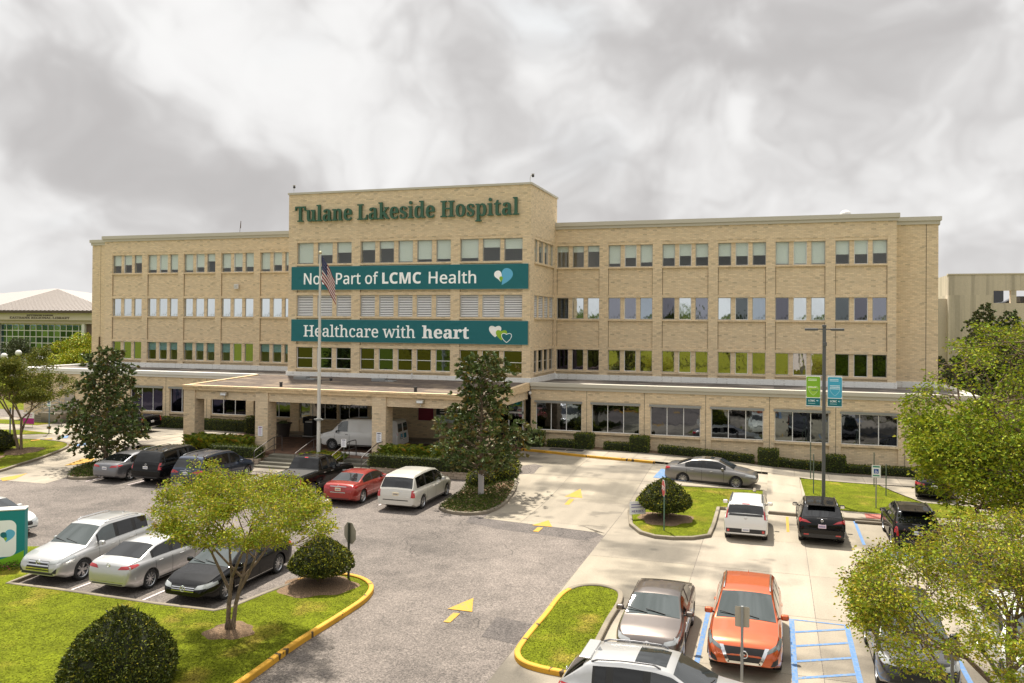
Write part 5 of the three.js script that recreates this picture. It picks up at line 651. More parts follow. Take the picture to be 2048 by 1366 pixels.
// near right row
const row4 = 'cars in the near right bays facing the street';
car(mk(sedan, { paint: taupe, L: 4.6, wf: 3.7, glass: carGlassClear, top: [[0, .58], [.03, .86], [.10, 1.02], [.25, 1.07], [.6, 1.10], [1.4, 1.40], [1.85, 1.45], [2.4, 1.45], [2.7, 1.41], [3.5, 1.02], [4.1, .91], [4.45, .80], [4.57, .66], [4.6, .5]], belt: [[0, .56], [.03, .8], [.12, .95], [.5, .99], [3.4, .91], [4.1, .81], [4.45, .70], [4.57, .6], [4.6, .47]], ws: [2.73, 3.48], rw: [.62, 1.42], side: [[1.1, 1.95], [2.03, 3.12]], doors: [1.2, 1.99, 3.1], handles: [1.45, 2.45], mirror: 3.05, emblem: [['f', .62, .07]] }), 'brown grey sedan beside the dry grass island', 'car', [-3.2, 0, -24.55], -H, row4);
car(mk(suv, { paint: orangeP, L: 4.9, W: 1.92, wr: 1.05, wf: 3.87, rails: [.9, 2.6], glass: carGlassClear, top: [[0, .62], [.03, .95], [.07, 1.1], [.16, 1.18], [.6, 1.55], [.74, 1.62], [1.4, 1.68], [2.3, 1.69], [2.7, 1.64], [3.6, 1.13], [4.3, 1.03], [4.68, .94], [4.84, .82], [4.9, .58]], belt: [[0, .6], [.03, .88], [.1, 1.02], [.5, 1.1], [3.55, 1.01], [4.3, .92], [4.68, .85], [4.84, .73], [4.9, .54]], ws: [2.73, 3.58], heads: [[[[.50, .68], [.86, .84], [.88, .96], [.62, .82]], [[4.15, .90], [4.72, .78], [4.72, .86], [4.2, .98]], phy(lin(.12, .14, .14), { roughness: .05, clearcoat: 1 })]], patches: [['grille', trimBlack, 'f', [[-.36, .46], [.36, .46], [.52, .82], [-.52, .82]]], ['lower_grille', trimBlack, 'f', [[-.74, .27], [.74, .27], [.7, .40], [-.7, .40]]], ['grille_trim', chrome, 'f', [[.36, .44], [.44, .44], [.62, .84], [.52, .84]], true, .018], ['grille_trim', chrome, 'f', [[-.42, .42], [.42, .42], [.40, .48], [-.40, .48]], false, .018], ['skid_trim', chrome, 'f', [[-.7, .25], [.7, .25], [.72, .27], [-.72, .27]], false, .018], ['fog_light', trimBlack, 'f', [[.66, .42], [.84, .46], [.84, .62], [.72, .56]], true]], emblem: [['f', .66, .09]], cladding: trimBlack }), 'bright orange suv beside the blue hatched aisle', 'suv', [-.7, 0, -24.7], -H, row4);
car(mk(suv, { paint: paint(.022, .022, .026), glass: carGlassClear, patches: [...suv.patches, ['bumper_bar', chrome, 'f', [[-.8, .82], [.8, .82], [.8, .88], [-.8, .88]], false, .016]] }), 'grey suv behind the branches next to the blue hatched aisle', 'suv', [3.45, 0, -24.6], -H, row4);
car(mk(suv, { paint: white, glass: carGlassClear }), 'white suv almost hidden behind the near flowering tree', 'suv', [6.45, 0, -25.1], -H, row4);
car(mk(nx, { name: 'suv', paint: silver, sunroof: [1.75, 2.45, .45], railMat: rimDark, cladding: trimBlack }), 'silver suv with dark sunroof passing in front of the orange suv', 'suv', [-2.35, 0, -19.0], -.03);
// behind the left magnolia, by the building
car({ name: 'pickup_truck', ...mk(suv, { L: 5.85, W: 2.02, R: .40, tw: .27, wr: 1.25, wf: 4.85, gc: .32, paint: black, top: [[0, .75], [.03, 1.05], [.08, 1.24], [.16, 1.28], [1.78, 1.30], [1.86, 1.34], [2.08, 1.86], [2.2, 1.93], [3.0, 1.95], [3.45, 1.9], [4.15, 1.30], [5.0, 1.22], [5.6, 1.12], [5.8, .95], [5.85, .7]], belt: [[0, .72], [.03, 1.0], [.1, 1.20], [1.8, 1.26], [4.1, 1.2], [5.0, 1.12], [5.6, 1.02], [5.8, .88], [5.85, .65]], ws: [3.48, 4.12], rw: [1.87, 2.09], side: [[2.2, 2.85], [2.93, 3.75]], tintFrom: 2.9, doors: [2.15, 2.9, 3.8], handles: [2.35, 3.1], mirror: 3.72, rails: null, fin: null, plate: .85, rN: .96, rearR: .2, tails: [[[[.86, .85], [.99, .85], [.99, 1.2], [.88, 1.2]], [[.01, .85], [.12, .85], [.12, 1.18], [.03, 1.18]]]], patches: [], name: 'pickup_truck' }) }, 'black pickup truck parked sideways against the left hedge', 'pickup truck', [-47.6, .62, -51.6], Math.PI);
// ---------- foliage ----------
const leafMat = (o = {}) => phy(0xffffff, { vertexColors: true, side: THREE.DoubleSide, roughness: .55, transmission: 0, specularIntensity: .6, ...o });
const leafSoft = leafMat({ transmission: .28, thickness: 0, roughness: .75, specularIntensity: .3 }), leafGloss = leafMat({ roughness: .42 }), leafHedge = leafMat({ roughness: .6, specularIntensity: .45 });
class Leaves {
  constructor(seed) { this.p = []; this.c = []; this.n = []; this.r = mul(seed); }
  // one folded leaf: four points, two triangles
  leaf(x, y, z, dx, dy, dz, len, wid, col, droop = .15) {
    const r = this.r; let ux = dy * (r() - .5) - dz * (r() - .5) + (r() - .5) * .6, uy = (r() - .5) * .5, uz = dx * (r() - .5) + (r() - .5) * .6; let sx = dy * uz - dz * uy, sy = dz * ux - dx * uz, sz = dx * uy - dy * ux; const l = Math.hypot(sx, sy, sz) || 1; sx *= wid / l / 2; sy *= wid / l / 2; sz *= wid / l / 2;
    const mx = x + dx * len * .5, my = y + dy * len * .5 + droop * len * .12, mz = z + dz * len * .5, tx = x + dx * len, ty = y + dy * len - droop * len, tz = z + dz * len;
    this.p.push(x, y, z, mx + sx, my + sy, mz + sz, tx, ty, tz, x, y, z, tx, ty, tz, mx - sx, my - sy, mz - sz); for (let k = 0; k < 6; k++) this.c.push(col[0], col[1], col[2]);
  }
  geo() { const g = new THREE.BufferGeometry(); g.setAttribute('position', new THREE.Float32BufferAttribute(this.p, 3)); g.setAttribute('color', new THREE.Float32BufferAttribute(this.c, 3)); g.computeVertexNormals(); return g; }
}
const jit = (c, r, a = .35) => { const k = 1 - a / 2 + r() * a; return [c[0] * k * (1 + (r() - .5) * a * .6), c[1] * k, c[2] * k * (1 + (r() - .5) * a * .6)]; };
const pick = (l, r) => l[Math.floor(r() * l.length)];
function rdir(r, up = 0) { const a = r() * 6.2832, y = lerp(-1, 1, r()) * .9 + up, h = Math.sqrt(Math.max(.05, 1 - y * y)); const d = V(Math.cos(a) * h, y, Math.sin(a) * h); return d.normalize(); }
// branching tree: stems split until they reach the crown's envelope, leaves sit round the twigs
function branchTree(t, o) {
  const r = mul(o.seed), L = new Leaves(o.seed + 1), wood = [], C = o.center, E = o.radii;
  const inside = (p, k = 1) => { const a = Math.atan2(p.z - C.z, p.x - C.x); k *= 1 + .75 * (vnoise(Math.cos(a) * 1.7 + o.seed, Math.sin(a) * 1.7 + p.y * .55 + 30) - .55); return ((p.x - C.x) / E.x) ** 2 + ((p.y - C.y) / (p.y > C.y ? E.y : E.yl || E.y)) ** 2 + ((p.z - C.z) / E.z) ** 2 < k; };
  let twigs = 0;
  const grow = (p, d, len, rad, depth) => {
    const mid = p.clone().addScaledVector(d, len * .5).add(V((r() - .5) * len * .12, (r() - .5) * len * .06, (r() - .5) * len * .12)), e = mid.clone().addScaledVector(d.clone().add(V((r() - .5) * .25, .04, (r() - .5) * .25)).normalize(), len * .5);
    if (depth > 1 && !inside(e, 1.06)) { if (depth < o.leafFrom || !inside(p, 1.0)) return; e.copy(mid); }
    const nb = rad > .03 ? 7 : 4; wood.push(bar(p, mid, rad, rad * .85, nb), bar(mid, e, rad * .85, rad * .7, nb));
    if (depth >= o.leafFrom) { const n = o.leavesPer * (depth >= o.depth ? 1.0 : .45); for (let k = 0; k < n; k++) { const q = r(), b = q < .5 ? p.clone().lerp(mid, q * 2) : mid.clone().lerp(e, q * 2 - 1); const dd = rdir(r, .1), s = o.spread * Math.sqrt(r()); b.addScaledVector(dd, s); if (o.flat) b.y = lerp(b.y, e.y, o.flat); if (!inside(b, 1.18)) continue; const c = jit(pick(o.cols, r), r, .5); L.leaf(b.x, b.y, b.z, dd.x, dd.y * .5 + .1, dd.z, o.len * (.55 + .95 * r()), o.wid * (.55 + .95 * r()), c, .2); } twigs++; }
    if (depth >= o.depth) { if (o.buds && r() < o.buds && e.y > C.y + E.y * .2) for (let k = 0; k < 5; k++) { const dd = rdir(r, .5); L.leaf(e.x + dd.x * .08, e.y + .05 + r() * .12, e.z + dd.z * .08, dd.x, dd.y, dd.z, .05, .04, [.09, .045, .04], 0); } return; }
    const kids = depth < 2 ? o.k0 || 3 : 2 + (r() < o.third ? 1 : 0);
    for (let k = 0; k < kids; k++) { let best = null, bs = -1e9; for (let a = 0; a < 4; a++) { const nd = d.clone().multiplyScalar(o.straight).add(rdir(r, o.up)).normalize(); if (o.flat && depth > 2) { nd.y *= .45; nd.normalize(); } const q = e.clone().addScaledVector(nd, len * .8), outw = q.clone().sub(C); outw.set(outw.x / E.x, outw.y / E.y, outw.z / E.z); const sc = (inside(q, .95) ? 1 : -2) + outw.dot(nd) * .25 + r() * .6; if (sc > bs) { bs = sc; best = nd; } } const nl = len * (o.shrink + (r() - .5) * .16); grow(e, best, nl, rad * (kids > 2 ? .58 : .66), depth + 1); }
  };
  for (const [p, d, len, rad] of o.stems) grow(p, d.normalize(), len, rad, 0);
  mesh('trunk', merge(wood), o.bark || bark, t); const m = mesh('crown', L.geo(), o.mat || leafSoft, t); return L.p.length / 9;
}
const YG = [[.33, .37, .02], [.40, .38, .02], [.24, .31, .02], [.40, .33, .04], [.19, .26, .02]], OLV = [[0.124, 0.149, 0.0186], [0.174, 0.18, 0.0217], [0.211, 0.205, 0.0248], [0.0992, 0.118, 0.0186]], MAG = [[.085, .12, .03], [.065, .10, .028], [.11, .14, .036], [.12, .105, .03], [.09, .125, .04]], EG = [[.25, .31, .014], [.33, .36, .018], [.20, .27, .014], [.14, .21, .014], [.32, .33, .02]], HOL = [[0.0465, 0.062, 0.0217], [0.062, 0.0775, 0.0279], [0.0868, 0.093, 0.0372]], HED = [[0.0682, 0.0992, 0.0124], [0.093, 0.118, 0.0155], [0.0496, 0.0713, 0.0124]];
let leafTotal = 0;
// near flowering tree on the lawn
{ const b = TREE.crapeFront, t = thing('flowering_tree', 'slender multi-stem tree with open yellow green crown on the near lawn', 'tree', [b.x, .1, b.z]);
  leafTotal += branchTree(t, { seed: 501, center: V(.2, 3.6, 0), radii: { x: 3.0, y: 1.6, yl: 1.25, z: 2.5 }, stems: [[V(-.08, 0, 0), V(.02, 1, .02), 1.65, .075], [V(.12, 0, .04), V(.16, 1, -.05), 1.6, .07], [V(-.02, 1.2, .02), V(-.5, 1, .1), 1.15, .05], [V(.30, 1.2, 0), V(.6, 1, .1), 1.15, .05]], depth: 6, leafFrom: 4, leavesPer: 22, spread: .22, len: .075, wid: .045, cols: YG, straight: 1.0, up: .3, shrink: .72, third: .45, k0: 3, buds: .3, flat: .15 });
  const lic = new THREE.SphereGeometry(.16, 10, 8); lic.scale(1, 1.3, 1); lic.translate(.02, .15, .02); mesh('root_flare', lic, barkDark, t); }
// near flowering tree on the right
{ const t = thing('flowering_tree', 'broad open flowering tree in front of the grey suv', 'tree', [5.45, 0, -20.9]);
  leafTotal += branchTree(t, { seed: 733, center: V(.35, 2.85, .3), radii: { x: 4.5, y: 2.15, yl: 2.1, z: 2.9 }, stems: [[V(-.15, 0, 0), V(-.22, 1, .05), 1.5, .10], [V(.15, 0, 0), V(.2, 1, -.1), 1.5, .10], [V(0, 0, .15), V(.05, 1, .25), 1.3, .09], [V(-.1, .5, -.1), V(-1.1, 1, -.2), 1.6, .075], [V(.2, .5, 0), V(.6, 1, .2), 1.4, .075], [V(-.1, .6, .1), V(-1.3, .35, .3), 1.5, .06], [V(.1, .6, .1), V(1.2, .3, .3), 1.4, .06], [V(0, .7, 0), V(.3, .3, -1.2), 1.4, .06]], depth: 6, leafFrom: 4, leavesPer: 19, spread: .23, len: .075, wid: .045, cols: YG, straight: 1.0, up: .25, shrink: .75, third: .5, k0: 3, buds: .35, flat: .15 });
  struct('mulch_strip', sheet([[4.3, -21.6], [6.4, -21.6], [6.4, -19.5], [4.3, -19.5]], .02, 2), mulch); }
// left flowering tree
{ const b = TREE.crapeLeft, t = thing('flowering_tree', 'olive green flowering tree on the side drive island', 'tree', [b.x, b.y + .1, b.z]);
  leafTotal += branchTree(t, { seed: 911, center: V(-.3, 4.4, 0), radii: { x: 3.9, y: 1.9, yl: 1.6, z: 3.2 }, stems: [[V(-.1, 0, 0), V(-.12, 1, 0), 2.2, .11], [V(.12, 0, 0), V(.08, 1, .05), 2.2, .10], [V(.1, 1.2, 0), V(.6, 1, 0), 1.4, .07]], depth: 6, leafFrom: 4, leavesPer: 26, spread: .38, len: .13, wid: .075, cols: OLV, straight: 1.0, up: .25, shrink: .70, third: .4, k0: 3, flat: .35 }); }
// big leafy tree at the right
{ const t = thing('leafy_tree', 'large bright green leafy tree overhanging the right bays', 'tree', [11.0, .05, -37.2]);
  leafTotal += branchTree(t, { seed: 311, center: V(0, 4.5, 0), radii: { x: 6.0, y: 5.2, yl: 4.5, z: 5.2 }, stems: [[V(0, 0, 0), V(-.05, 1, 0), 3.3, .22], [V(0, 2.0, 0), V(.3, 1, .2), 3.2, .13], [V(0, 1.0, 0), V(-.9, .7, .3), 2.4, .11], [V(0, 1.6, 0), V(.7, .8, .5), 2.3, .11], [V(0, 1.3, 0), V(-.5, .5, -.8), 2.2, .1], [V(0, 1.2, 0), V(-.6, .35, .8), 2.3, .1], [V(0, 1.0, 0), V(-1, .25, 0), 2.3, .09], [V(0, .9, 0), V(-.8, .1, .6), 2.4, .08], [V(0, .9, 0), V(.1, .1, 1), 2.4, .08], [V(0, .9, 0), V(.9, .1, .5), 2.3, .08], [V(0, 1.1, 0), V(-.9, .12, -.5), 2.3, .08], [V(0, 1.8, 0), V(-1, .3, .5), 2.5, .09]], depth: 7, leafFrom: 4, leavesPer: 10, spread: .38, len: .14, wid: .085, cols: EG, straight: .9, up: .15, shrink: .76, third: .28, k0: 3, flat: .5, bark: barkDark });
}
// magnolias: limbs off a leader, whorls of long glossy leaves
function conifer(t, o) {
  const r = mul(o.seed), L = new Leaves(o.seed + 1), wood = [bar(V(0, 0, 0), V(o.lean || 0, o.H * .5, 0), o.rad, o.rad * .6, 9), bar(V(o.lean || 0, o.H * .5, 0), V(o.lean || 0, o.H * .97, 0), o.rad * .6, .02, 7)];
  const prof = (k) => { let v = 0; for (let i = 1; i < o.prof.length; i++) if (k <= o.prof[i][0]) { const [a, b] = o.prof[i - 1], [c, d] = o.prof[i]; return lerp(b, d, (k - a) / (c - a)); } return o.prof[o.prof.length - 1][1]; };
  const n = o.limbs; for (let i = 0; i < n; i++) {
    const k = lerp(o.from, .985, Math.pow((i + r() * .8) / n, .9)), y0 = k * o.H, a = i * 2.399 + r() * .7, R = prof(k) * (.6 + .55 * r()) * (1 + .22 * (vnoise(Math.cos(a) * 1.6 + 40 + o.seed, Math.sin(a) * 1.6 + k * 5) - .5) * 2); if (R < .05) continue;
    const base = V((o.lean || 0) * Math.min(1, k * 2), y0 - R * .22, 0), tip = V(base.x + Math.cos(a) * R, y0 + R * (.10 + .2 * r()), Math.sin(a) * R); wood.push(bar(base, tip.clone().lerp(base, .25), .012 + R * .016, .008, 4));
    const nc = Math.max(3, Math.round(R * o.clus)); for (let c = 0; c < nc; c++) { const f = Math.pow(r(), .5), p = base.clone().lerp(tip, lerp(.22, 1.04, f)).add(V((r() - .5) * R * .45, (r() - .5) * R * .34, (r() - .5) * R * .45)); const out = tip.clone().sub(base).normalize().add(V(0, .35, 0)).add(rdir(r).multiplyScalar(.5)).normalize(), colr = pick(o.cols, r); const nl = o.whorl; for (let q = 0; q < nl; q++) { const d = rdir(r).multiplyScalar(.85).add(out).normalize(); const cc = o.old && r() < o.old ? jit(pick(o.oldCols, r), r, .4) : jit(colr, r, .5); L.leaf(p.x, p.y, p.z, d.x, d.y, d.z, o.len * (.7 + .5 * r()), o.wid * (.8 + .4 * r()), cc, .12); } }
  }
  mesh('trunk', merge(wood), o.bark || bark, t); mesh('crown', L.geo(), o.mat || leafGloss, t); leafTotal += L.p.length / 9;
}
const magO = { cols: MAG, old: .05, oldCols: [[.16, .085, .02], [.30, .20, .02], [.10, .05, .02]], len: .28, wid: .12, whorl: 7 };
{ const p = gph(962, 990, .1), t = thing('magnolia_tree', 'magnolia with whitewashed trunk in the kerbed bed by the drive', 'tree', [p.x, p.y + .1, p.z]); conifer(t, { ...magO, seed: 41, H: 7.3, rad: .14, from: .17, limbs: 108, clus: 8.5, prof: [[0, 0], [.15, 1.3], [.24, 2.4], [.40, 2.7], [.52, 2.0], [.63, 1.2], [.74, 1.1], [.86, 1.3], [.94, 1.0], [1, .3]], bark }); mesh('trunk_wash', cyl(.155, .15, .02, 1.1, 0, 0, 10), std(lin(.5, .47, .46)), t); }
{ const p = gph(212, 930, .1), t = thing('magnolia_tree', 'dense cone shaped magnolia by the side drive and grey sedan', 'tree', [p.x, p.y + .1, p.z]); conifer(t, { ...magO, seed: 57, H: 7.3, rad: .15, from: .05, limbs: 112, clus: 8.5, old: .07, prof: [[0, .5], [.1, 1.7], [.2, 2.4], [.34, 2.45], [.48, 1.9], [.58, 1.45], [.7, 1.3], [.82, 1.15], [.92, .9], [1, .3]] }); }
// hollies against the car park and shrubs beside the right wing
const holO = { cols: HOL.map(c => c.map(v => v * 1.5)), len: .28, wid: .16, whorl: 6, mat: leafHedge };
for (const [u, v, z, h, s, lab] of [[1972, 606, -72, 0, 3, 'tall narrow holly in front of the concrete car park'], [2020, 620, -75, 0, 5, 'dark holly beside the tall narrow holly'], [2046, 690, -70, 0, 7, 'dark holly at the foot of the car park wall']]) { const q = zp(u, v, z), t = thing('holly_tree', lab, 'tree', [q.x, 0, z]); conifer(t, { ...holO, seed: 80 + s, H: q.y, rad: .14, from: .1, limbs: 150, clus: 7, prof: [[0, 2.4], [.3, 3.1], [.5, 2.4], [.75, 1.5], [1, .25]] }); }
for (const [u, v, z, lab, rx] of [[1893, 715, -70, 'dark shrub at the corner of the right wing', 1.9], [1925, 745, -68, 'rounded shrub between the right wing and hollies', 1.8]]) { const q = zp(u, v, z), t = thing('tall_shrub', lab, 'shrub', [q.x, 0, z]); conifer(t, { ...holO, seed: Math.round(u), H: q.y, rad: .1, from: .05, limbs: 70, clus: 5, prof: [[0, rx], [.4, rx * 1.1], [.8, rx * .8], [1, rx * .3]] }); }
{ const t = thing('bare_shrub', 'tangle of brown bare twigs below the hollies', 'shrub', [zp(1965, 780, -66).x, 0, -66]), r = mul(6), w = []; for (let k = 0; k < 500; k++) { const a = V((r() - .5) * 7, 2.0 + r() * 2.2, (r() - .5) * 2), d = rdir(r, .2); w.push(bar(a, a.clone().addScaledVector(d, .5 + r() * .9), .018, .006, 3)); } for (let k = 0; k < 10; k++) w.push(bar(V((r() - .5) * 2, 0, 0), V((r() - .5) * 7, 3, 0), .05, .02, 4)); mesh('twigs', merge(w), std(lin(.22, .15, .10)), t); }
// clipped domes
function dome(name, label, x, y, z, o) {
  const t = thing(name, label, 'bush', [x, y, z]), r = mul(o.seed), L = new Leaves(o.seed + 3); const prof = o.prof, P = (k) => { for (let i = 1; i < prof.length; i++) if (k <= prof[i][0]) { const [a, b] = prof[i - 1], [c, d] = prof[i], q = (k - a) / (c - a); return lerp(b, d, q); } return 0; };
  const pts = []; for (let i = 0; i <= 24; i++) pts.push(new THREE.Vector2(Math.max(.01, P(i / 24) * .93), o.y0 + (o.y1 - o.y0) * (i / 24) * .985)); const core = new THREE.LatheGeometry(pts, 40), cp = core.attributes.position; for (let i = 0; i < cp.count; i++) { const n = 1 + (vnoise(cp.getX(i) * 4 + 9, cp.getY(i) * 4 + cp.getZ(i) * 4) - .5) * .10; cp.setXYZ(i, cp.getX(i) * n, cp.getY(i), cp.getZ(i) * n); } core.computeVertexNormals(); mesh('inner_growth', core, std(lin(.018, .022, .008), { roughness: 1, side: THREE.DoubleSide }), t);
  for (let i = 0; i < o.n; i++) { const k = r(), a = r() * 6.2832, e = .02, R = P(k), dR = (P(Math.min(1, k + e)) - P(Math.max(0, k - e))) / (2 * e * (o.y1 - o.y0)); if (r() > (R / o.rmax) * .9 + .1) continue; if (vnoise(Math.cos(a) * 5 + 9 + o.seed, Math.sin(a) * 5 + k * 9) > .74 && r() < .55) continue; const lump = 1 + (vnoise(Math.cos(a) * 6 + 20, Math.sin(a) * 6 + k * 14) - .5) * .15 + (vnoise(Math.cos(a) * 2 + 50 + o.seed, Math.sin(a) * 2 + k * 4) - .5) * .22; const dep = r() * r() * .10; const nx = Math.cos(a), nz = Math.sin(a), l = Math.hypot(1, dR), px = nx * (R * lump - dep), pz = nz * (R * lump - dep), py = o.y0 + (o.y1 - o.y0) * k - dep * .3; const d = V(nx / l, -dR / l, nz / l).multiplyScalar(.8).add(rdir(r, .25)).normalize(); const tip = r() < o.fresh * (k > .3 ? 1 : .3); const c = jit(tip ? pick(o.tips, r) : pick(o.cols, r), r, .5); const shoot = r() < .03 ? 2.4 : 1; L.leaf(px, py, pz, d.x, d.y, d.z, o.len * shoot * (.7 + .6 * r()), o.wid * (.7 + .6 * r()), c, .1); }
  mesh('foliage', L.geo(), leafHedge, t); leafTotal += L.p.length / 9; const st = []; for (let k = 0; k < 5; k++) { const a = k * 1.256; st.push(bar(V(Math.cos(a) * .05, 0, Math.sin(a) * .05), V(Math.cos(a) * .22, o.y0 + .3, Math.sin(a) * .22), .055, .04, 6)); } mesh('stem', merge(st), barkDark, t); return t;
}
const domeP = [[0, .55], [.08, .86], [.2, 1.0], [.4, .94], [.6, .74], [.8, .46], [.93, .22], [1, .06]];
const DC = [[0.062, 0.0806, 0.00992], [0.0434, 0.0558, 0.00868], [0.0868, 0.102, 0.0124], [0.0341, 0.0465, 0.00868]], DT = [[0.273, 0.267, 0.0186], [0.211, 0.229, 0.0186], [0.322, 0.298, 0.0217]];
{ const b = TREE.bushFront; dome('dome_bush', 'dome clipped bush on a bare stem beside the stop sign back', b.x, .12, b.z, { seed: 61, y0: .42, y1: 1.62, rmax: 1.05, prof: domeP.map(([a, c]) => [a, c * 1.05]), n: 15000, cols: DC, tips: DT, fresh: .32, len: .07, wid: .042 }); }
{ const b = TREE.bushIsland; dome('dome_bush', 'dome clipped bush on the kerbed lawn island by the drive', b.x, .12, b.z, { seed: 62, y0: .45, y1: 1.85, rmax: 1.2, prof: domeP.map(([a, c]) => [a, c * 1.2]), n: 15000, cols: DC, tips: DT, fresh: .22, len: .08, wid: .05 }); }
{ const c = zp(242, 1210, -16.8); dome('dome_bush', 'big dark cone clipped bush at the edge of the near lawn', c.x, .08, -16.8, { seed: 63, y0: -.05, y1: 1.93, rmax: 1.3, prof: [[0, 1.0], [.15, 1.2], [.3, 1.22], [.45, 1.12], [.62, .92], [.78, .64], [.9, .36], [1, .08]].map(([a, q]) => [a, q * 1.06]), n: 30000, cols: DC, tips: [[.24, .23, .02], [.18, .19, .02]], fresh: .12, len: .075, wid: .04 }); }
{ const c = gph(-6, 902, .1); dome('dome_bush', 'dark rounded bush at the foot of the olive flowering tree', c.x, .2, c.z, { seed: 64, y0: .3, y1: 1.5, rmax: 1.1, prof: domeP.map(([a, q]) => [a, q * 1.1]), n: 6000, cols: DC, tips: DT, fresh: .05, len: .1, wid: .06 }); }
// low cushions and clipped hedges
function boxHedge(name, label, x0, x1, z0, z1, y0, h, o = {}, group) {
  const t = thing(name, label, 'hedge', [(x0 + x1) / 2, y0, (z0 + z1) / 2], o.turn || 0, group), w = x1 - x0, d = z1 - z0, r = mul(Math.round(x0 * 37 + z0 * 11 + 9000)), L = new Leaves(Math.round(900 + x0 * 13 + z0)); const yA = (x) => o.slope ? hgt(x + (x0 + x1) / 2, (z0 + z1) / 2) - y0 + .12 : 0;
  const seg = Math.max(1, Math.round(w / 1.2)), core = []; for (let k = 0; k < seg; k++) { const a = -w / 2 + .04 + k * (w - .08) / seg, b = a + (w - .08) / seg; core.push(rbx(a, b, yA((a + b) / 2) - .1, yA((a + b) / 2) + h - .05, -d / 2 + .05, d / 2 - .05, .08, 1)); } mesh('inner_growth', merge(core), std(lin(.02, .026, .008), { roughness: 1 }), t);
  const area = [[w * d, 0], [w * h, 1], [w * h * .5, 2], [d * h, 3], [d * h, 4]]; for (const [A, f] of area) { const n = Math.round(A * (o.dens || 320)); for (let i = 0; i < n; i++) { let x = (r() - .5) * w, y = r() * h, z = (r() - .5) * d, N = V(0, 1, 0); if (f === 0) y = h; else if (f === 1) { z = d / 2; N.set(0, .2, 1); } else if (f === 2) { z = -d / 2; N.set(0, .2, -1); } else if (f === 3) { x = w / 2; N.set(1, .2, 0); } else { x = -w / 2; N.set(-1, .2, 0); } const q = .06 * (r() - .7) + .05 * (vnoise(x * 3 + x0, z * 3 + y * 3) - .5); const dd = N.clone().normalize(); x += dd.x * q; z += dd.z * q; y += dd.y * q; dd.add(rdir(r, .2)).normalize(); const c = jit(r() < (o.fresh || .1) * (f === 0 ? 2 : .7) ? pick(DT, r) : pick(HED, r), r, .5); L.leaf(x, y + yA(x), z, dd.x, dd.y, dd.z, .08 * (.7 + .6 * r()), .05, c, .1); } }
  mesh('foliage', L.geo(), leafHedge, t); leafTotal += L.p.length / 9; return t;
}
const gH = 'low clipped hedges along the right wing';
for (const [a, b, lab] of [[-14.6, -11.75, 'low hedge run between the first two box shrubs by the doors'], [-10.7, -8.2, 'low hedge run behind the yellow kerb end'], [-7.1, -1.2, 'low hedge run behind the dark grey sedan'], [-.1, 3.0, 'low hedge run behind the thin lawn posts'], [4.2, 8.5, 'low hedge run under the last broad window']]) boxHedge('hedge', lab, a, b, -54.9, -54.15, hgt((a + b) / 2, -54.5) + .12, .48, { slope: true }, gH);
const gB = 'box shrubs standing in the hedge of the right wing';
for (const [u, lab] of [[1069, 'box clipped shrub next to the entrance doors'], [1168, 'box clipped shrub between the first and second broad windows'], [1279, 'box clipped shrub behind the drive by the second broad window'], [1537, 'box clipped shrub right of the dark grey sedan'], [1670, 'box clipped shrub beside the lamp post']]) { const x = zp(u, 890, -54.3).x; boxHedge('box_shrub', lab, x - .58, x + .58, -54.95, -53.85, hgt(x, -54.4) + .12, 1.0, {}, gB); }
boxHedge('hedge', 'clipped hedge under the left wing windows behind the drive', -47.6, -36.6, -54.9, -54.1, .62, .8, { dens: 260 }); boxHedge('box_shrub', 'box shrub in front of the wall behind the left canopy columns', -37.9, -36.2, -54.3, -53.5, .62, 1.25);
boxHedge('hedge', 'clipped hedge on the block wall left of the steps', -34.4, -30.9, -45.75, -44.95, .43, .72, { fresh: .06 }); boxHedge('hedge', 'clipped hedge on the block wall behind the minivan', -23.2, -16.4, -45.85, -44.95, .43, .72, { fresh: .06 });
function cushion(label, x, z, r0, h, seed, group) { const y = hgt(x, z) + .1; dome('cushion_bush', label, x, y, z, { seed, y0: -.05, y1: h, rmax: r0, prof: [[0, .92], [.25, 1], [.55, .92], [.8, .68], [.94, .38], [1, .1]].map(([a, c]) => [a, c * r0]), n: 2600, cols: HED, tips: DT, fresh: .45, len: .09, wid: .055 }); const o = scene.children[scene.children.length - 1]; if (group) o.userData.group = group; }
const gC = 'rounded cushion bushes behind the left parked cars'; for (const [u, v, s] of [[292, 905, 1], [318, 903, 2], [345, 901, 3], [366, 899, 4]]) { const p = gph(u, v, .1); cushion('bright rounded cushion bush in the row behind the black suv', p.x, p.z, .95, .95, 300 + s, gC); }
const gD = 'rounded cushion bushes behind the right magnolia'; for (const [x, z, s] of [[-14.6, -44.6, 1], [-14.9, -45.9, 2], [-15.4, -43.6, 3]]) cushion('bright rounded cushion bush in the bed behind the right magnolia', x, z, .85, .95, 320 + s, gD);
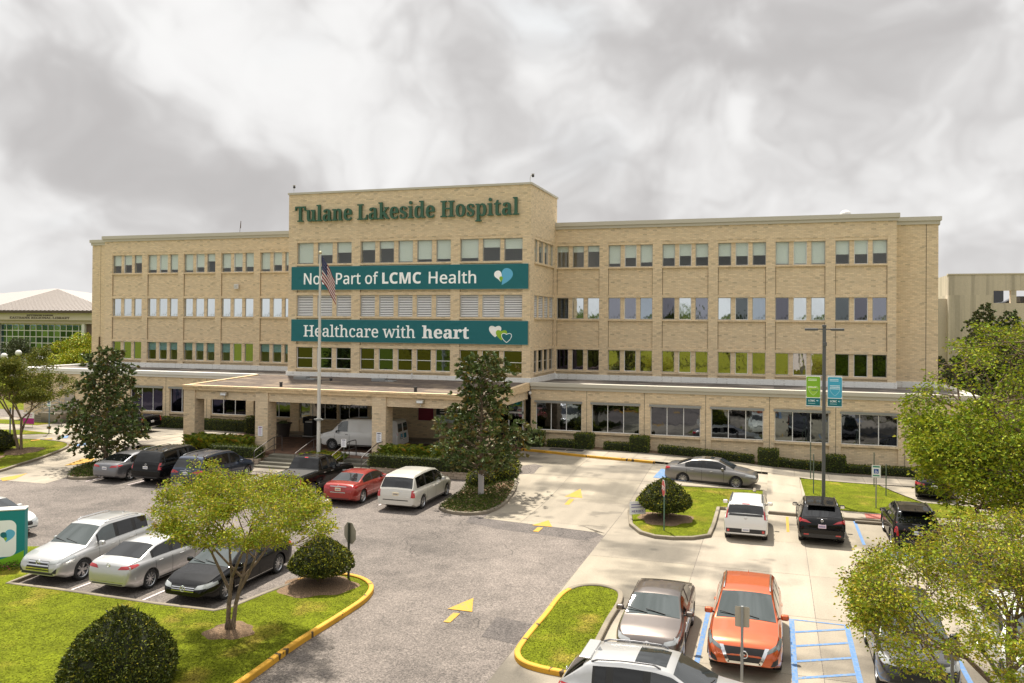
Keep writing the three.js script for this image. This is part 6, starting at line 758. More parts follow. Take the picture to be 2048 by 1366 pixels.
// strap-leaved bedding along the canopy and groundcover under the magnolias
function strapBed(label, x0, x1, z0, z1, y, n, seed, h = 1.0) { const t = thing('ginger_bed', label, 'plants'), r = mul(seed), L = new Leaves(seed); t.userData.kind = 'stuff'; for (let i = 0; i < n; i++) { const x = lerp(x0, x1, r()), z = lerp(z0, z1, r()), a = r() * 6.28, le = .35 + r() * .3; const k = r(), c = jit(k < .08 ? [.29, .17, .02] : k < .5 ? [.23, .25, .02] : [.10, .14, .015], r, .5); L.leaf(x, y + h * (.2 + .65 * r()), z, Math.cos(a) * .75, .85, Math.sin(a) * .75, le, .11, c, .35); } for (let i = 0; i < n / 8; i++) { const x = lerp(x0, x1, r()), z = lerp(z0, z1, r()); L.leaf(x, y, z, (r() - .5) * .3, 1, (r() - .5) * .3, h * .8, .04, [.05, .08, .015], 0); } mesh('leaves', L.geo(), leafMat({ roughness: .4 }), t); leafTotal += L.p.length / 9; }
strapBed('strap leaved plants between the first two canopy columns', -37.2, -32.6, -47.3, -45.9, .43, 2600, 71); strapBed('strap leaved plants between the right columns behind the minivan', -22.9, -16.6, -47.2, -45.9, .43, 3400, 72);
strapBed('low flowers in the bed between the two flights of steps', -27.5, -25.5, -46.4, -44.7, .38, 700, 73, .4);
function groundcover(key, label, n, seed) { const poly = islands[key], [x0, x1, z0, z1] = bounds(poly), r = mul(seed), L = new Leaves(seed); for (let i = 0; i < n; i++) { const x = lerp(x0, x1, r()), z = lerp(z0, z1, r()); if (!inPoly(poly, x, z)) continue; const f = fbm(x * 1.3, z * 1.3, 3); if (r() < sstep(.45, .7, f) * .55) { if (r() < .5) { const d = rdir(r); L.leaf(x, hgt(x, z) + .13, z, d.x, .05, d.z, .14, .06, jit([.24, .15, .08], r, .6), 0); } continue; } const d = rdir(r, .5); L.leaf(x, hgt(x, z) + .11 + r() * .10, z, d.x, d.y * .6 + .2, d.z, .16, .05, jit(pick(HED, r), r, .6), .2); } const t = mesh('groundcover', L.geo(), leafHedge); t.userData = { label, category: 'groundcover', kind: 'stuff' }; leafTotal += L.p.length / 9; }
groundcover('magr', 'dark jasmine groundcover with fallen leaves under the right magnolia', 9000, 81); groundcover('magl', 'dark jasmine groundcover under the left magnolia', 6000, 82);
// trees by the library, and the park trees across the street that the windows mirror
function farTree(label, x, z, H_, R, seed, cols, group, name = 'round_tree') { const t = thing(name, label, 'tree', [x, 0, z], 0, group), r = mul(seed), L = new Leaves(seed), w = [bar(V(0, 0, 0), V(0, H_ * .45, 0), R * .07, R * .05, 7)]; const lobes = [...Array(16)].map(() => { const d = rdir(r, .1), q = .35 + .55 * r(); const p = V(d.x * R * q, H_ * .62 + d.y * H_ * .30 * q, d.z * R * q); w.push(bar(V(0, H_ * .38, 0), p, R * .035, .02, 4)); return [p, R * (.28 + .18 * r())]; }); for (const [p, q] of lobes) for (let i = 0; i < 330; i++) { const d = rdir(r), k = q * Math.cbrt(r()); L.leaf(p.x + d.x * k, p.y + d.y * k * .8, p.z + d.z * k, d.x, d.y, d.z, R * .085, R * .055, jit(pick(cols, r), r, .5)); } mesh('trunk', merge(w), barkDark, t); mesh('crown', L.geo(), leafHedge, t); leafTotal += L.p.length / 9; }
{ const P = [[40, 690, -95, 2.4, 'small green tree in front of the library glazing', HOL], [85, 700, -92, 2.0, 'low pale shrubby tree beside the library lamp', OLV], [125, 690, -92, 2.6, 'yellow green tree in front of the library right end', OLV], [165, 680, -88, 3.2, 'yellow green tree touching the hospital left corner', YG], [150, 700, -84, 2.6, 'fresh green bush over the low white building', YG]]; for (const [u, v, z, R, lab, c] of P) { const q = zp(u, v - 18, z); farTree(lab, q.x, z, Math.max(3, q.y), R, Math.round(u * 3 + 7), c); } }
for (const [x, z, s] of [[-34, 36, 1], [-20, 52, 2], [-8, 44, 3], [6, 60, 4], [16, 38, 5], [30, 55, 6], [-48, 70, 7], [44, 75, 8], [-66, 50, 9], [-90, 85, 10], [64, 60, 11], [-10, 110, 12], [25, 120, 13], [-55, 125, 14]]) farTree('broad park tree on the lawn across the street', x, z, 9 + (s * 37 % 5), 4.6 + (s * 13 % 3), 700 + s, [[.06, .09, .02], [.09, .12, .02], [.12, .15, .03]], 'park trees across the street', 'park_tree');
console.log('leaf triangles', leafTotal);
// ---------- flagpole and flag ----------
const poleX = zp(637, 900, -46).x;
{ const t = thing('flagpole', 'tall pale flagpole in front of the canopy', 'flagpole', [poleX, .3, -46]); const top = zp(641, 508, -46).y - .3; const pm = std(lin(.62, .60, .55), { roughness: .4 }); mesh('pole', [bar(V(0, 0, 0), V(0, top * .5, 0), .125, .10, 16), bar(V(0, top * .5, 0), V(0, top, 0), .10, .055, 16)], pm, t); mesh('finial', new THREE.SphereGeometry(.11, 14, 10).translate(0, top + .08, 0), std(lin(.55, .48, .3), { metalness: .6, roughness: .3 }), t); mesh('collar', [cyl(.2, .2, 2.6, 2.72, 0, 0, 16), bx(-.32, .32, 2.63, 2.69, -.05, .05)], greySteel, t); mesh('rope', bar(V(.16, 2.7, .08), V(.09, top - .1, .05), .012, .012, 4), std(lin(.6, .58, .52)), t); mesh('base', cyl(.3, .24, 0, .2, 0, 0, 16), greySteel, t);
  const f = thing('flag', 'limp stars and stripes flag hanging from the flagpole', 'flag', [poleX + .07, .3 + top - .12, -46]); const U = 40, Vn = 30, pos = [], uv = [], idx = []; for (let j = 0; j <= Vn; j++) for (let i = 0; i <= U; i++) { const u = i / U, v = j / Vn, dropU = 1.65 * Math.pow(u, 1.2), fold = Math.sin(u * 9 + v * 1.5) * .13 * Math.min(1, u * 3) * (1 - .25 * v) + Math.sin(u * 17 + v * 4) * .05 * u; pos.push(.05 + 1.05 * u + .10 * u * v + fold * .35, -v * 1.6 * (1 - .1 * u) - dropU * (.92 + .08 * v), fold + .25 * u); uv.push(u, 1 - v); } for (let j = 0; j < Vn; j++) for (let i = 0; i < U; i++) { const a = j * (U + 1) + i; idx.push(a, a + U + 1, a + 1, a + 1, a + U + 1, a + U + 2); } const g = new THREE.BufferGeometry(); g.setAttribute('position', new THREE.Float32BufferAttribute(pos, 3)); g.setAttribute('uv', new THREE.Float32BufferAttribute(uv, 2)); g.setIndex(idx); g.computeVertexNormals();
  const tex = ctex(760, 400, (x, w, h) => { for (let k = 0; k < 13; k++) { x.fillStyle = k % 2 ? '#cfc8c2' : '#7c0c1a'; x.fillRect(0, k * h / 13, w, h / 13 + 1); } x.fillStyle = '#161c4a'; x.fillRect(0, 0, w * .4, h * 7 / 13); x.fillStyle = '#eee'; for (let r = 0; r < 9; r++) for (let c = 0; c < (r % 2 ? 5 : 6); c++) { const cx = w * .4 * ((c + (r % 2 ? 1 : .5)) / 6), cy = h * 7 / 13 * (r + .5) / 9; x.beginPath(); for (let k = 0; k < 10; k++) { const a = -1.571 + k * .6283, q = k % 2 ? 3.2 : 8; x.lineTo(cx + Math.cos(a) * q, cy + Math.sin(a) * q); } x.fill(); } }); mesh('cloth', g, std(0xffffff, { map: tex, side: THREE.DoubleSide, roughness: .8 }), f); }
// ---------- lamp post with banners ----------
{ const p = gph(1647, 1000, .13), top = zp(1647, 660, p.z).y - p.y, t = thing('lamp_post', 'dark square lamp post with two flat heads on the lawn', 'lamp post', [p.x, p.y + .13, p.z]); const dm = std(lin(.11, .115, .12), { roughness: .45, metalness: .3 });
  mesh('pole', rbx(-.085, .085, 0, top, -.085, .085, .02, 1), dm, t); mesh('base', rbx(-.2, .2, 0, .12, -.2, .2, .02, 1), dm, t); mesh('pole_cap', rbx(-.10, .10, top, top + .14, -.10, .10, .02, 1), dm, t); for (const s of [-1, 1]) { mesh('arm', bx(s * .08, s * .32, top - .12, top - .06, -.03, .03), dm, t); const h = new THREE.Group(); h.name = 'lamp_head'; t.add(h); mesh('housing', rbx(s * .3, s * .95, top - .16, top - .04, -.17, .17, .03), dm, h); mesh('lens', bx(s * .36, s * .9, top - .17, top - .162, -.13, .13), std(lin(.35, .35, .33)), h); } mesh('photocell', rbx(-.05, .12, top - .95, top - .75, .085, .16, .02, 1), dm, t);
  const y1 = zp(1647, 752, p.z).y, y0 = zp(1647, 813, p.z).y, h = y1 - y0; for (const [s, col, lab] of [[-1, '#84b62a', 'green vertical banner on the left arm of the lamp post'], [1, '#45a9c9', 'light blue vertical banner with heart outline on the lamp post']]) { const b = thing('pole_banner', lab, 'banner', [p.x + s * .52, y0, p.z], 0, 'banners on the lamp post'); mesh('rod', bar(V(-s * .46, h + .02, 0), V(s * .36, h + .02, 0), .015), greySteel, b); mesh('rod', bar(V(-s * .46, -.02, 0), V(s * .36, -.02, 0), .015), greySteel, b); mesh('cloth', bx(-.35, .35, 0, h, -.006, .006), trimWhite, b);
    const tex = ctex(256, 512, (x, w, hh) => { x.fillStyle = '#f4f4f0'; x.fillRect(0, 0, w, hh); x.fillStyle = col; x.beginPath(); x.roundRect ? x.roundRect(w * .02, hh * .03, w * .96, hh * .68, 24) : x.rect(w * .02, hh * .03, w * .96, hh * .68); x.fill(); x.fillStyle = '#006a72'; x.fillRect(w * .02, hh * .73, w * .96, hh * .25); x.globalAlpha = .45; heart(x, w * .5, hh * .46, w * .36, s < 0 ? '#b6d45a' : null, '#e8f4f6'); x.globalAlpha = 1; txt(x, 'LCMC', w * .40, hh * .82, 44, 'bold', '#fff'); swoosh(x, w * .80, hh * .82, 20); x.fillStyle = 'rgba(255,255,255,.8)'; for (let k = 0; k < 2; k++) x.fillRect(w * .14, hh * (.10 + k * .045), w * .6, hh * .02); if (s < 0) { txt(x, 'heart', w * .6, hh * .47, 44, 'bold', '#0a5a4a'); x.fillStyle = '#f0f4d8'; x.fillRect(w * .12, hh * .36, w * .6, hh * .03); } else { x.fillStyle = '#dff0f6'; for (let k = 0; k < 3; k++) x.fillRect(w * .16, hh * (.30 + k * .05), w * .68, hh * .022); } x.fillStyle = 'rgba(255,255,255,.7)'; x.fillRect(w * .14, hh * .90, w * .5, hh * .015); }); const g = new THREE.PlaneGeometry(.7, h); g.translate(0, h / 2, .009); mesh('print', g, std(0xffffff, { map: tex, roughness: .7 }), b); } }
// ---------- signs ----------
function post(name, label, cat, p, h, r, o = {}) { const t = thing(name, label, cat, [p.x, p.y, p.z], o.turn || 0, o.group); mesh('post', o.square ? rbx(-r, r, 0, h, -r, r, r * .3, 1) : bar(V(0, 0, 0), V(0, h, 0), r, r, 8), o.mat || greySteel, t); return t; }
function plate(t, w, h, y, tex, o = {}) { const s = new THREE.Shape(), c = .04; s.moveTo(-w / 2 + c, 0); s.lineTo(w / 2 - c, 0); s.quadraticCurveTo(w / 2, 0, w / 2, c); s.lineTo(w / 2, h - c); s.quadraticCurveTo(w / 2, h, w / 2 - c, h); s.lineTo(-w / 2 + c, h); s.quadraticCurveTo(-w / 2, h, -w / 2, h - c); s.lineTo(-w / 2, c); s.quadraticCurveTo(-w / 2, 0, -w / 2 + c, 0); const g = new THREE.ExtrudeGeometry(s, { depth: .006, bevelEnabled: false }); g.translate(0, y, o.z ?? .03); mesh('plate', g, o.mat || trimWhite, t); if (tex) { const q = new THREE.PlaneGeometry(w - .03, h - .03); q.translate(0, y + h / 2, (o.z ?? .03) + .010); mesh('print', q, std(0xffffff, { map: tex, roughness: .5 }), t); } }
const octa = (R) => { const s = new THREE.Shape(); for (let k = 0; k < 8; k++) { const a = Math.PI / 8 + k * Math.PI / 4; k ? s.lineTo(R * Math.cos(a), R * Math.sin(a)) : s.moveTo(R * Math.cos(a), R * Math.sin(a)); } return new THREE.ExtrudeGeometry(s, { depth: .006, bevelEnabled: false }); };
const alBack = std(lin(.42, .38, .31), { metalness: .4, roughness: .5 });
{ const p = gp(697, 1156, .1), t = post('stop_sign', 'bare back of an octagonal stop sign beside the dome bush', 'sign', p, 1.95, .035, { square: true, mat: std(lin(.045, .05, .035)), turn: -.5 }); const g = octa(.40); g.translate(0, 1.58, -.05); mesh('plate', g, alBack, t); const rd = octa(.385); rd.translate(0, 1.58, -.0535); mesh('face', rd, std(lin(.4, .02, .03)), t); }
{ const p = gp(1328, 1061, .1), t = post('stop_sign', 'red stop sign seen edge on in front of the island bush', 'sign', p, 2.2, .03, { mat: std(lin(.10, .17, .13)), turn: -1.25 }); const g = octa(.38); g.translate(0, 1.85, .03); mesh('plate', g, trimWhite, t); const rd = octa(.355); rd.translate(0, 1.85, .034); mesh('face', rd, std(lin(.42, .02, .03), { roughness: .4 }), t); const tg = new TextGeometry('STOP', { font: font.sans_bold, size: .17, depth: .003, curveSegments: 3 }); tg.computeBoundingBox(); tg.translate(-(tg.boundingBox.max.x) / 2, 1.77, .042); mesh('lettering', tg, trimWhite, t); }
{ const p = gp(1275, 1038, .1), t = thing('yard_sign', 'small white and purple yard sign reading heroes on the island', 'sign', [p.x, p.y, p.z], .55); mesh('stake', [bar(V(-.25, 0, 0), V(-.25, .3, 0), .008), bar(V(.25, 0, 0), V(.25, .3, 0), .008)], greySteel, t); mesh('board', bx(-.4, .4, .22, .82, -.006, .006), trimWhite, t); const q = new THREE.PlaneGeometry(.78, .58); q.translate(0, .52, .009); mesh('print', q, std(0xffffff, { map: ctex(256, 192, (x, w, h) => { x.fillStyle = '#f2f2f6'; x.fillRect(0, 0, w, h); txt(x, 'HEROES', w / 2, h * .78, 52, 'bold', '#40308c', 'center', w * .92); x.fillStyle = '#8a86b4'; for (let k = 0; k < 2; k++) x.fillRect(w * .1, h * (.2 + k * .2), w * .7, h * .09); x.fillStyle = '#40308c'; x.fillRect(w * .76, h * .17, w * .06, h * .16); }) }), t); }
const wheelTex = (sx) => ctex(128, 192, (x, w, h) => { x.fillStyle = '#e6eee8'; x.fillRect(0, 0, w, h); x.fillStyle = '#2f8a6a'; x.fillRect(w * .1, h * .05, w * .8, h * .12); x.fillStyle = '#1c4fa0'; x.fillRect(w * .22, h * .30, w * .56, h * .38); x.strokeStyle = '#fff'; x.lineWidth = 6; x.beginPath(); x.arc(w * .48, h * .55, 15, .2, 4.4); x.stroke(); x.beginPath(); x.moveTo(w * .45, h * .36); x.lineTo(w * .48, h * .49); x.lineTo(w * .60, h * .50); x.lineTo(w * .66, h * .60); x.stroke(); x.fillStyle = '#2f8a6a'; x.fillRect(w * .12, h * .80, w * .76, h * .1); });
{ const p = gp(1752, 1016, .12), t = post('accessible_parking_sign', 'green and blue accessible parking sign in front of the black suv', 'sign', p, 2.05, .03, {}); plate(t, .42, .62, 1.5, wheelTex(1)); }
{ const p = gph(98, 866, .05), t = post('accessible_parking_sign', 'accessible parking sign on the side drive beside the olive tree', 'sign', p, 2.5, .035, { mat: std(lin(.14, .22, .26)) }); plate(t, .36, .6, 2.0, wheelTex(1)); }
for (const [u, v, vt, lab] of [[1621, 957, 884, 'thin bare post by the left edge of the lawn, farther one'], [1627, 987, 908, 'thin bare post left of the lamp post, nearer one'], [1748, 973, 905, 'thin bare post right of the lamp post, farther one'], [1772, 992, 928, 'thin bare post beside the pale walkway']]) { const p = gph(u, v, .13); p.y += .1; post('sign_post', lab, 'post', p, zp(u, vt, p.z).y - p.y, .028, { mat: std(lin(.10, .13, .10)), group: 'thin bare posts on the lawn' }); }
{ const p = gph(20, 877, .1), t = post('sign_post', 'blue grey bare post beside the olive flowering tree', 'post', p, zp(20, 815, p.z).y - p.y, .05, { mat: std(lin(.12, .15, .18)) }); }
{ const p = zp(1484, 1300, -21.95); p.y = 0; const h = zp(1484, 1212, p.z).y, t = post('parking_sign', 'back of a small sign on a perforated steel post before the orange suv', 'sign', p, h, .035, { square: true, mat: greySteel }); plate(t, .36, .52, h - .55, null, { z: -.05, mat: alBack }); }
{ const p = V(4.05, 0, -21.9), t = post('parking_sign', 'grey sign post in front of the grey suv under the branches', 'sign', p, 1.8, .035, { square: true }); plate(t, .34, .5, 1.25, null, { z: -.05, mat: alBack }); }
const notice = (hue) => ctex(128, 192, (x, w, h) => { x.fillStyle = '#eeeef2'; x.fillRect(0, 0, w, h); x.fillStyle = hue; x.fillRect(w * .14, h * .06, w * .72, h * .1); x.globalAlpha = .65; for (let k = 0; k < 6; k++) x.fillRect(w * .18, h * (.24 + k * .11), w * (.5 + .14 * (k % 2)), h * .045); });
{ const nA = notice('#8c4a8c'), nB = notice('#3c3c58'); for (const [x, n, lab] of [[-32.1, nA, 'white notice plate on the canopy column beside the strap leaved plants'], [-23.5, nB, 'white notice plate on the canopy column by the narrow steps']]) { const t = thing('notice_plate', lab, 'sign', [x, 1.55, -47.0]); plate(t, .36, .66, 0, n, { z: .004 }); }
  for (const [u, v, n, lab] of [[629, 915, nA, 'low white and pink notice in front of the flagpole'], [688, 885, nB, 'white notice on a post in the flower bed']]) { const q = zp(u, v, -45.4), t = post('bed_notice', lab, 'sign', V(q.x, .38, -45.4), q.y - .38, .02, { mat: std(lin(.15, .16, .13)) }); plate(t, .36, .5, q.y - .38 - .28, n); }
  for (const [u, v, lab] of [[372, 902, 'tiny white notice between the suv and cushion bushes'], [452, 903, 'small white notice with red dot above the blue minivan']]) { const q = zp(u, v, -45.3), t = post('bed_notice', lab, 'sign', V(q.x, .3, -45.3), q.y - .25, .02, {}); plate(t, .36, .3, q.y - .5, nA); } }
{ const p = gph(57, 853, .05), t = thing('yard_sign', 'white and magenta yard sign by the side stairs', 'sign', [p.x, p.y, p.z], .1); mesh('stake', [bar(V(-.35, 0, 0), V(-.35, .4, 0), .012), bar(V(.35, 0, 0), V(.35, .4, 0), .012)], greySteel, t); mesh('board', bx(-.5, .5, .25, 1.15, -.01, .01), trimWhite, t); mesh('lower_band', bx(-.5, .5, .25, .7, .0, .014), std(lin(.35, .02, .16)), t); mesh('text_lines', [bx(-.4, .3, .85, .9, .0, .014), bx(-.4, .35, .98, 1.03, .0, .014)], std(lin(.35, .1, .22)), t); }
// ---------- monument sign ----------
{ const b = gp(52, 1128, .1), turn = .62, Wm = 4.2, Hm = 2.05, t = thing('monument_sign', 'teal and white monument sign with swirl logo on the near lawn', 'sign', [b.x - Math.cos(turn) * Wm / 2, .1, b.z + Math.sin(turn) * Wm / 2], turn); const teal = std(lin(.0, .22, .23), { roughness: .5 });
  mesh('cabinet', rbx(-Wm / 2, Wm / 2, 0, Hm, -.25, .25, .03), teal, t); mesh('cap', rbx(-Wm / 2 - .02, Wm / 2 + .02, Hm, Hm + .05, -.27, .27, .015, 1), trimWhite, t);
  const q = new THREE.PlaneGeometry(Wm - .04, Hm - .04); q.translate(0, Hm / 2, .256); mesh('face', q, std(0xffffff, { roughness: .35, map: ctex(1024, 500, (x, w, h) => { x.fillStyle = '#0a7f83'; x.fillRect(0, 0, w, h); x.fillStyle = '#7cb52a'; x.beginPath(); x.moveTo(0, h); x.lineTo(0, h * .95); x.bezierCurveTo(w * .4, h * 1.0, w * .8, h * .95, w, h * .72); x.lineTo(w, h); x.fill(); x.fillStyle = '#eef1f2'; x.beginPath(); x.roundRect ? x.roundRect(w * .03, h * .16, w * .91, h * .66, 60) : x.rect(w * .03, h * .16, w * .91, h * .66); x.fill(); txt(x, 'Hospital', w * .60, h * .5, 150, 'normal', '#146a78', 'center', w * .42); txt(x, 'Lakeside', w * .22, h * .5, 150, 'normal', '#146a78', 'center', w * .34); drop(x, w * .885, h * .44, 66, .45, '#5fb0d6'); drop(x, w * .845, h * .44, 42, -.35, '#146a78'); drop(x, w * .857, h * .50, 20, .1, '#8dbb3a'); }) }), t);
  const r = mul(8), L = new Leaves(88), f = thing('flower_patch', 'low flowers at the foot of the teal monument sign', 'flowers', [b.x, .1, b.z]); f.userData.kind = 'stuff'; for (let i = 0; i < 1400; i++) { const x = -2.4 + r() * 3.2, z = (r() - .2) * 1.2 - x * .5, d = rdir(r, .4); L.leaf(x, r() * .22, z, d.x, d.y, d.z, .09, .05, r() < .08 ? [.4, .03, .14] : jit(pick(HED, r), r, .5)); } mesh('leaves', L.geo(), leafHedge, f); }
// ---------- street furniture at the entrance ----------
{ const q = gp(567, 873, .74), t = thing('planter_pot', 'round dark planter pot with a small plant under the canopy', 'planter', [q.x, .74, Math.max(q.z, -54.6)]); mesh('pot', new THREE.LatheGeometry([[0, 0], [.36, 0], [.38, .05], [.52, .9], [.6, .92], [.6, 1.0], [.52, 1.0], [.48, .9], [0, .88]].map(([a, b]) => new THREE.Vector2(a, b)), 28), std(lin(.05, .042, .036), { roughness: .6 }), t); const L = new Leaves(5), r = mul(5); for (let i = 0; i < 160; i++) { const d = rdir(r, .7); L.leaf((r() - .5) * .4, .9, (r() - .5) * .4, d.x, Math.abs(d.y) + .3, d.z, .25, .08, jit([.16, .2, .08], r, .5), .2); } mesh('plant', L.geo(), leafHedge, t); }
{ const q = gp(621, 872, .74), t = thing('litter_bin', 'tall black litter bin with side openings under the canopy', 'bin', [q.x, .74, Math.max(q.z, -54.6)]); mesh('body', rbx(-.38, .38, 0, 1.0, -.38, .38, .08, 3), trimBlack, t); mesh('hood', [rbx(-.44, .44, 1.28, 1.42, -.42, .42, .07, 3), rbx(-.44, -.34, .95, 1.32, -.40, .40, .04), rbx(.34, .44, .95, 1.32, -.40, .40, .04)], trimBlack, t); mesh('liner', rbx(-.3, .3, .98, 1.12, -.3, .3, .04), alu, t); mesh('foot', bx(-.42, .42, 0, .06, -.42, .42), alu, t); }
{ const q = gph(1055, 886, .1), t = thing('bollard', 'yellow steel bollard at the entrance doors', 'bollard', [-16.3, .74, -54.2]); mesh('post', cyl(.09, .09, 0, .95, 0, 0, 14), std(lin(.62, .40, .03), { roughness: .5 }), t); mesh('cap', new THREE.SphereGeometry(.09, 14, 6, 0, 6.3, 0, 1.57).translate(0, .95, 0), std(lin(.62, .40, .03), { roughness: .5 }), t); }
for (const [x, z, a, lab] of [[-.95, -46.55, .0, 'concrete wheel stop at the nose of the dark grey sedan'], [4.4, -41.35, 0, 'concrete wheel stop beside the red tactile pad']]) { const t = thing('wheel_stop', lab, 'wheel stop', [x, hgt(x, z) + .01, z], a ? a : (x < 0 ? Math.PI / 2 : 0)); mesh('bar', rbx(-.8, .8, 0, .13, -.08, .08, .03, 1), kerbMat, t); }
{ const a = gph(62, 884, .05), b = gph(104, 877, .05), t = thing('parking_barrier', 'yellow kerb block at the side drive parking', 'kerb block', [(a.x + b.x) / 2, a.y, (a.z + b.z) / 2], Math.atan2(-(b.z - a.z), b.x - a.x)); const l = a.distanceTo(b) / 2; mesh('bar', rbx(-l, l, 0, .17, -.12, .12, .05), kerbYellow, t); }
// side stairs with railing at the left end
{ const t = thing('side_stairs', 'concrete stairs with grey pipe railing to the side door', 'stairs', [-58.3, .6, -54.2]); for (let k = 0; k < 5; k++) mesh('step', rbx(-.6 + k * .34, 1.1, k ? k * .17 + .002 : 0, (k + 1) * .17, -.95, .95, .015, 1), kerbMat, t); mesh('landing', rbx(1.1, 3.2, 0, .86, -.95, .95, .015, 1), kerbMat, t); for (const z of [-.85, .85]) { for (const h of [.35, .65, .95]) mesh('rail', tube([V(-.55, .15 + h, z), V(1.1, .86 + h, z), V(3.1, .86 + h, z)], .025, 16, 6), greySteel, t); for (const [x, y] of [[-.55, 0], [1.1, .86], [3.1, .86]]) mesh('post', bar(V(x, y, z), V(x, y + 1.0, z), .028), greySteel, t); } }
// ---------- library ----------
{ const Zl = -128, e = (u, v) => zp(u, v, Zl), t = thing('library_building', 'library with standing seam hipped roof and green gridded glazing', 'building'); const x1 = e(240, 640).x, x0 = e(-330, 640).x, yE = e(90, 621).y, yF = e(90, 640).y, yG = e(90, 647).y, ap = zp(112, 577, Zl - 17);
  const roofM = std(lin(.29, .265, .25), { roughness: .75 }), tri = (...p) => { const g = new THREE.BufferGeometry().setFromPoints(p); g.computeVertexNormals(); return g; }; const A = V(x0, yE, Zl + 2), B = V(x1, yE, Zl + 2), C = V(x1, yE, Zl - 40), D = V(x0, yE, Zl - 40), T = V(ap.x, ap.y, Zl - 17), T2 = V(ap.x - .5, ap.y, Zl - 17);
  mesh('roof', [tri(A, B, T), tri(A, T, T2), tri(D, A, T2), tri(C, D, T)], roofM, t); mesh('roof', [tri(B, C, T)], roofM, t); const n = 75; for (let k = 1; k < n; k++) { const x = lerp(x0, x1, k / n); const f = x < T.x ? (x - x0) / (T.x - x0) : (x1 - x) / (x1 - T.x); if (f < .02) continue; const q = V(x, yE + .06, Zl + 2), w = V(x, yE + (T.y - yE) * f + .06, lerp(Zl + 2, T.z, f)); if (x > zp(-20, 600, Zl).x && x < zp(200, 600, Zl).x) mesh('roof_seam', bar(q, w, .07, .07, 4), std(lin(.36, .31, .27)), t); }
  mesh('gutter', bx(x0, x1, yE - .5, yE + .02, Zl + 1.4, Zl + 2.1), std(lin(.085, .06, .045)), t); mesh('fascia', bx(x0 + 1, x1 - 1, yF, yE - .5, Zl, Zl + 1.2), std(lin(.60, .53, .45)), t); mesh('wall', bx(x0 + 1, x1 - 1, yG, yF, Zl - 1, Zl + .8), std(lin(.42, .36, .29)), t);
  const wy1 = e(90, 649).y, wx0 = e(2, 680).x, wx1 = e(170, 680).x, wy0 = .6, cols = 14, rows = 6; mesh('wall', [bx(wx1, x1 - 1, 0, yG, Zl - 1, Zl + .2), bx(x0 + 1, wx0 - .4, 0, yG, Zl - 1, Zl + .2)], std(lin(.12, .08, .06)), t); mesh('wall', [bx(wx0 - .4, wx1, 0, wy0, Zl - 1, Zl + .2), bx(wx0 - .4, wx1, wy1, yG, Zl - 1, Zl + .2)], std(lin(.5, .45, .38)), t); mesh('pier', bx(wx0 - .7, wx0 - .1, 0, yG, Zl + .2, Zl + .7), trimWhite, t); mesh('pier', bx(wx1 - .2, wx1 + .5, 0, yG, Zl + .2, Zl + .7), trimWhite, t);
  const gls = [mir(.07, .13, .15), mir(.10, .17, .19), mir(.05, .09, .10), mir(.20, .30, .34)], r = mul(14); for (let i = 0; i < cols; i++) for (let j = 0; j < rows; j++) { const a = lerp(wx0, wx1, i / cols), b = lerp(wx0, wx1, (i + 1) / cols), c = lerp(wy0, wy1, j / rows), d = lerp(wy0, wy1, (j + 1) / rows); const p = mesh('pane', bx(a + .07, b - .07, c + .07, d - .07, Zl - .04, Zl), gls[Math.floor(r() * 4)], t); }
  for (let i = 0; i <= cols; i++) { const a = lerp(wx0, wx1, i / cols); mesh('mullion', bx(a - .06, a + .06, wy0, wy1, Zl - .05, Zl + .08), trimWhite, t); } for (let j = 0; j <= rows; j++) { const c = lerp(wy0, wy1, j / rows); mesh('transom', bx(wx0, wx1, c - .06, c + .06, Zl - .05, Zl + .06), trimWhite, t); }
  const let_ = (s, size, u0, u1, v) => { const g = new TextGeometry(s, { font: font.serif_regular, size, depth: .08, curveSegments: 3 }); g.computeBoundingBox(); const a = zp(u0, v, Zl + 1.25), b = zp(u1, v, Zl + 1.25), w = g.boundingBox.max.x; g.scale((b.x - a.x) / w, 1, 1); g.translate(a.x, a.y, Zl + 1.2); return g; }; const lm = std(lin(.10, .08, .065)); const ll = mesh('lettering', [let_('EASTBANK REGIONAL LIBRARY', .42, 19, 139, 637.3), let_('JEFFERSON PARISH', .26, 53, 106, 631.8)], lm, t); }
{ const z = -98, q0 = zp(10, 715, z), q1 = zp(215, 713, z), t = thing('low_building', 'low flat pale building in front of the library', 'building', [(q0.x + q1.x) / 2, 0, z - 4]); const w = (q1.x - q0.x) / 2, h = q0.y; mesh('wall', rbx(-w, w, 0, h - .5, -4, 4, .3, 3), std(lin(.50, .45, .37)), t); mesh('roof_edge', rbx(-w - .2, w + .2, h - .5, h, -4.2, 4.2, .2, 3), trimWhite, t); }
for (const [u, v, lab] of [[8, 712, 'white globe street lamp by the left library pier'], [37, 706, 'white globe street lamp in front of the library glazing']]) { const q = zp(u, v, -90), t = thing('globe_lamp', lab, 'street lamp', [q.x, 0, -90], 0, 'globe lamps by the library'); mesh('post', bar(V(0, 0, 0), V(0, q.y - .3, 0), .08, .05, 8), darkMetal, t); mesh('globe', new THREE.SphereGeometry(.42, 14, 10).translate(0, q.y, 0), trimWhite, t); mesh('collar', cyl(.16, .2, q.y - .5, q.y - .32, 0, 0, 10), darkMetal, t); }
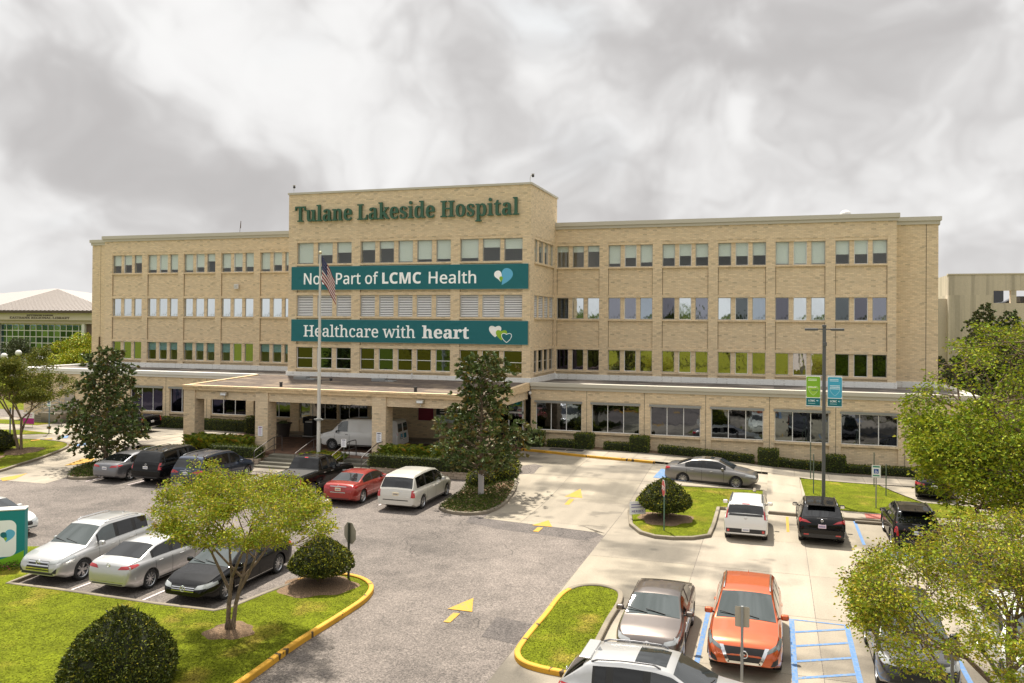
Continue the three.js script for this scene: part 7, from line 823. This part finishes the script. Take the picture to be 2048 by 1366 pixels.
// ---------- concrete car park ----------
{ const z = -88, e = (u, v) => zp(u, v, z), t = thing('parking_garage', 'weathered concrete multi storey car park with open decks', 'car park'); const xa = e(1897, 560).x, yA = e(1900, 550).y, x2 = xa + 60, o0 = e(1987, 600), o1 = e(2022, 600), o2 = e(2033, 600), yT = e(1990, 581).y, yB = e(1990, 606).y, T = .6; const W = (l) => mesh('wall', wuv(merge(l)), garageConcrete, t);
  W([bx(xa, o0.x, 0, yA, z - T, z)]); W([bx(o0.x, x2, yT, yA, z - T, z)]); W([bx(o0.x, x2, yB - 3.2, yB, z - T, z)]); W([bx(o0.x, x2, 0, yB - 5.4, z - T, z)]); mesh('pier', wuv(bx(o1.x, o2.x, yB, yT, z - T, z - .02)), garageConcrete, t); mesh('pier', wuv(bx(o2.x + 4, o2.x + 4.8, yB, yT, z - T, z - .02)), garageConcrete, t); W([bx(xa - 3.2, xa, 0, e(1880, 597).y, z - 1.2, z - .6)]); W([bx(xa, xa + .6, 0, yA, z - 40, z - T)]);
  mesh('deck', [bx(xa + .6, x2, yB - 1.4, yB - 1.0, z - 14, z - T), bx(xa + .6, x2, yB - 5.6, yB - 5.2, z - 14, z - T)], garageConcrete, t); mesh('coping', bx(xa - .05, x2, yA, yA + .12, z - T - .05, z + .05), garageConcrete, t);
  const zz = z - 3; const c = car(mk(suv, { paint: black, rails: null }), 'dark car visible through the open deck of the car park', 'car', [zp(2020, 600, zz).x + .6, yB - 1.0, zz], Math.PI); 
  const d = thing('distant_building', 'dark distant building with white numbers between hospital and car park', 'building', [zp(1882, 600, -150).x, 0, -150]); const q = zp(1882, 576, -150).y; mesh('wall', bx(-9, 9, 0, q, -8, 0), std(lin(.07, .07, .10)), d); mesh('roof_edge', bx(-9.1, 9.1, q, q + .4, -8, .1), darkMetal, d); const s = q / 14; for (const [ch, x] of [['6', -3], ['5', -.2]]) { const g = new TextGeometry(ch, { font: font.sans_bold, size: 1.5, depth: .05, curveSegments: 4 }); g.translate(x, q - 3, .02); mesh('number', g, std(lin(.5, .5, .55)), d); } }
console.log('top level', scene.children.length);
renderer.render(scene, camera);
